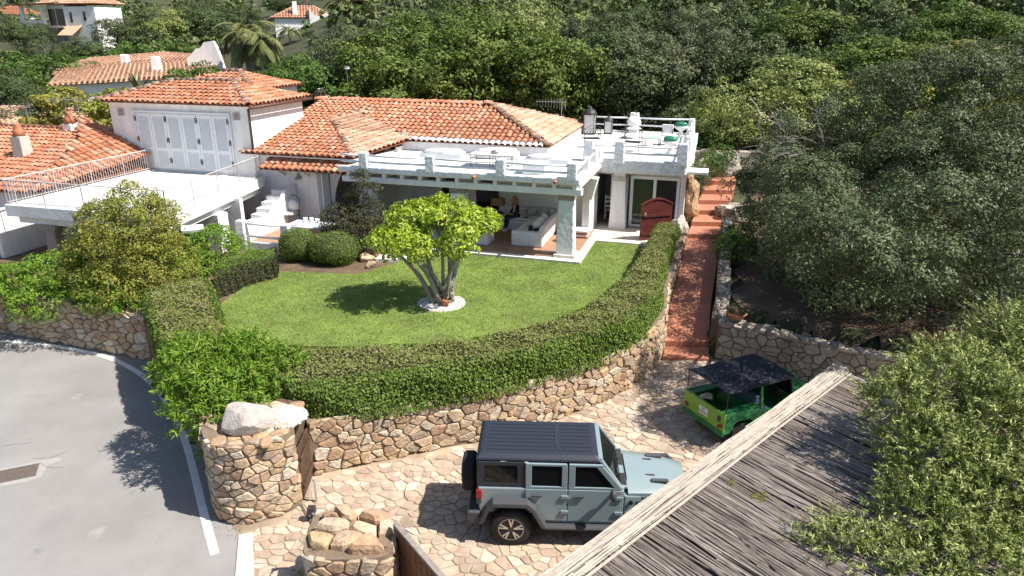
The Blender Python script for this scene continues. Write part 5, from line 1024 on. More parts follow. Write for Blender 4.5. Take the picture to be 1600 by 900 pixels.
# ---- bank plants and the bowl
shrub('bank_shrub', 'dark green shrub on the wall beside the red path', [((8.4, 25.6, 2.0), (0.75, 0.8, 0.6)), ((8.7, 26.4, 2.2), (0.6, 0.7, 0.5))], 5000, 0.09, 0.45, 'L_mid', 1.4, 0.2)
shrub('terrace_side_shrub', 'green shrub on the rocky bank right of the terrace corner', [((9.6, 34.5, 3.6), (0.7, 0.6, 0.5)), ((10.3, 35.2, 3.9), (0.6, 0.6, 0.5))], 3500, 0.1, 0.45, 'L_mid', 3.0, 0.2)
shrub('stair_shrub', 'dark bush squeezed between the standing rock and the upper steps', [((8.6, 32.8, 3.2), (0.55, 0.7, 0.6)), ((8.5, 33.6, 3.0), (0.5, 0.6, 0.6))], 3500, 0.09, 0.45, 'L_dark', 2.3, 0.2)
shrub('understorey_shrub', 'dark undergrowth at the foot of the huge evergreen by the bank', [((10.2, 24.5, 2.1), (1.2, 1.0, 0.7)), ((11.8, 23.6, 2.2), (1.2, 1.0, 0.8)), ((9.4, 27.5, 2.4), (0.9, 1.0, 0.7))], 6000, 0.11, 0.45, 'L_dark', 1.3, 0.25)
x, y, _ = U(1150, 498, 1.36); pt = thing('bowl_planter', 'wide terracotta bowl planter on the shaded bank above the green car', 'planter', (x, y, 1.34))
MB().lathe((x, y, 1.34), [(0.14, 0), (0.25, 0.1), (0.3, 0.2), (0.32, 0.22), (0.28, 0.22), (0.2, 0.15)], 18).build('bowl', 'pot', pt, smooth=True); stuff(foliage('plant', [((x, y, 1.62), (0.22, 0.22, 0.1))], 160, 0.1, 0.2, 'L_dark', pt, 0.1))
# ---- palms
def palm(name, label, px, py, Y, trunk_h, nf, L, loc_dead=True, seed=1, th=0.28):
    random.seed(seed); x, _, zc = UY(px, py, Y); zg = ground_z(x, Y); t = thing(name, label, 'palm tree', (x, Y, zg)); st = MB(); st.tube([(x, Y, zg - 0.3), (x + 0.1, Y, (zg + zc) / 2), (x, Y, zc)], [th, th * 0.85, th * 0.95], 10); st.build('trunk', 'bark', t, smooth=True)
    V = []; 
    for i in range(nf):
        a = random.uniform(0, 6.28); el = random.uniform(-0.9, 1.2) if loc_dead else random.uniform(0.2, 1.3); LL = L * random.uniform(0.75, 1.1); d = Vector((math.cos(a), math.sin(a), 0)); p = Vector((x, Y, zc)); sd = d.cross(Vector((0, 0, 1)))
        N = 16; e = el
        for j in range(N):
            step_ = LL / N; q = p + (d * math.cos(e) + Vector((0, 0, math.sin(e)))) * step_; up_ = (-d * math.sin(e) + Vector((0, 0, math.cos(e))))
            ll_ = LL * 0.16 * math.sin(math.pi * (j + 1.5) / (N + 2)) + 0.08
            for s in (-1, 1):
                tip = q + sd * s * ll_ * 0.75 + (q - p).normalized() * ll_ * 0.6 - up_ * ll_ * 0.25; w = 0.03 * L / 2.2
                V += [p + up_ * 0.0, p + (q - p) * 1.0, tip + (q - p) * 0.15, tip - (q - p) * 0.35]
            p = q; e -= 1.9 / N * (1.0 if el > 0 else 0.5)
    V = np.array([tuple(v) for v in V]); np_mesh('fronds', V, 4, 'L_palm', t)
palm('date_palm', 'shaggy palm with drooping fronds left of the far white house', 385, 52, 62, 3, 60, 3.0, True, 2, 0.5)
palm('date_palm', 'upright palm with arching fronds at the top left of centre', 548, 14, 70, 3, 46, 3.6, False, 3, 0.4)
palm('date_palm', 'small shaggy palm right of the drooping palm', 408, 62, 58, 2, 40, 2.2, True, 5, 0.3)
palm('cycad', 'small dark cycad in front of the far white house', 452, 50, 100, 1, 26, 2.2, False, 7, 0.25)
x, _, z = UY(217, 134, 47); ag = thing('agave', 'blue-grey agave with stiff leaves in front of the bleached roof', 'agave', (x, 47, z - 0.6)); b = MB()
for i in range(16):
    a = i * 2.4; el = random.uniform(0.3, 1.3); d = Vector((math.cos(a) * math.cos(el), math.sin(a) * math.cos(el), math.sin(el))); s = Vector((-math.sin(a), math.cos(a), 0)) * 0.1; c = Vector((x, 47, z - 0.5)); b.add([tuple(c - s), tuple(c + s), tuple(c + d * 0.8 + s * 1.1), tuple(c + d * 1.6), tuple(c + d * 0.8 - s * 1.1)], [(0, 1, 2, 3, 4)])
b.build('leaves', 'L_grey', ag)
# ================================================================ VEHICLES
M['carpaint'] = mat('pale_blue_grey_paint', (0.225, 0.285, 0.30), 0.28, spec=0.5, coat=0.6)
M['hardtop'] = mat('satin_black_hardtop', (0.022, 0.026, 0.036), 0.42, None, (60, 0.85, 1.2), spec=0.5)
M['trimblk'] = mat('grey_black_plastic', (0.055, 0.056, 0.06), 0.6, None, (90, 0.85, 1.15))
M['rubber'] = mat('tyre_rubber', (0.022, 0.021, 0.02), 0.85, (60, 0.4, 0.01))
M['rim'] = mat('machined_rim', (0.55, 0.52, 0.48), 0.35, metal=0.85)
M['rimdark'] = mat('dark_rim', (0.03, 0.03, 0.032), 0.45)
M['carglass'] = mat('tinted_car_glass', (0.008, 0.009, 0.009), 0.05, spec=0.25)
M['redlens'] = mat('red_lens', (0.30, 0.012, 0.012), 0.2)
M['decal'] = mat('black_decal', (0.01, 0.01, 0.01), 0.5)
def text_mesh(body, size, m, parent, mtx, name='lettering', depth=0.001, extra=0.0):
    cu = bpy.data.curves.new('lettering', 'FONT'); cu.body = body; cu.size = size; cu.extrude = depth; cu.align_x = 'CENTER'; cu.align_y = 'CENTER'; cu.offset = extra
    to = bpy.data.objects.new('lettering_curve', cu); C.objects.link(to); bpy.context.view_layer.update()
    me = bpy.data.meshes.new_from_object(to.evaluated_get(bpy.context.evaluated_depsgraph_get())); bpy.data.objects.remove(to)
    me.materials.clear(); me.materials.append(M[m]); o = bpy.data.objects.new(name, me); C.objects.link(o); o.parent = parent
    mm = mtx.copy(); mm.translation = mtx.translation - root_loc(parent); o.matrix_local = mm
    return o
ja = R(-2.5); jx, jy = 0.02, 12.62
def J0(x, y, z): return (jx + x * math.cos(ja) - y * math.sin(ja), jy + x * math.sin(ja) + y * math.cos(ja), z)
def J(x, y, z): return J0(x, y, z + 0.12 * min(max((z - 0.42) / 1.2, 0), 1))
jeep = thing('off_road_vehicle', 'pale grey-blue four-door off-road vehicle with black hardtop parked on the paving', 'car', J(1.5, 0, 0))
def arch(cx, r, z0, n=9, zc=0.43):
    return [(cx + r * math.cos(math.pi * i / (n - 1)), max(zc + r * math.sin(math.pi * i / (n - 1)), z0)) for i in range(n)]   # front to rear
prof = [(-0.64, 0.62), (-0.66, 1.22), (2.22, 1.22), (2.22, 0.50), (0.56, 0.50)] + arch(0.0, 0.53, 0.50)[0:] + [(-0.62, 0.58)]
b = MB(J)
for sy in (-1, 1): b.extr(prof, 'y', sy * 0.70, sy * 0.80)
b.box(-0.66, 2.22, -0.70, 0.70, 0.62, 0.70).box(-0.665, -0.58, -0.7, 0.7, 0.60, 1.22); b.build('body', 'carpaint', jeep, bevel=0.025)
b = MB(J); b.box(-0.55, 3.4, -0.45, 0.45, 0.34, 0.5).box(-0.9, 0.9, -0.1, 0.1, 0.3, 0.45); b.build('chassis', 'rubber', jeep)
# engine bay and bonnet
b = MB(J); b.add([(2.22, -0.80, 0.5), (2.22, 0.80, 0.5), (3.5, 0.62, 0.55), (3.5, -0.62, 0.55), (2.22, -0.80, 1.12), (2.22, 0.80, 1.12), (3.5, 0.62, 1.0), (3.5, -0.62, 1.0)], [(0, 3, 2, 1), (4, 5, 6, 7), (0, 1, 5, 4), (1, 2, 6, 5), (2, 3, 7, 6), (3, 0, 4, 7)]); b.build('front_body', 'carpaint', jeep, bevel=0.03)
vs = []; nxh, nyh = 12, 13
for i in range(nxh):
    t = i / (nxh - 1); x = 2.30 + 1.24 * t; w = 0.775 - 0.16 * t
    for j in range(nyh):
        q = -1 + 2 * j / (nyh - 1); z = 1.255 - 0.07 * t - 0.10 * t ** 5 - 0.10 * abs(q) ** 6 + (0.028 * (1 - t * 0.6) if abs(q) < 0.58 else 0)
        vs.append((x, q * w, z))
fs = [(i * nyh + j, i * nyh + j + 1, (i + 1) * nyh + j + 1, (i + 1) * nyh + j) for i in range(nxh - 1) for j in range(nyh - 1)]
b = MB(J); b.add(vs, fs); o = b.build('bonnet', 'carpaint', jeep, smooth=True)
for sy in (-1, 1):
    b = MB(J)
    rim_ = [(2.30 + 1.24 * i / 11, sy * (0.775 - 0.16 * i / 11)) for i in range(12)]
    v2 = [(x, y, 1.155 - 0.07 * (x - 2.3) / 1.24 - 0.1 * ((x - 2.3) / 1.24) ** 5 + 0.003) for x, y in rim_] + [(x, y, 0.98) for x, y in rim_]
    b.add(v2, [(i, i + 1, 13 + i, 12 + i) for i in range(11)])
    b.build('bonnet_side', 'carpaint', o)
for x, sy, L, w in ((2.95, -0.44, 0.36, 0.10), (2.95, 0.44, 0.36, 0.10), (2.78, -0.28, 0.2, 0.045), (2.78, 0.28, 0.2, 0.045)):
    z = 1.275 - 0.07 * (x - 2.3) / 1.24
    v = MB(J); v.prism([(x - L / 2 + 0.03, sy - w / 2), (x + L / 2 - 0.03, sy - w / 2), (x + L / 2, sy - w * 0.2), (x + L / 2, sy + w * 0.2), (x + L / 2 - 0.03, sy + w / 2), (x - L / 2 + 0.03, sy + w / 2), (x - L / 2, sy)], z - 0.02, z + 0.010); vo = v.build('bonnet_vent', 'trimblk', o)
    if L > 0.3:
        for k in range(9): MB(J).bar(J(x - 0.13 + k * 0.033, sy - w * 0.36, z + 0.013) if False else (x - 0.13 + k * 0.033, sy - w * 0.36, z + 0.013), (x - 0.115 + k * 0.033, sy + w * 0.36, z + 0.013), 0.008, 0.006).build('vent_slat', 'alu', vo)
MB(J).box(2.13, 2.30, -0.70, 0.70, 1.20, 1.245).build('cowl', 'carpaint', jeep, bevel=0.01)
for y0, y1 in ((-0.64, -0.24), (0.05, 0.64)):
    g = MB(J); g.box(2.14, 2.28, y0, y1, 1.246, 1.256); go = g.build('cowl_grille', 'trimblk', jeep)
    for k in range(10): MB(J).box(2.15, 2.27, y0 + 0.02 + k * (y1 - y0 - 0.03) / 10, y0 + 0.032 + k * (y1 - y0 - 0.03) / 10, 1.257, 1.262).build('grille_slat', 'rubber', go)
for y in (-0.3, 0.25):
    w = MB(J); w.tube([(2.2, y, 1.27), (2.12, y - 0.05, 1.32), (2.02, y - 0.38, 1.42)], 0.009, 5); w.build('wiper', 'rubber', jeep)
g = MB(J); g.box(3.5, 3.56, -0.6, 0.6, 0.62, 1.04); go = g.build('grille', 'carpaint', jeep, bevel=0.02)
for k in range(7): MB(J).box(3.555, 3.566, -0.27 + k * 0.08, -0.22 + k * 0.08, 0.7, 0.98).build('grille_slot', 'decal', go)
for sy in (-1, 1): MB(J).lathe((3.55, sy * 0.43, 0.86), [(0.10, 0), (0.10, 0.02), (0.08, 0.035)], 14, 'x').build('headlight', 'alu', go)
MB(J).box(3.6, 3.85, -0.85, 0.85, 0.48, 0.68).build('front_bumper', 'trimblk', jeep, bevel=0.04)
b = MB(J); b.extr([(-0.60, 0.5), (-0.62, 0.72), (-0.86, 0.72), (-0.9, 0.66), (-0.9, 0.54), (-0.8, 0.47)], 'y', -0.86, 0.86); b.build('rear_bumper', 'trimblk', jeep, bevel=0.03)
# hardtop
def loft(secs):   # sections: lists of points with equal count
    n = len(secs[0]); vs = [p for s in secs for p in s]; fs = [(i * n + j, i * n + (j + 1) % n, (i + 1) * n + (j + 1) % n, (i + 1) * n + j) for i in range(len(secs) - 1) for j in range(n)]
    return vs, fs + [list(range(n))[::-1], list(range((len(secs) - 1) * n, len(secs) * n))]
b = MB(J); ring = lambda z, xa, xb, w: [(xa, -w, z), (xb, -w, z), (xb, w, z), (xa, w, z)]
vs, fs = loft([ring(1.735, -0.70, 1.76, 0.72), ring(1.79, -0.69, 1.74, 0.71), ring(1.855, -0.62, 1.66, 0.62), ring(1.87, -0.55, 1.6, 0.55)]); b.add(vs, fs); roof_ = b.build('hardtop', 'hardtop', jeep, bevel=0.02)
for k in range(8): MB(J).box(-0.5, 0.85, -0.50 + k * 0.135, -0.44 + k * 0.135, 1.868, 1.879).build('roof_rib', 'hardtop', roof_)
for k in range(8): MB(J).box(0.98, 1.55, -0.50 + k * 0.135, -0.44 + k * 0.135, 1.868, 1.878).build('roof_rib', 'hardtop', roof_)
b = MB(J); b.tube([(0.98, -0.71, 1.795), (0.97, -0.6, 1.872), (0.87, -0.3, 1.88), (0.87, 0.3, 1.88), (0.97, 0.6, 1.872)], 0.007, 5); b.build('roof_seam', 'trimblk', roof_)
for sy in (-1, 1):      # rear quarter in black with its window
    q = MB(J); y0, y1 = sorted((sy * 0.735, sy * 0.775)); f = 0.09
    P = lambda x, z: (x, z)
    for poly in ([(-0.68, 1.22), (0.26, 1.22), (0.26, 1.31), (-0.67, 1.31)], [(-0.66, 1.68), (0.26, 1.68), (0.26, 1.745), (-0.66, 1.745)], [(-0.68, 1.31), (-0.55, 1.31), (-0.52, 1.68), (-0.66, 1.68)], [(0.12, 1.31), (0.26, 1.31), (0.26, 1.68), (0.12, 1.68)]): q.extr(poly, 'y', y0, y1)
    qo = q.build('rear_quarter', 'hardtop', jeep)
    MB(J).extr([(-0.56, 1.30), (0.13, 1.30), (0.13, 1.69), (-0.53, 1.69)], 'y', *sorted((sy * 0.745, sy * 0.76))).build('window', 'carglass', qo)
MB(J).box(-0.69, -0.64, -0.72, 0.72, 1.22, 1.74).build('rear_glass', 'carglass', jeep)
# doors
def door(name, xs_, zs_, wx, sy, handle, slope=0):
    x0, x1 = xs_; y0, y1 = sorted((sy * 0.803, sy * 0.825)); d = MB(J)
    low = [(x0, 0.86), (x0 + 0.30, 0.56), (x1, 0.56), (x1, 1.225), (x0, 1.225)] if name == 'rear_door' else [(x0, 0.56), (x1 - 0.12, 0.56), (x1, 0.68), (x1, 1.225), (x0, 1.225)]
    d.extr(low, 'y', y0, y1); do = d.build(name, 'carpaint', jeep, bevel=0.012)
    w0, w1 = wx; yy = sorted((sy * 0.745, sy * 0.80)); f = MB(J); top = 1.70
    f.extr([(x0, 1.225), (x1, 1.225), (x1, 1.27), (x0, 1.27)], 'y', *yy); f.extr([(x0, 1.27), (w0, 1.27), (w0, top), (x0, top)], 'y', *yy)
    f.extr([(w1, 1.27), (x1, 1.27), (x1 - slope, top), (w1 - slope, top)], 'y', *yy); f.extr([(x0, top), (x1 - slope, top), (x1 - slope - 0.02, 1.75), (x0, 1.75)], 'y', *yy); f.build('window_frame', 'carpaint', do, bevel=0.01)
    MB(J).extr([(w0 - 0.02, 1.26), (w1 + 0.02, 1.26), (w1 + 0.02 - slope, 1.71), (w0 - 0.02, 1.71)], 'y', *sorted((sy * 0.765, sy * 0.778))).build('window', 'carglass', do)
    h = MB(J); h.bar((handle - 0.11, sy * 0.85, 1.10), (handle + 0.11, sy * 0.85, 1.10), 0.03, 0.035); h.build('door_handle', 'trimblk', do, bevel=0.01)
    for z in (1.08, 0.76): MB(J).box(x1 - 0.12, x1 + 0.03, *sorted((sy * 0.826, sy * 0.855)), z - 0.03, z + 0.035).build('hinge', 'carpaint', do, bevel=0.008)
for sy in (-1, 1): door('rear_door', (0.28, 1.10), None, (0.40, 0.99), sy, 0.50); door('front_door', (1.125, 2.16), None, (1.25, 2.02), sy, 1.33, 0.36)
# windscreen
b = MB(J)
wv = [(2.18, -0.74, 1.22), (2.18, 0.74, 1.22), (1.74, 0.68, 1.80), (1.74, -0.68, 1.80)]
def lerp3(a, c, t): return tuple(a[i] + (c[i] - a[i]) * t for i in range(3))
for a, c in ((0, 1), (1, 2), (2, 3), (3, 0)): b.bar(wv[a], wv[c], 0.09, 0.06)
ws = b.build('windscreen_frame', 'carpaint', jeep, bevel=0.01); MB(J).add([(x + 0.02, y, z) for x, y, z in wv], [(0, 1, 2, 3)]).build('windscreen', 'carglass', ws)
# wing mirror, lamps, steps
for sy in (-1, 1):
    m_ = MB(J); m_.blob((1.98, sy * 1.02, 1.27), (0.07, 0.11, 0.12), 2, 2, 0.03); m_.bar((2.02, sy * 0.82, 1.2), (1.99, sy * 0.98, 1.23), 0.06, 0.05); m_.build('wing_mirror', 'trimblk', jeep, smooth=True)
    MB(J).box(-0.70, -0.58, *sorted((sy * 0.66, sy * 0.822)), 0.98, 1.17).build('tail_lamp', 'redlens', jeep, bevel=0.02); MB(J).box(-0.695, -0.6, *sorted((sy * 0.67, sy * 0.815)), 0.88, 0.985).build('reverse_lamp', 'trimblk', jeep)
    st_ = MB(J); st_.extr([(sy * 0.78, 0.42), (sy * 0.92, 0.42), (sy * 0.94, 0.46), (sy * 0.9, 0.50), (sy * 0.78, 0.50)], 'x', 0.62, 2.42); st_.build('side_step', 'trimblk', jeep, bevel=0.01)
    # flared arches
    for cx in (0.0, 3.0):
        pts = [(cx - 0.66, 0.56), (cx - 0.5, 0.86), (cx - 0.36, 1.0), (cx + 0.34, 1.0), (cx + 0.48, 0.88), (cx + 0.70, 0.5)]; inn = [(cx - 0.56, 0.54), (cx - 0.43, 0.82), (cx - 0.32, 0.91), (cx + 0.30, 0.91), (cx + 0.41, 0.82), (cx + 0.60, 0.49)]
        f = MB(J); n = len(pts); vs = []
        for (px_, pz), (qx, qz) in zip(pts, inn): vs += [(px_, sy * 0.79, pz + 0.03), (px_, sy * 0.97, pz - 0.01), (qx, sy * 0.985, qz), (qx, sy * 0.79, qz)]
        f.add(vs, [(4 * i + k, 4 * i + (k + 1) % 4, 4 * i + 4 + (k + 1) % 4, 4 * i + 4 + k) for i in range(n - 1) for k in range(4)] + [(0, 1, 2, 3), (4 * n - 1, 4 * n - 2, 4 * n - 3, 4 * n - 4)]); f.build('wheel_arch', 'trimblk', jeep, bevel=0.015)
        il = MB(J); il.extr(arch(cx, 0.52, 0.3) + [(cx - 0.5, 0.3)], 'y', *sorted((sy * 0.5, sy * 0.52))); il.build('arch_liner', 'rubber', jeep)
def wheel(cx, cy, cz, side, par, axis='y', Rr=0.415, tw=0.27, yaw=0):
    t = MB(J0); prof_ = [(Rr * 0.62, -tw / 2), (Rr * 0.9, -tw / 2), (Rr * 0.97, -tw * 0.42), (Rr, -tw * 0.3), (Rr, tw * 0.3), (Rr * 0.97, tw * 0.42), (Rr * 0.9, tw / 2), (Rr * 0.62, tw / 2)]
    t.lathe((cx, cy, cz), prof_, 32, axis); w = t.build('wheel', 'rubber', par, smooth=True)
    if axis == 'y':
        tr = MB(J0)
        for k in range(36):
            a = 2 * math.pi * k / 36
            for s in (-1, 1):
                c0 = (cx + Rr * 0.995 * math.cos(a), cy + s * tw * 0.33, cz + Rr * 0.995 * math.sin(a)); c1 = (cx + Rr * 1.0 * math.cos(a + 0.08), cy + s * tw * 0.1, cz + Rr * 1.0 * math.sin(a + 0.08)); tr.bar(c0, c1, 0.035, 0.03)
        stuff(tr.build('tread', 'rubber', w))
        f = side * tw * 0.5
        MB(J0).lathe((cx, cy + f * 0.55, cz), [(Rr * 0.62, -0.02), (Rr * 0.62, 0.02)], 28, 'y').build('rim_well', 'rimdark', w)
        rg = MB(J0); N = 28; rv = []
        for k in range(N):
            a = 2 * math.pi * k / N
            for r_, d_ in ((0.64, 0.92), (0.60, 1.04), (0.565, 0.94)): rv.append((cx + Rr * r_ * math.cos(a), cy + f * d_, cz + Rr * r_ * math.sin(a)))
        rg.add(rv, [(3 * k + q, 3 * k + q + 1, 3 * ((k + 1) % N) + q + 1, 3 * ((k + 1) % N) + q) for k in range(N) for q in range(2)]); rg.build('rim', 'rim', w, smooth=True)
        for k in range(5):
            a = 2 * math.pi * k / 5 + 0.3
            for da in (-0.17, 0.17):
                s_ = MB(J0); s_.bar((cx + Rr * 0.15 * math.cos(a), cy + f * 0.93, cz + Rr * 0.15 * math.sin(a)), (cx + Rr * 0.58 * math.cos(a + da), cy + f * 0.96, cz + Rr * 0.58 * math.sin(a + da)), 0.03, 0.03); s_.build('spoke', 'rim', w)
        MB(J0).lathe((cx, cy + f * 0.9, cz), [(Rr * 0.16, 0.0), (Rr * 0.15, f * 0.2)], 12, 'y').build('hub', 'rimdark', w)
    return w
for cx in (0.0, 3.0):
    for sy in (-1, 1): wheel(cx, sy * 0.80, 0.415, sy, jeep)
sw = wheel(-0.90, 0.02, 1.13, -1, jeep, 'x', 0.41, 0.26); sw.name = 'spare_wheel'
MB(J0).lathe((-1.035, 0.02, 1.13), [(0.26, 0.0), (0.24, -0.02), (0.1, -0.03)], 24, 'x').build('spare_cover', 'trimblk', sw)
MB(J).box(-0.78, -0.66, -0.12, 0.16, 0.95, 1.2).build('spare_bracket', 'trimblk', jeep)
MB(J).lathe((2.36, -0.795, 0.98), [(0.045, 0), (0.04, -0.03)], 12, 'y').build('side_badge', 'decal', jeep)
mt = Matrix.Translation(J(2.86, -0.757, 1.085)) @ Matrix.Rotation(ja, 4, 'Z') @ Matrix.Rotation(R(7.2), 4, 'Z') @ Matrix.Rotation(R(88), 4, 'X') @ Matrix.Rotation(R(2.5), 4, 'Z') @ Matrix.Diagonal((1.5, 1, 1, 1))
text_mesh('RUBICON', 0.095, 'decal', jeep, mt, depth=0.003, extra=0.002)

# ---------------------------------------------------------------- green open beach car
M['green'] = mat('green_plastic_body', (0.022, 0.17, 0.055), 0.45, None, (5, 0.85, 1.12))
M['lime'] = mat('lime_tailgate', (0.20, 0.40, 0.045), 0.45, None, (5, 0.85, 1.12))
M['canvas'] = mat('navy_canvas', (0.018, 0.02, 0.03), 0.9, (14, 0.3, 0.02), (3, 0.75, 1.3))
M['bluegrey'] = mat('blue_grey_vinyl', (0.06, 0.10, 0.15), 0.6)
ka = math.atan2(0.434, 0.90); kx, ky = 4.86, 15.87
def K(x, y, z): return (kx + x * math.cos(ka) - y * math.sin(ka), ky + x * math.sin(ka) + y * math.cos(ka), z)
mh = thing('beach_car', 'small green open beach car with navy canvas top parked in the shade', 'car', K(1.7, 0, 0))
side = [(0.0, 0.42), (0.02, 0.98), (0.9, 0.94), (1.25, 0.80), (2.05, 0.80), (2.25, 0.96), (3.45, 0.84), (3.5, 0.42), (3.2, 0.4), (3.12, 0.62), (2.9, 0.74), (2.62, 0.74), (2.42, 0.62), (2.36, 0.36), (0.98, 0.36), (0.92, 0.62), (0.72, 0.72), (0.48, 0.72), (0.28, 0.6), (0.2, 0.4)]
for sy in (-1, 1):
    b = MB(K); b.extr(side, 'y', *sorted((sy * 0.70, sy * 0.765))); so = b.build('side_panel', 'green', mh, bevel=0.015)
    for k in range(6): 
        b = MB(K); b.bar((0.05, sy * 0.77, 0.82 - 0.045 * k), (0.95 if k < 3 else 0.24, sy * 0.77, 0.79 - 0.045 * k), 0.016, 0.022); b.build('rib', 'green', so)
    for k in range(5): MB(K).bar((1.0, sy * 0.77, 0.72 - 0.07 * k), (2.35, sy * 0.77, 0.72 - 0.07 * k), 0.016, 0.03).build('rib', 'green', so)
    b = MB(K); b.box(0.02, 1.25, *sorted((sy * 0.5, sy * 0.70)), 0.90, 0.955); b.build('side_shelf', 'green', mh, bevel=0.02)
b = MB(K); b.box(0.03, 2.3, -0.7, 0.7, 0.44, 0.5).box(1.02, 1.08, -0.7, 0.7, 0.5, 0.86); b.build('floor_pan', 'green', mh)
b = MB(K); b.box(-0.02, 0.05, -0.765, 0.765, 0.42, 0.98); tg = b.build('tailgate', 'lime', mh, bevel=0.02)
MB(K).box(-0.05, 0.02, -0.77, 0.77, 0.36, 0.5).build('rear_sill', 'green', mh, bevel=0.02)
for sy in (-1, 1):
    for dy, z in ((0.66, 0.64), (0.60, 0.60)): MB(K).lathe((-0.02, sy * dy, z), [(0.045, 0), (0.042, -0.03), (0.02, -0.04)], 12, 'x').build('tail_lamp', 'redlens', tg)
MB(K).box(-0.03, -0.015, -0.63, -0.52, 0.72, 0.88).build('reverse_lamp', 'trimblk', tg)
pl = MB(K).box(-0.032, -0.02, -0.17, 0.15, 0.62, 0.84).build('number_plate', 'shutter', tg)
base_m = Matrix.Rotation(ka, 4, 'Z') @ Matrix(((0, 0, -1, 0), (-1, 0, 0, 0), (0, 1, 0, 0), (0, 0, 0, 1)))
text_mesh('EA', 0.10, 'decal', tg, Matrix.Translation(K(-0.034, -0.01, 0.785)) @ base_m); text_mesh('955NC', 0.095, 'decal', tg, Matrix.Translation(K(-0.034, -0.01, 0.69)) @ base_m)
b = MB(K); b.add([(2.25, -0.70, 0.94), (2.25, 0.70, 0.94), (3.0, 0.62, 0.86), (3.0, -0.62, 0.86), (3.5, 0.5, 0.72), (3.5, -0.5, 0.72), (3.52, 0.5, 0.42), (3.52, -0.5, 0.42), (2.25, -0.7, 0.42), (2.25, 0.7, 0.42)], [(0, 1, 2, 3), (3, 2, 4, 5), (5, 4, 6, 7), (0, 8, 9, 1), (7, 6, 9, 8)]); bo = b.build('bonnet', 'green', mh, bevel=0.03)
for k in range(5): MB(K).bar((2.4, -0.4 + 0.2 * k, 0.945), (2.98, -0.37 + 0.185 * k, 0.88), 0.03, 0.02).build('bonnet_rib', 'green', bo)
for sy in (-1, 1): MB(K).lathe((3.3, sy * 0.55, 0.84), [(0.09, 0), (0.1, 0.06), (0.05, 0.14)], 12, 'x').build('headlight', 'green', mh)
vs = []; nx2, ny2 = 9, 7
for i in range(nx2):
    for j in range(ny2): 
        x = 0.02 + 2.2 * i / (nx2 - 1); y = -0.76 + 1.52 * j / (ny2 - 1); q = abs(2 * j / (ny2 - 1) - 1); vs.append((x, y, 1.60 - 0.05 * q ** 2 - 0.03 * math.sin(math.pi * ((x / 1.1) % 1.0)) - (0.05 * (x - 1.9) if x > 1.9 else 0) + random.uniform(-0.008, 0.008)))
b = MB(K); b.add(vs, [(i * ny2 + j, i * ny2 + j + 1, (i + 1) * ny2 + j + 1, (i + 1) * ny2 + j) for i in range(nx2 - 1) for j in range(ny2 - 1)]); o = b.build('canvas_top', 'canvas', mh, smooth=True); md = o.modifiers.new('solid', 'SOLIDIFY'); md.thickness = 0.02
for x, y in ((0.05, -0.73), (0.05, 0.73), (1.1, -0.73), (1.1, 0.73)):
    MB(K).tube([(x, y, 0.92), (x, y, 1.56)], 0.014, 6).build('hood_post', 'iron', mh)
for sy in (-1, 1): MB(K).bar((2.28, sy * 0.7, 0.92), (2.12, sy * 0.7, 1.52), 0.05, 0.04).build('windscreen_pillar', 'iron', mh); MB(K).bar((1.22, sy * 0.73, 0.8), (1.12, sy * 0.73, 1.5), 0.06, 0.035).build('door_pillar', 'green', mh)
MB(K).add([(2.27, -0.68, 0.94), (2.27, 0.68, 0.94), (2.13, 0.68, 1.52), (2.13, -0.68, 1.52)], [(0, 1, 2, 3)]).build('windscreen', 'carglass', mh)
for sy in (-1, 1):
    b = MB(K); b.box(1.2, 1.65, sy * 0.36 - 0.25, sy * 0.36 + 0.25, 0.55, 0.72).box(1.08, 1.24, sy * 0.36 - 0.25, sy * 0.36 + 0.25, 0.7, 1.16); b.build('seat', 'bluegrey', mh, bevel=0.05)
b = MB(K); b.lathe((1.95, -0.36, 1.02), [(0.19, -0.012), (0.2, 0.0), (0.19, 0.012), (0.175, 0.0)], 20, 'x'); b.build('steering_wheel', 'rubber', mh)
def plain_wheel(cx, cy, par, fr, Rr=0.29, tw=0.14):
    t = MB(fr); t.lathe((cx, cy, Rr), [(Rr * 0.6, -tw / 2), (Rr * 0.95, -tw / 2), (Rr, -tw * 0.3), (Rr, tw * 0.3), (Rr * 0.95, tw / 2), (Rr * 0.6, tw / 2)], 24, 'y'); w = t.build('wheel', 'rubber', par, smooth=True)
    MB(fr).lathe((cx, cy, Rr), [(Rr * 0.6, -tw * 0.4), (Rr * 0.55, -tw * 0.45), (Rr * 0.2, -tw * 0.5), (Rr * 0.2, tw * 0.5), (Rr * 0.55, tw * 0.45), (Rr * 0.6, tw * 0.4)], 20, 'y').build('rim', 'greyfab', w)
for cx in (0.6, 2.77):
    for sy in (-1, 1): plain_wheel(cx, sy * 0.64, mh, K)
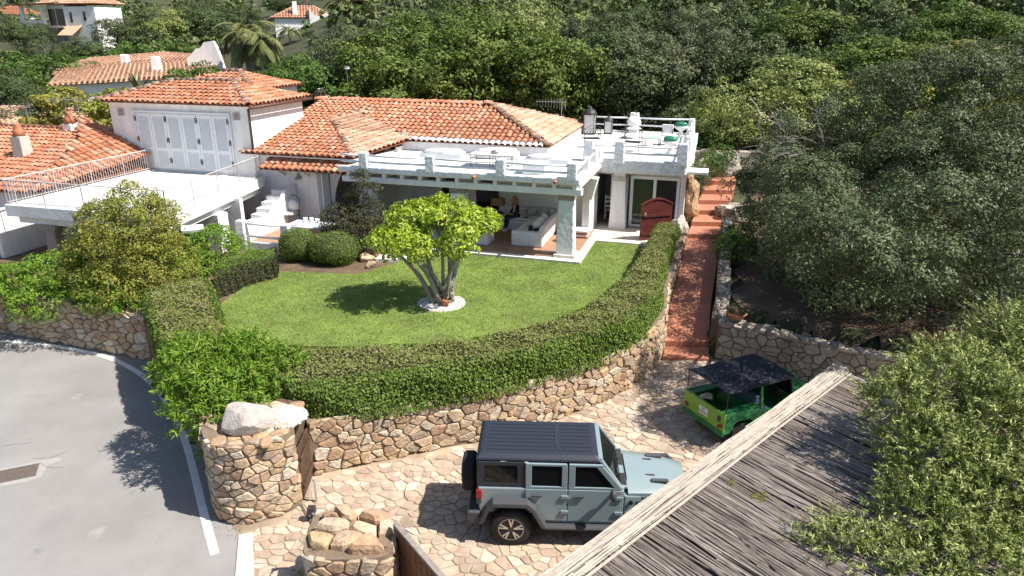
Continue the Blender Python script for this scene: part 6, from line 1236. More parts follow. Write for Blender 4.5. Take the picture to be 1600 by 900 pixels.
# ================================================================ REED-ROOFED CARPORT
ce = Vector((0.72, 0.694, 0)).normalized(); cq = Vector((0.694, -0.72, 0)).normalized(); cA = Vector((0.54, 7.98, 0))
def Kp(s, t, z): p = cA + ce * s + cq * t; return (p.x, p.y, z)
def rz(t): return 2.60 - 0.09 * max(t, -0.3)
S0, S1, TW = -3.2, 9.35, 4.6
cpt = thing('reed_carport', 'carport roof of weathered grey reeds with a pale bundled edge in the right foreground', 'carport', Kp(4, 2, 0))
b = MB(); b.add([Kp(S0, 0.0, rz(0) - 0.05), Kp(S1, 0.0, rz(0) - 0.05), Kp(S1, TW, rz(TW) - 0.05), Kp(S0, TW, rz(TW) - 0.05), Kp(S0, 0.0, rz(0) - 0.10), Kp(S1, 0.0, rz(0) - 0.10), Kp(S1, TW, rz(TW) - 0.10), Kp(S0, TW, rz(TW) - 0.10)], [(0, 1, 2, 3), (7, 6, 5, 4), (0, 4, 5, 1), (1, 5, 6, 2), (2, 6, 7, 3), (3, 7, 4, 0)])
M['reedmat'] = mat('reed_mat_gap_shade', (0.075, 0.058, 0.048), 0.95, (30, 0.5, 0.02), (9, 0.5, 1.5)); b.build('reed_mat', 'reedmat', cpt)  # mat under the reeds, shade of the gaps put into its dark colour
random.seed(77); reeds = []; s = S0
while s < S1:
    s += random.uniform(0.018, 0.040); t0 = random.uniform(0.22, 0.38); t1 = TW + random.uniform(-0.3, 0.1); dr = random.gauss(0, 0.06); r = random.uniform(0.010, 0.019); lift = random.uniform(-0.012, 0.02); pts = []; ph = random.uniform(0, 6)
    for k in range(6):
        t = t0 + (t1 - t0) * k / 5; pts.append(Kp(s + dr * (t - t0) * 0.5 + 0.018 * math.sin(ph + k * 1.3), t, rz(t) + lift + 0.012 * math.sin(ph * 2 + k * 1.7)))
    reeds.append((pts, r, s))
for i in range(420):     # loose broken lengths on top
    s = random.uniform(S0, S1); t0 = random.uniform(0.3, TW - 1.2); L = random.uniform(0.5, 1.8); dr = random.gauss(0, 0.12); z = random.uniform(0.008, 0.03)
    reeds.append(([Kp(s + dr * L * k / 3, t0 + L * k / 3, rz(t0 + L * k / 3) + z + random.uniform(-0.008, 0.008)) for k in range(4)], random.uniform(0.008, 0.014), s + 99))
reeds.sort(key=lambda q: 0 if 0 < q[2] < S1 else 1)
for pts, r, _ in reeds[:300]: MB().tube(pts, r, 4, tint=0.0).build('reed', 'reed', cpt)
b = MB()
for pts, r, _ in reeds[300:]: b.tube(pts, r, 4, tint=random.random())
stuff(b.build('loose_reeds', 'reed', cpt))
edge = []
for i in range(34):
    t = -0.08 + 0.38 * (i + random.uniform(-0.4, 0.4)) / 34; hump = 0.06 * math.sin(math.pi * min(max((t + 0.08) / 0.38, 0), 1)); s = S0 + random.uniform(-1.0, 0)
    while s < S1 - 0.1:
        L = random.uniform(2.2, 4.5); e = min(s + L, S1 + random.uniform(-0.15, 0.2)); n = 6; ph = random.uniform(0, 6)
        edge.append(([Kp(s + (e - s) * k / n, t + 0.014 * math.sin(ph + k), rz(t) + 0.015 + hump + 0.01 * math.sin(ph * 1.7 + k * 1.9)) for k in range(n + 1)], random.uniform(0.008, 0.013))); s = e - random.uniform(-0.02, 0.25)
for pts, r in edge: MB().tube(pts, r, 4, tint=0.0).build('edge_reed', 'palereed', cpt)
MB().tube([Kp(S0, 0.36, rz(0.36) + 0.035), Kp(2, 0.37, rz(0.36) + 0.045), Kp(6, 0.35, rz(0.36) + 0.04), Kp(S1, 0.37, rz(0.36) + 0.035)], 0.024, 7).build('edge_pole', 'palereed', cpt)
for s in (-2.5, 0.9, 4.4, 8.2):
    for t in (0.6, TW - 0.3): MB().tube([Kp(s, t, -0.05), Kp(s, t, rz(t) - 0.16)], 0.07, 10).build('post', 'greywood', cpt, smooth=True)
for t in (0.6, TW - 0.3): MB().bar(Kp(S0 + 0.2, t, rz(t) - 0.17), Kp(S1 - 0.3, t, rz(t) - 0.17), 0.1, 0.13).build('beam', 'greywood', cpt)
sp = thing('roof_sprig', 'small green creeper sprig growing through the reed roof', 'plant', U(1170, 775, 2.45)); q = U(1170, 775, 2.45)
foliage('foliage', [((q[0], q[1], 2.5), (0.16, 0.12, 0.1)), ((q[0] - 0.2, q[1] + 0.2, 2.5), (0.12, 0.1, 0.08)), ((q[0] + 0.15, q[1] - 0.12, 2.47), (0.14, 0.1, 0.07))], 420, 0.05, 0.4, 'L_gold', sp, 0.07)

# ================================================================ GATES
def gate_boards(t, a, c, z0, ztop, n, m, th=0.04, gap=0.012, fr=None):
    a = Vector((*a, 0)); c = Vector((*c, 0)); d = c - a
    for i in range(n):
        p = a + d * (i / n); q = a + d * ((i + 1) / n); q = q - (q - p).normalized() * gap; zt = (ztop((i + 0.5) / n) if callable(ztop) else ztop); nn = Vector((d.y, -d.x, 0)).normalized() * th / 2
        MB().add([(p + nn)[:2] + (z0,), (q + nn)[:2] + (z0,), (q - nn)[:2] + (z0,), (p - nn)[:2] + (z0,), (p + nn)[:2] + (zt,), (q + nn)[:2] + (zt,), (q - nn)[:2] + (zt,), (p - nn)[:2] + (zt,)], [(0, 3, 2, 1), (4, 5, 6, 7), (0, 1, 5, 4), (1, 2, 6, 5), (2, 3, 7, 6), (3, 0, 4, 7)]).build('board', m, t)
t = thing('driveway_gate', 'brown board driveway gate with curved grey top rail at the bottom edge', 'gate', (-1.6, 9.6, 0)); ga0, ga1 = (-2.02, 10.2), (1.1, 6.5); top = lambda k: 1.70 - 0.35 * math.sin(min(k * 1.25, 1) * math.pi / 2) + 0.0
gate_boards(t, ga0, ga1, 0.08, top, 30, 'wood')
pts = [(ga0[0] + (ga1[0] - ga0[0]) * k / 16, ga0[1] + (ga1[1] - ga0[1]) * k / 16, top(k / 16) + 0.03) for k in range(17)]; b = MB()
for p, q in zip(pts[:-1], pts[1:]): b.bar(p, q, 0.10, 0.05)
b.build('top_rail', 'greywood', t); MB().bar((ga0[0], ga0[1], 0), (ga0[0], ga0[1], 1.76), 0.08).build('gate_post', 'greywood', t)
x, y, _ = U(613, 822, 1.5); t = thing('gate_beacon', 'small orange gate warning lamp under a white plate', 'lamp', (x, y, 0)); MB().tube([(x, y, 0), (x, y, 1.3)], 0.03, 8).build('pole', 'greywood', t); MB().lathe((x, y, 1.28), [(0.06, 0), (0.065, 0.1), (0.05, 0.14)], 12).build('lens', mat('orange_lens', (0.55, 0.09, 0.015), 0.3), t); MB().lathe((x - 0.03, y + 0.02, 1.43), [(0.13, 0), (0.13, 0.02), (0.1, 0.03)], 16).build('plate', 'shutter', t)
t = thing('garden_door', 'narrow dark wooden plank door between the gate pier and the long wall', 'door', (-4.66, 13.5, 0)); gate_boards(t, (-4.62, 13.16), (-4.66, 14.08), 0.05, 1.3, 6, 'darkwood', 0.05); 
for z in (0.35, 1.05): MB().bar((-4.56, 13.18, z), (-4.6, 14.06, z), 0.03, 0.09).build('cross_bar', 'darkwood', t)
MB().bar((-4.3, 13.12, 0), (-4.3, 13.12, 0.62), 0.05).build('stop_post', 'palecon', t)
t = thing('slatted_gate', 'narrow brown slatted gate between the roadside wall and the corner hedge', 'gate', (-10.7, 19.2, 0)); gate_boards(t, (-11.05, 19.72), (-10.32, 18.72), 0.1, 1.6, 9, 'wood', 0.04, 0.05)
for z in (0.4, 1.3): MB().bar((-11.05, 19.72, z), (-10.32, 18.72, z), 0.03, 0.08).build('rail', 'wood', t)
x, y, _ = U(488, 808, 0.1); t = thing('path_lamp', 'small black box lamp standing on the paving near the gate pier', 'lamp', (x, y, 0)); MB().box(x - 0.03, x + 0.03, y - 0.03, y + 0.03, 0.0, 0.2).build('stem', 'iron', t); MB().taper(x, y, 0.2, 0.36, 0.17, 0.17, 0.15, 0.15).build('head', 'iron', t, bevel=0.01); MB().box(x + 0.03, x + 0.09, y - 0.095, y - 0.08, 0.23, 0.28).build('glass', 'alu', t)
# red arched garden door
t = thing('red_garden_door', 'dark red arched wooden garden door standing open beside the glazed room', 'door', (6.0, 28.6, 1.55)); da, dc = Vector((5.28, 28.35, 0)), Vector((6.62, 28.75, 0)); n = 9; topf = lambda k: 3.05 + 0.22 * math.sin(math.pi * k)
gate_boards(t, da[:2], dc[:2], 1.57, topf, n, 'redwood', 0.06, 0.006)
b = MB(); pts = [tuple(da.lerp(dc, k / 12) + Vector((0, 0, topf(k / 12) + 0.02))) for k in range(13)]
for p, q in zip(pts[:-1], pts[1:]): b.bar(p, q, 0.12, 0.06)
b.build('arched_head', 'redwood', t)
for k, z in ((0.25, 1.85), (0.25, 2.6)): MB().bar(tuple(da.lerp(dc, 0.03) + Vector((0.01, -0.05, z))), tuple(da.lerp(dc, 0.97) + Vector((0.01, -0.05, z))), 0.03, 0.1).build('brace', 'redwood', t)
for k in (0.12, 0.93): p = da.lerp(dc, k) + Vector((0.01, -0.08, 2.68 if k < 0.5 else 1.72)); MB().blob(tuple(p), (0.05, 0.03, 0.09), 3, 1, 0.1).build('fitting', 'alu', t)
def rock(name, label, c, r, seed, m, sub=3, amp=0.16, flat=None): b = MB(); b.blob(c, r, seed, 3, amp, flat, cut=9); return tag(b.build(name, m), label, 'rock')
rock('standing_rock', 'tall orange weathered rock standing between the glazed room and the steps', (7.8, 30.7, 2.6), (0.46, 0.5, 1.05), 9, 'rust_rock', 3, 0.26)
rock('pale_rock', 'cream pitted rock between the red door and the hedge end', (6.95, 28.95, 1.95), (0.3, 0.28, 0.55), 14, 'palecon', 3, 0.16)
rock('grey_rock', 'low purplish grey rock at the left edge of the red path', (7.3, 29.3, 1.8), (0.26, 0.3, 0.42), 15, 'boulder', 2)
rock('stair_rock', 'grey boulder at the right of the upper steps', (9.45, 30.3, 2.3), (0.42, 0.4, 0.42), 16, 'boulder', 2)
rock('bank_rock', 'brown outcrop on the bank behind the upper steps', (10.6, 36.0, 3.2), (1.2, 0.9, 0.7), 17, 'greystone', 3, 0.2)
rock('bank_rock', 'pale rock on the low wall beside the path shrub', (8.95, 27.4, 1.9), (0.35, 0.4, 0.35), 18, 'boulder', 2)
for i, (px, py, r, lab) in enumerate(((572, 405, 0.3, 'tan rock at the foot of the dark climbing shrub, leftmost'), (590, 398, 0.26, 'tan rock at the foot of the dark climbing shrub, middle'), (606, 392, 0.22, 'tan rock at the foot of the dark climbing shrub, rightmost'), (580, 415, 0.2, 'small tan rock at the lawn edge near the climbing shrub'))):
    p = U(px, py, 1.5); rock('edge_rock', lab, (p[0], p[1], 1.55), (r, r * 0.8, r * 0.7), 40 + i, 'stone', 2)
p = U(612, 404, 1.5); b = MB(); b.prism([(p[0] - 0.6, p[1] - 0.25), (p[0] + 0.5, p[1] - 0.3), (p[0] + 0.65, p[1] + 0.25), (p[0] - 0.5, p[1] + 0.35)], 1.4, 1.58); tag(b.build('garden_step', 'trim', bevel=0.03), 'flat pale stone step from the veranda to the lawn', 'step')

# ================================================================ FURNITURE
def hbox(u0, u1, v0, v1, z0, z1): return MB(H).box(u0, u1, v0, v1, z0, z1)
F = 1.62
t = thing('corner_sofa', 'large white slipcovered corner sofa with pillows under the veranda', 'sofa', H(-2.3, 2.6, F))
hbox(-2.78, -1.52, 1.2, 4.15, F, F + 0.42).build('base', 'fabric', t, bevel=0.05); hbox(-3.9, -2.78, 3.25, 4.15, F, F + 0.42).build('base', 'fabric', t, bevel=0.05)
hbox(-2.8, -1.5, 1.0, 1.24, F, F + 0.62).build('armrest', 'fabric', t, bevel=0.06)
b = MB(H); b.extr([(-1.78, F + 0.4), (-1.48, F + 0.1), (-1.42, F + 0.85), (-1.62, F + 0.88)], 'y', 1.05, 4.18); b.build('backrest', 'fabric', t, bevel=0.06)
hbox(-3.9, -1.75, 3.92, 4.2, F + 0.4, F + 0.85).build('backrest', 'fabric', t, bevel=0.07)
for v0, v1 in ((1.3, 2.25), (2.27, 3.22)): hbox(-2.74, -1.8, v0, v1, F + 0.425, F + 0.55).build('seat_cushion', 'fabric', t, bevel=0.05)
hbox(-3.86, -1.8, 3.28, 3.9, F + 0.425, F + 0.55).build('seat_cushion', 'fabric', t, bevel=0.05)
for i, (v, lab) in enumerate(((1.75, 'white rolled pillow on the sofa nearest the lawn'), (2.35, 'white rolled pillow in the middle of the sofa back'), (3.0, 'white rolled pillow on the sofa nearest the wall'))):
    b = MB(); c = Vector(H(-1.95, v, F + 0.72)); b.blob(tuple(c), (0.2, 0.3, 0.2), 60 + i, 2, 0.06); tag(b.build('pillow', 'fabric', smooth=True), lab, 'pillow')
for i, (u, lab) in enumerate(((-2.7, 'grey square cushion against the back wall, left'), (-2.15, 'grey square cushion against the back wall, right'))):
    b = MB(); b.blob(H(u, 3.82, F + 0.75), (0.26, 0.11, 0.22), 64 + i, 2, 0.05); tag(b.build('cushion', 'greyfab', smooth=True), lab, 'cushion')
b = MB(); b.blob(H(-2.05, 1.22, F + 0.72), (0.1, 0.07, 0.13), 70, 2, 0.06); tag(b.build('black_bag', 'black', smooth=True), 'upright black bag on the near end of the sofa', 'bag')
b = MB(); b.blob(H(-1.82, 1.3, F + 0.66), (0.17, 0.1, 0.06), 71, 2, 0.08); tag(b.build('dark_cloth', 'black', smooth=True), 'folded black garment on the near end of the sofa', 'clothing')
b = hbox(-2.95, -2.75, 3.38, 3.5, F + 0.555, F + 0.575); tag(b.build('phone', 'black'), 'black phone lying on the sofa seat beside the person', 'phone')
for k, (u, v, lab) in enumerate(((-4.1, 1.15, 'white slipcovered armchair facing the sofa, half hidden by the lawn tree'), (-6.2, 1.4, 'white slipcovered armchair left of the lawn tree on the veranda'))):
    t = thing('armchair', lab, 'armchair', H(u, v, F), 'white armchairs on the veranda'); hbox(u - 0.48, u + 0.42, v - 0.45, v + 0.45, F, F + 0.42).build('base', 'fabric', t, bevel=0.05); hbox(u - 0.5, u - 0.25, v - 0.45, v + 0.45, F + 0.4, F + 0.85).build('backrest', 'fabric', t, bevel=0.07)
    for s in (-1, 1): hbox(u - 0.3, u + 0.42, v + s * 0.4 - 0.1, v + s * 0.4 + 0.1, F + 0.38, F + 0.6).build('armrest', 'fabric', t, bevel=0.05)
t = thing('side_table', 'dark round side table with a lamp beside the seated person', 'table', H(-4.25, 3.75, F)); MB(H).lathe((-4.25, 3.75, F), [(0.2, 0), (0.2, 0.03), (0.04, 0.06), (0.04, 0.55), (0.3, 0.57), (0.3, 0.6)], 16).build('table', 'wood', t)
t = thing('table_lamp', 'table lamp with a square brown shade beside the seated person', 'lamp', H(-4.2, 3.75, F + 0.6)); MB(H).lathe((-4.2, 3.75, F + 0.6), [(0.1, 0), (0.1, 0.03), (0.03, 0.1), (0.05, 0.25), (0.02, 0.45)], 10).build('stand', 'iron', t); MB(H).taper(-4.2, 3.75, F + 0.95, F + 1.25, 0.55, 0.4, 0.5, 0.36).build('lamp_shade', 'shade', t)
t = thing('red_lantern', 'dark red lantern hanging at the veranda wall', 'lantern', H(-7.45, 4.1, 3.3)); MB(H).taper(-7.45, 4.1, 3.25, 3.65, 0.3, 0.3, 0.26, 0.26).build('body', 'redwood', t, bevel=0.02); MB(H).tube if False else MB().tube([H(-7.45, 4.1, 3.65), H(-7.45, 4.1, 4.28)], 0.01, 5).build('chain', 'iron', t)
t = thing('shell_basket', 'basket of dried shells on the floor by the veranda pillar', 'basket', H(-1.0, 2.2, F)); MB(H).lathe((-1.0, 2.2, F), [(0.18, 0), (0.24, 0.2), (0.22, 0.22), (0.16, 0.1)], 14).build('basket', 'shade', t)
for i in range(7): b = MB(); b.blob(H(-1.0 + random.uniform(-0.12, 0.12), 2.2 + random.uniform(-0.12, 0.12), F + 0.22), (0.07, 0.06, 0.05), i, 1, 0.1); b.build('shell', 'cream', t)
# seated person: one continuous skin-modified body, clothes over it
def skin_body(name, verts, edges, radii, m, parent, root=0, sub=1):
    org = root_loc(parent); me = bpy.data.meshes.new(name); me.from_pydata([(v[0] - org.x, v[1] - org.y, v[2] - org.z) for v in verts], edges, []); o = bpy.data.objects.new(name, me); C.objects.link(o); o.parent = parent
    o.modifiers.new('skin', 'SKIN'); me.skin_vertices.new() if not me.skin_vertices else None
    for i, sv_ in enumerate(me.skin_vertices[0].data):
        r = radii[i]; sv_.radius = r if isinstance(r, tuple) else (r, r); sv_.use_root = (i == root)
    md = o.modifiers.new('sub', 'SUBSURF'); md.levels = sub; md.render_levels = sub; me.materials.append(M[m]); 
    return o
t = thing('person', 'person with long blond hair in a black jacket sitting on the white sofa', 'person', H(-3.35, 3.3, F))
fd = Vector(H(-4.0, 2.75)) - Vector(H(-3.35, 3.35)); fd.normalize(); rt = Vector((fd.y, -fd.x, 0)); hp = Vector(H(-3.3, 3.5, F + 0.62))
def Pp(f, r, z): q = hp + fd * f + rt * r; return (q.x, q.y, hp.z + z)
bv = [Pp(0, 0, 0), Pp(0.0, 0, 0.2), Pp(0.03, 0, 0.42), Pp(0.05, 0, 0.53), Pp(0.09, 0, 0.64), Pp(0.12, 0, 0.74)]; br = [(0.15, 0.12), (0.13, 0.10), (0.15, 0.10), 0.05, (0.085, 0.095), (0.075, 0.085)]; be = [(i, i + 1) for i in range(5)]
for s in (-1, 1):
    i0 = len(bv); bv += [Pp(0.02, s * 0.17, 0.44), Pp(0.06, s * 0.22, 0.2), Pp(0.26, s * 0.14, 0.08), Pp(0.32, s * 0.08, 0.09)]; br += [0.055, 0.045, 0.035, 0.03]; be += [(2, i0), (i0, i0 + 1), (i0 + 1, i0 + 2), (i0 + 2, i0 + 3)]
    for k in range(5):
        j = len(bv); L = (0.05, 0.075, 0.08, 0.075, 0.06)[k]; o_ = (k - 2) * 0.016
        bv += [Pp(0.345, s * (0.075 - o_), 0.09), Pp(0.345 + L * 0.8, s * (0.05 - o_ * 1.1), 0.07)]; br += [0.009, 0.007]; be += [(i0 + 3, j), (j, j + 1)]
    i1 = len(bv); bv += [Pp(0.05, s * 0.09, -0.01), Pp(0.46, s * 0.1, -0.02), Pp(0.5, s * 0.09, -0.3), Pp(0.54, s * 0.09, -0.55), Pp(0.68, s * 0.1, -0.59)]; br += [0.09, 0.07, 0.055, 0.04, 0.03]; be += [(0, i1), (i1, i1 + 1), (i1 + 1, i1 + 2), (i1 + 2, i1 + 3), (i1 + 3, i1 + 4)]
skin_body('body', bv, be, br, 'skin', t)
skin_body('jacket', [Pp(0, 0, 0.05), Pp(-0.01, 0, 0.22), Pp(0.01, 0, 0.44)] + sum([[Pp(0.02, s * 0.17, 0.45), Pp(0.06, s * 0.22, 0.2), Pp(0.24, s * 0.15, 0.085)] for s in (-1, 1)], []), [(0, 1), (1, 2), (2, 3), (3, 4), (4, 5), (2, 6), (6, 7), (7, 8)], [(0.18, 0.135), (0.165, 0.12), (0.17, 0.115), 0.07, 0.06, 0.048, 0.07, 0.06, 0.048], 'black', t)
skin_body('top', [Pp(0.10, 0, 0.1), Pp(0.105, 0, 0.28), Pp(0.10, 0, 0.42)], [(0, 1), (1, 2)], [(0.06, 0.05)] * 3, 'cream', t)
skin_body('trousers', [Pp(0, 0, 0.0)] + sum([[Pp(0.05, s * 0.09, -0.01), Pp(0.46, s * 0.1, -0.02), Pp(0.5, s * 0.09, -0.3), Pp(0.54, s * 0.09, -0.52)] for s in (-1, 1)], []), [(0, 1), (1, 2), (2, 3), (3, 4), (0, 5), (5, 6), (6, 7), (7, 8)], [(0.17, 0.13), 0.1, 0.085, 0.07, 0.06, 0.1, 0.085, 0.07, 0.06], 'jeans', t)
for s in (-1, 1): b = MB(); b.bar(Pp(0.52, s * 0.1, -0.585), Pp(0.74, s * 0.11, -0.595), 0.09, 0.06); b.build('shoe', 'shutter', t, bevel=0.02)
b = MB(); b.blob(Pp(0.07, 0, 0.73), (0.105, 0.105, 0.13), 2, 3, 0.02); b.tube([Pp(-0.0, 0.0, 0.72), Pp(-0.03, 0, 0.55), Pp(-0.03, 0.0, 0.4)], [0.09, 0.085, 0.05], 10); b.tube([Pp(0.08, -0.08, 0.72), Pp(0.09, -0.1, 0.58), Pp(0.1, -0.1, 0.45)], [0.04, 0.04, 0.02], 8); b.tube([Pp(0.08, 0.08, 0.72), Pp(0.09, 0.1, 0.58), Pp(0.1, 0.1, 0.45)], [0.04, 0.04, 0.02], 8); b.build('hair', 'hair', t, smooth=True)
b = MB(); b.blob(Pp(0.165, 0, 0.70), (0.045, 0.045, 0.085), 4, 2, 0.02); b.add([Pp(0.215, -0.012, 0.68), Pp(0.215, 0.012, 0.68), Pp(0.24, 0, 0.675), Pp(0.212, 0, 0.72)], [(0, 1, 2), (0, 2, 3), (1, 3, 2)]); fo = b.build('face', 'skin', t, smooth=True)
for s in (-1, 1): b = MB(); b.blob(Pp(0.205, s * 0.03, 0.715), (0.009, 0.009, 0.008), 1, 1, 0); b.build('eye', 'black', fo)
b = MB(); b.bar(Pp(0.212, -0.02, 0.645), Pp(0.212, 0.02, 0.645), 0.01, 0.008); b.build('mouth', 'redwood', fo)

# iron chairs, terrace things
def iron_chair(name, label, u, v, z, yaw, white=True, w=0.62, bh=1.05, grp=None, m='iron'):
    t = thing(name, label, 'chair', H(u, v, z), grp)
    def L(x, y, zz): return H(u + x * math.cos(yaw) - y * math.sin(yaw), v + x * math.sin(yaw) + y * math.cos(yaw), z + zz)
    for x, y in ((-w / 2, -0.28), (w / 2, -0.28)): MB().tube([L(x, y, 0), L(x, y, 0.62)], 0.016, 6).build('leg', m, t); MB().tube([L(x, y, 0.62), L(x, 0.28, 0.66)], 0.016, 6).build('armrest', m, t)
    for x in (-w / 2, w / 2): MB().tube([L(x, 0.28, 0), L(x, 0.28, bh * 0.62), L(x, 0.36, bh)], 0.016, 6).build('leg', m, t)
    b = MB(); b.tube([L(-w / 2 + w * k / 12, 0.36, bh - 0.02 + 0.1 * math.sin(math.pi * k / 12) + 0.03 * math.sin(4 * math.pi * k / 12)) for k in range(13)], 0.014, 6); b.build('top_scroll', m, t)
    b = MB(); b.tube([L(-w / 2, -0.28, 0.42), L(w / 2, -0.28, 0.42), L(w / 2, 0.28, 0.42), L(-w / 2, 0.28, 0.42), L(-w / 2, -0.28, 0.42)], 0.014, 6); b.build('seat_frame', m, t)
    if white:
        c = MB(); c.blob(L(0, 0, 0.5), (w * 0.46, 0.28, 0.09), 8, 2, 0.04); c.build('seat_cushion', 'fabric', t, smooth=True); c = MB(); c.blob(L(0, 0.26, 0.8), (w * 0.45, 0.12, 0.28), 9, 2, 0.05); c.build('back_cushion', 'fabric', t, smooth=True)
    else:
        for k in range(7):
            for s in (-1, 1):
                x0 = -w / 2 + w * k / 6; x1 = x0 + s * w * 0.35; x1 = max(-w / 2, min(w / 2, x1)); MB().tube([L(x0, 0.33, 0.55), L(x1, 0.35, 0.55 + 0.4 * abs(x1 - x0) / (w * 0.35))], 0.009, 4).build('lattice_bar', m, t)
        for k in range(8): MB().bar(L(-w / 2 + 0.02, -0.26 + k * 0.075, 0.425), L(w / 2 - 0.02, -0.26 + k * 0.075, 0.425), 0.05, 0.012).build('seat_slat', m, t)
iron_chair('patio_chair', 'black iron chair with white cushions on the small patio', -13.0, 1.1, 1.7, R(-20), True, 0.75, 1.15)
iron_chair('terrace_armchair', 'iron armchair with thick white cushions on the upper terrace', 0.55, 11.6, 4.56, R(5), True, 0.85, 1.15)
iron_chair('lattice_chair', 'black lattice-back iron chair behind the middle terrace post', 1.0, 7.6, 4.56, R(170), False, 0.8, 1.05)
iron_chair('slatted_chair', 'black slatted iron chair at the left end of the upper terrace', -1.0, 8.2, 4.56, R(200), False, 0.75, 0.95)
t = thing('patio_table', 'long white table set with cups on the small patio', 'table', H(-10.6, -0.9, 1.7)); hbox(-11.5, -9.7, -1.35, -0.55, 2.38, 2.44).build('table_top', 'shutter', t, bevel=0.01)
for u in (-11.35, -9.85):
    for v in (-1.25, -0.65): MB().tube([H(u, v, 1.7), H(u + 0.05, v, 2.38)], 0.022, 6).build('leg', 'iron', t)
for i, (u, v, lab) in enumerate(((-11.0, -0.75, 'white cup on the patio table, leftmost'), (-10.75, -0.7, 'white cup on the patio table, second from the left'), (-10.45, -0.75, 'white cup on the patio table, rightmost'))):
    tag(MB(H).lathe((u, v, 2.44), [(0.06, 0), (0.085, 0.1), (0.09, 0.16), (0.08, 0.16), (0.06, 0.03)], 12).build('cup', 'shutter', smooth=True), lab, 'cup', 'cups on the patio table')
def lantern(label, u, v, z, h, w):
    t = thing('floor_lantern', label, 'lantern', H(u, v, z), 'lanterns on the upper terrace'); hbox(u - w / 2, u + w / 2, v - w / 2, v + w / 2, z, z + 0.06).build('base', 'iron', t)
    for i in (-1, 1):
        for j in (-1, 1): MB().bar(H(u + i * w * 0.46, v + j * w * 0.46, z + 0.06), H(u + i * w * 0.46, v + j * w * 0.46, z + h * 0.72), 0.035).build('corner_post', 'iron', t)
    hbox(u - w * 0.42, u + w * 0.42, v - w * 0.42, v + w * 0.42, z + 0.07, z + h * 0.7).build('glass', mat('pale_lantern_glass', (0.55, 0.56, 0.55), 0.1), t)
    MB(H).lathe((u, v, z + h * 0.70), [(w * 0.62, 0), (w * 0.6, h * 0.06), (w * 0.45, h * 0.16), (w * 0.2, h * 0.21), (w * 0.14, h * 0.26), (w * 0.1, h * 0.3)], 10).build('dome', 'iron', t)
lantern('tall iron floor lantern at the back left corner of the upper terrace', -1.9, 12.6, 4.56, 1.45, 0.6); lantern('short iron floor lantern beside the tall one', -0.95, 12.9, 4.56, 0.95, 0.4)
t = thing('glass_table', 'low table with pale green glass top on the upper terrace', 'table', H(1.75, 9.0, 4.56)); hbox(1.35, 2.15, 8.6, 9.5, 4.98, 5.02).build('table_top', 'aqua', t)
for u in (1.42, 2.08):
    for v in (8.7, 9.4): MB().tube([H(u, v, 4.56), H(u, v, 4.98)], 0.018, 6).build('leg', 'iron', t)
for (u, v, z, lab) in ((2.85, 12.4, 4.56, 'white wire plant stand with a green pot in the back corner of the terrace'), (2.75, 7.0, 4.56, 'white wire plant stand with a green pot at the front corner of the terrace')):
    t = thing('plant_stand', lab, 'plant stand', H(u, v, z)); b = MB(); b.lathe(H(u, v, z), [(0.22, 0), (0.1, 0.2), (0.08, 0.35), (0.3, 0.5), (0.36, 0.62), (0.33, 0.62), (0.2, 0.5)], 12); b.build('stand', 'shutter', t, smooth=True); b = MB(); b.blob(H(u, v, z + 0.68), (0.32, 0.28, 0.16), 5, 2, 0.1); b.build('green_pot', 'greenpot', t, smooth=True)
t = thing('white_scroll_chair', 'white metal scroll chair beside the right rail of the terrace', 'chair', H(2.4, 9.8, 4.56)); 
for k in range(2): b = MB(); b.tube([H(2.1 + 0.5 * k, 9.8, 4.56), H(2.1 + 0.5 * k, 9.7, 5.0), H(2.1 + 0.5 * k, 10.1, 5.15), H(2.1 + 0.5 * k, 10.2, 5.5)], 0.02, 6); b.build('frame', 'iron', t)
hbox(2.08, 2.62, 9.6, 10.15, 4.98, 5.08).build('seat', 'fabric', t, bevel=0.03); hbox(2.08, 2.62, 10.12, 10.22, 5.08, 5.5).build('backrest', 'fabric', t, bevel=0.03)
t = thing('terrace_table', 'black framed table with grey top on the veranda roof terrace', 'table', H(-3.9, 2.4, 4.53)); hbox(-4.9, -2.95, 1.9, 2.75, 5.0, 5.04).build('table_top', 'greyfab', t)
for u in (-4.8, -3.98, -3.85, -3.05):
    for v in (1.98, 2.67): MB().bar(H(u, v, 4.53), H(u, v, 5.0), 0.03).build('leg', 'iron', t)
b = MB(); b.blob(H(-3.9, 2.4, 5.1), (0.16, 0.12, 0.08), 5, 2, 0.15); tag(b.build('table_bowl', 'alu', smooth=True), 'silver bowl on the black framed terrace table', 'bowl')
for i, (u, v, lab) in enumerate(((-6.6, 3.4, 'white cushioned lounger on the roof terrace, leftmost'), (-4.4, 4.2, 'white cushioned lounger against the roof eave behind the black table'), (-1.9, 3.3, 'white cushioned lounger at the right of the roof terrace'))):
    t = thing('terrace_lounger', lab, 'lounger', H(u, v, 4.53), 'white loungers on the roof terrace'); hbox(u - 0.95, u + 0.95, v - 0.35, v + 0.35, 4.55, 4.83).build('base', 'shutter', t, bevel=0.03); c = MB(); c.blob(H(u, v, 4.88), (0.9, 0.4, 0.1), 31 + i, 2, 0.05); c.build('cushion', 'fabric', t, smooth=True)
t = thing('terrace_cube', 'white cube stool between the right posts of the roof terrace', 'stool', H(-1.9, 1.3, 4.53)); hbox(-2.35, -1.45, 1.0, 1.5, 4.53, 4.95).build('body', 'shutter', t, bevel=0.02); hbox(-2.4, -1.4, 0.95, 1.55, 4.953, 4.99).build('lid', 'deck', t)
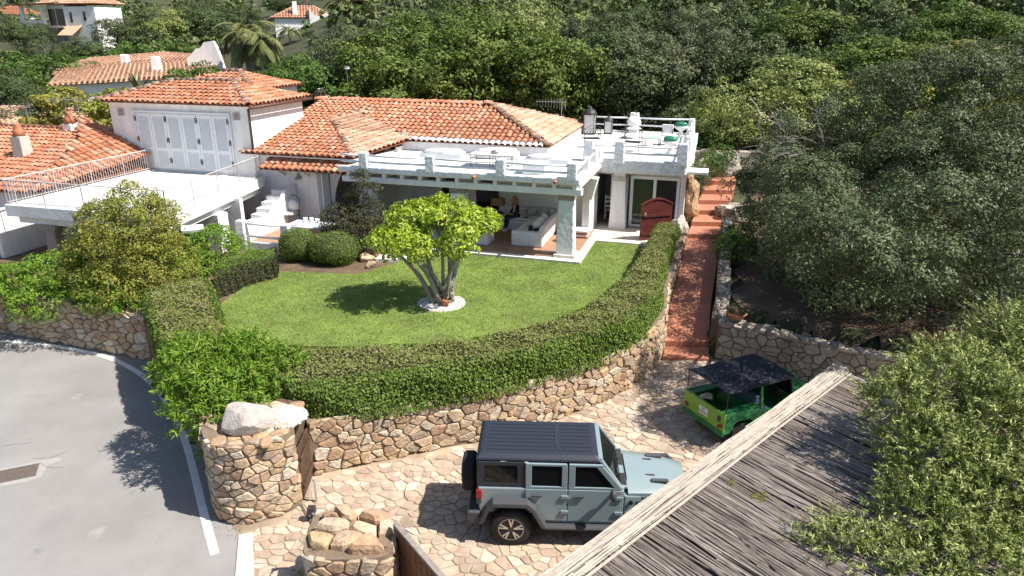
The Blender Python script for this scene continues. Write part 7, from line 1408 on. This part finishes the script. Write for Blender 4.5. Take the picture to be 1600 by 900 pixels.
# chair seen through the right-hand door
def ladder_chair(u, v, lab):
    t = thing('ladder_chair', lab, 'chair', H(u, v, 1.6), 'white chairs in the glazed room')
    for x in (-0.2, 0.2): MB().bar(H(u + x, v, 1.6), H(u + x, v, 2.75), 0.045).build('leg', 'shutter', t); MB().bar(H(u + x, v + 0.4, 1.6), H(u + x, v + 0.4, 2.05), 0.045).build('leg', 'shutter', t)
    for z in (2.2, 2.4, 2.6): hbox(u - 0.18, u + 0.18, v - 0.01, v + 0.02, z, z + 0.09).build('back_slat', 'shutter', t)
    hbox(u - 0.22, u + 0.22, v, v + 0.42, 2.03, 2.07).build('seat', 'shutter', t)
ladder_chair(0.3, 6.3, 'white ladder-back chair seen through the open door right of the veranda'); ladder_chair(1.95, 6.6, 'white ladder-back chair behind the glazed door of the right room')
# covered scooter under the carport at the left
x, y, _ = U(40, 402, 1.0); t = thing('covered_scooter', 'scooter under a crumpled grey cover beside the grey carport pillar', 'scooter', (x, y, 1.0)); b = MB(); b.blob((x, y, 1.95), (0.55, 0.4, 0.45), 7, 3, 0.16, flat=0.5); b.build('cover', 'tarp', t); b = MB(); b.blob((x - 0.25, y - 0.1, 1.6), (0.3, 0.3, 0.45), 9, 2, 0.16); b.blob((x + 0.25, y, 1.5), (0.25, 0.3, 0.4), 10, 2, 0.16); b.build('cover_fold', 'tarp', t)
for dx in (-0.45, 0.45): MB().lathe((x + dx, y, 1.25), [(0.12, -0.05), (0.24, -0.05), (0.25, 0), (0.24, 0.05), (0.12, 0.05)], 16, 'y').build('wheel', 'rubber', t)
MB().bar((x - 0.4, y, 1.3), (x + 0.4, y, 1.3), 0.18, 0.12).build('footboard', 'black', t)

# ================================================================ FAR HOUSES
def W2(x0, y0, yaw, k=1.0):
    c_, s_ = math.cos(yaw) * k, math.sin(yaw) * k; return lambda a, b_, z: (x0 + a * c_ - b_ * s_, y0 + a * s_ + b_ * c_, z)
def hip(t, fr, a0, a1, b0, b1, ze, zr, m='oldtile', lim=0, sp=0.42, ex=0.5):
    w = (b1 - b0) / 2; e = [fr(a0, b0, ze), fr(a1, b0, ze), fr(a1, b1, ze), fr(a0, b1, ze)]; r = [fr(a0 + w, b0 + w, zr), fr(a1 - w, b0 + w, zr)]
    fcs = [[e[0], e[1], r[1], r[0]], [e[1], e[2], r[1]], [e[2], e[3], r[0], r[1]], [e[3], e[0], r[0]]]; ro = roof_base('roof', fcs, t)
    lay_tiles(tile_items(fcs[0], e[0], e[1], sp, ex, m) + tile_items(fcs[1], e[1], e[2], sp, ex, m) + tile_items(fcs[3], e[3], e[0], sp, ex, m), ro, lim); return ro
def win(t, fr, a, b_, z0, w, h):
    f = MB(fr); f.box(a - w / 2 - 0.08, a + w / 2 + 0.08, b_ - 0.04, b_ + 0.02, z0 - 0.08, z0 + h + 0.08); o = f.build('window', 'trim', t); MB(fr).box(a - w / 2, a + w / 2, b_ - 0.07, b_ - 0.045, z0, z0 + h).build('pane', 'glass', o)
# terraced house top left
x0, y0, zf = UY(55, 58, 112); fr = W2(x0 - 1.6, y0, R(-10), 0.8); t = thing('far_terraced_house', 'white far house with tiled roof and covered loggia at the top left', 'house', (x0 + 6, y0, zf))
MB(fr).box(0, 5.2, 0, 6, zf - 3, zf + 1.3).build('lower_wall', 'plaster', t); MB(fr).box(-0.3, 9.0, -0.4, 6, zf + 1.3, zf + 1.45).build('loggia_floor', 'oldtile', t)
MB(fr).box(0, 4.6, 0, 0.25, zf + 1.45, zf + 2.3).build('loggia_parapet', 'plaster', t)
for a in (0.2, 4.4): MB(fr).box(a, a + 0.5, 0, 0.5, zf + 1.45, zf + 4.3).build('loggia_pillar', 'plaster', t)
MB(fr).add([(-0.6, -0.5, zf + 4.3), (8.2, -0.5, zf + 4.5), (8.2, 6, zf + 5.0), (-0.6, 6, zf + 4.6), (-0.6, -0.5, zf + 4.5), (8.2, -0.5, zf + 4.75), (8.2, 6, zf + 5.2), (-0.6, 6, zf + 4.8)], [(3, 2, 1, 0), (4, 5, 6, 7), (0, 1, 5, 4), (1, 2, 6, 5), (2, 3, 7, 6), (3, 0, 4, 7)]).build('canopy', 'wood', t)
MB(fr).box(4.9, 8.6, 1.2, 7, zf + 1.45, zf + 4.5).build('wall', 'plaster', t); MB(fr).box(8.6, 15, 0.8, 8, zf - 2, zf + 4.2).build('wall', 'plaster', t)
g = MB(fr).box(5.1, 8.3, 1.1, 1.19, zf + 1.6, zf + 3.9).build('glazed_door', 'glass', t); MB(fr).box(6.6, 6.75, 1.05, 1.1, zf + 1.6, zf + 3.9).build('mullion', 'alu', g)
win(t, fr, 10.0, 0.8, zf + 2.0, 0.5, 1.4); win(t, fr, 12.8, 0.8, zf + 2.3, 0.5, 1.2); hip(t, fr, 3.2, 15.4, 0.6, 9, zf + 4.6, zf + 6.4); 
t3 = roof_base('lower_roof', [[fr(8.7, -2.0, zf + 0.3), fr(12, -2.2, zf + 0.3), fr(12, 0.8, zf + 1.6), fr(8.7, 0.8, zf + 1.6)]], t, 'oldtile')
# white house by the palms
x0, y0, zf = UY(432, 58, 112); fr = W2(x0, y0, R(14)); t = thing('far_white_house', 'small white far house with curved gable and chimney between the palms', 'house', (x0 + 4, y0, zf))
MB(fr).box(0, 5.0, 0, 6, zf - 3, zf + 2.6).build('wall', 'plaster', t); b = MB(fr); b.extr([(5.0, zf - 3), (8.2, zf - 3), (8.2, zf + 2.4), (7.6, zf + 3.4), (6.9, zf + 3.1), (6.3, zf + 2.9), (5.6, zf + 3.1), (5.0, zf + 4.1)], 'y', -0.6, 5); b.build('gable_wall', 'plaster', t)
MB(fr).box(5.7, 6.3, -0.66, -0.58, zf, zf + 1.5).build('window', 'glass', t); hip(t, fr, -0.5, 9, -0.3, 7, zf + 2.7, zf + 4.5); MB(fr).taper(3.0, 0.9, zf + 2.8, zf + 5.0, 0.8, 0.8, 0.6, 0.6).build('chimney', 'plaster', t)
b = MB(fr); b.lathe((4.6, 5.5, zf + 5.4), [(0.05, 0), (0.45, 0.25)], 14, 'y'); b.build('satellite_dish', 'alu', t)
# bleached roof house
q = [UY(72, 134, 55), UY(345, 118, 60), UY(335, 92, 69), UY(110, 108, 66)]; q = [q[0], q[1], q[2], UY(95, 106, 66)]; q2 = [UY(95, 106, 66), UY(335, 92, 69), UY(255, 82, 74), UY(140, 96, 72)]
t = thing('bleached_roof_house', 'low neighbouring house with long bleached tile roof among the bushes', 'house', (q[0][0] + 6, q[0][1] + 4, q[0][2] - 2))
ro = roof_base('roof', [q, q2], t, 'oldtile'); lay_tiles(tile_items(q, q[0], q[1], 0.36, 0.45, 'oldtile') + tile_items(q2, q2[0], q2[1], 0.36, 0.45, 'oldtile'), ro, 120)
b = MB(); 
for p, r in ((q[0], q[1]),): d = Vector(r) - Vector(p); n = Vector((-d.y, d.x, 0)).normalized() * 0.5; b.add([tuple(Vector(p) + n - Vector((0, 0, 0.1))), tuple(Vector(r) + n - Vector((0, 0, 0.1))), tuple(Vector(r) + n - Vector((0, 0, 3))), tuple(Vector(p) + n - Vector((0, 0, 3))), tuple(Vector(p) + n * 2 - Vector((0, 0, 0.1))), tuple(Vector(r) + n * 2 - Vector((0, 0, 0.1))), tuple(Vector(r) + n * 2 - Vector((0, 0, 3))), tuple(Vector(p) + n * 2 - Vector((0, 0, 3)))], [(0, 1, 2, 3), (7, 6, 5, 4), (0, 4, 5, 1), (1, 5, 6, 2), (2, 6, 7, 3), (3, 7, 4, 0)])
b.build('wall', 'plaster', t)
for px, py, Y in ((196, 96, 67), (244, 100, 62)):
    c = UY(px, py, Y); MB().taper(c[0], c[1], c[2] - 0.9, c[2] + 0.6, 0.8, 0.7, 0.6, 0.55).build('chimney', 'plaster', ro, bevel=0.08)
b = MB(); pts = [UY(292, 92, 64), UY(306, 76, 64), UY(312, 76, 64), UY(318, 66, 64), UY(332, 64, 64), UY(338, 74, 64), UY(346, 96, 64)]; pl_ = [(p[0], p[2]) for p in pts]; pl_ = [(pl_[0][0], pl_[0][1] - 3)] + pl_ + [(pl_[-1][0] + 0.6, pl_[-1][1] - 3)]; b.extr(pl_, 'y', 64, 64.5); b.build('end_wall', 'plaster', t)
# red roof at the far left edge and the low white house behind the antennas
x0, y0, zf = UY(-25, 24, 190); fr = W2(x0, y0, 0); t = thing('far_red_roof_house', 'distant house with a red roof at the top left edge', 'house', (x0, y0, zf)); MB(fr).box(0, 10, 0, 8, zf - 3, zf + 0.3).build('wall', 'plaster', t); hip(t, fr, -0.6, 10.6, -0.6, 8.6, zf + 0.3, zf + 2.4, 'tile', 0, 0.8, 0.8)
x0, y0, zf = UY(-60, 228, 39.5); fr = W2(x0, y0, R(3)); t = thing('low_white_house', 'low white house with bleached tiles behind the two left antennas', 'house', (x0 + 4, y0, zf)); x1 = UY(116, 228, 39.5)[0] - x0; MB(fr).box(0, x1, 0, 5, zf - 3.5, zf + 0.85).build('wall', 'plaster', t, bevel=0.1); f_ = [fr(-0.2, 0.3, zf + 0.86), fr(x1 - 0.3, 0.3, zf + 0.95), fr(x1 - 0.5, 4.5, zf + 1.7), fr(-0.2, 4.5, zf + 1.6)]; ro = roof_base('roof', [f_], t, 'oldtile'); lay_tiles(tile_items(f_, f_[0], f_[1], 0.3, 0.4, 'oldtile'), ro, 150)
# stone wall and lamp on the slope behind the roof
pa, pc = UY(500, 150, 43.5), UY(612, 110, 54); stone_wall('slope_wall', 'low pale stone wall climbing the slope behind the villa roof', [(pa[0], pa[1]), ((pa[0] + pc[0]) / 2, (pa[1] + pc[1]) / 2), (pc[0], pc[1])], 0.9, 0.4, 'palecon', 0.6, 0.4, 23, zbase=lambda s: pa[2] - 0.6 + (pc[2] - pa[2]) * s / 12.5)
c = UY(545, 150, 44); t = thing('slope_lamp', 'thin garden lamp post in front of the low slope wall', 'lamp', (c[0], c[1], c[2] - 0.5)); MB().tube([(c[0], c[1], c[2] - 0.6), (c[0], c[1], c[2] + 1.6)], 0.03, 6).build('post', 'alu', t); MB().lathe((c[0], c[1], c[2] + 1.55), [(0.2, 0), (0.12, 0.14), (0.02, 0.18)], 10).build('shade', 'greyfab', t)
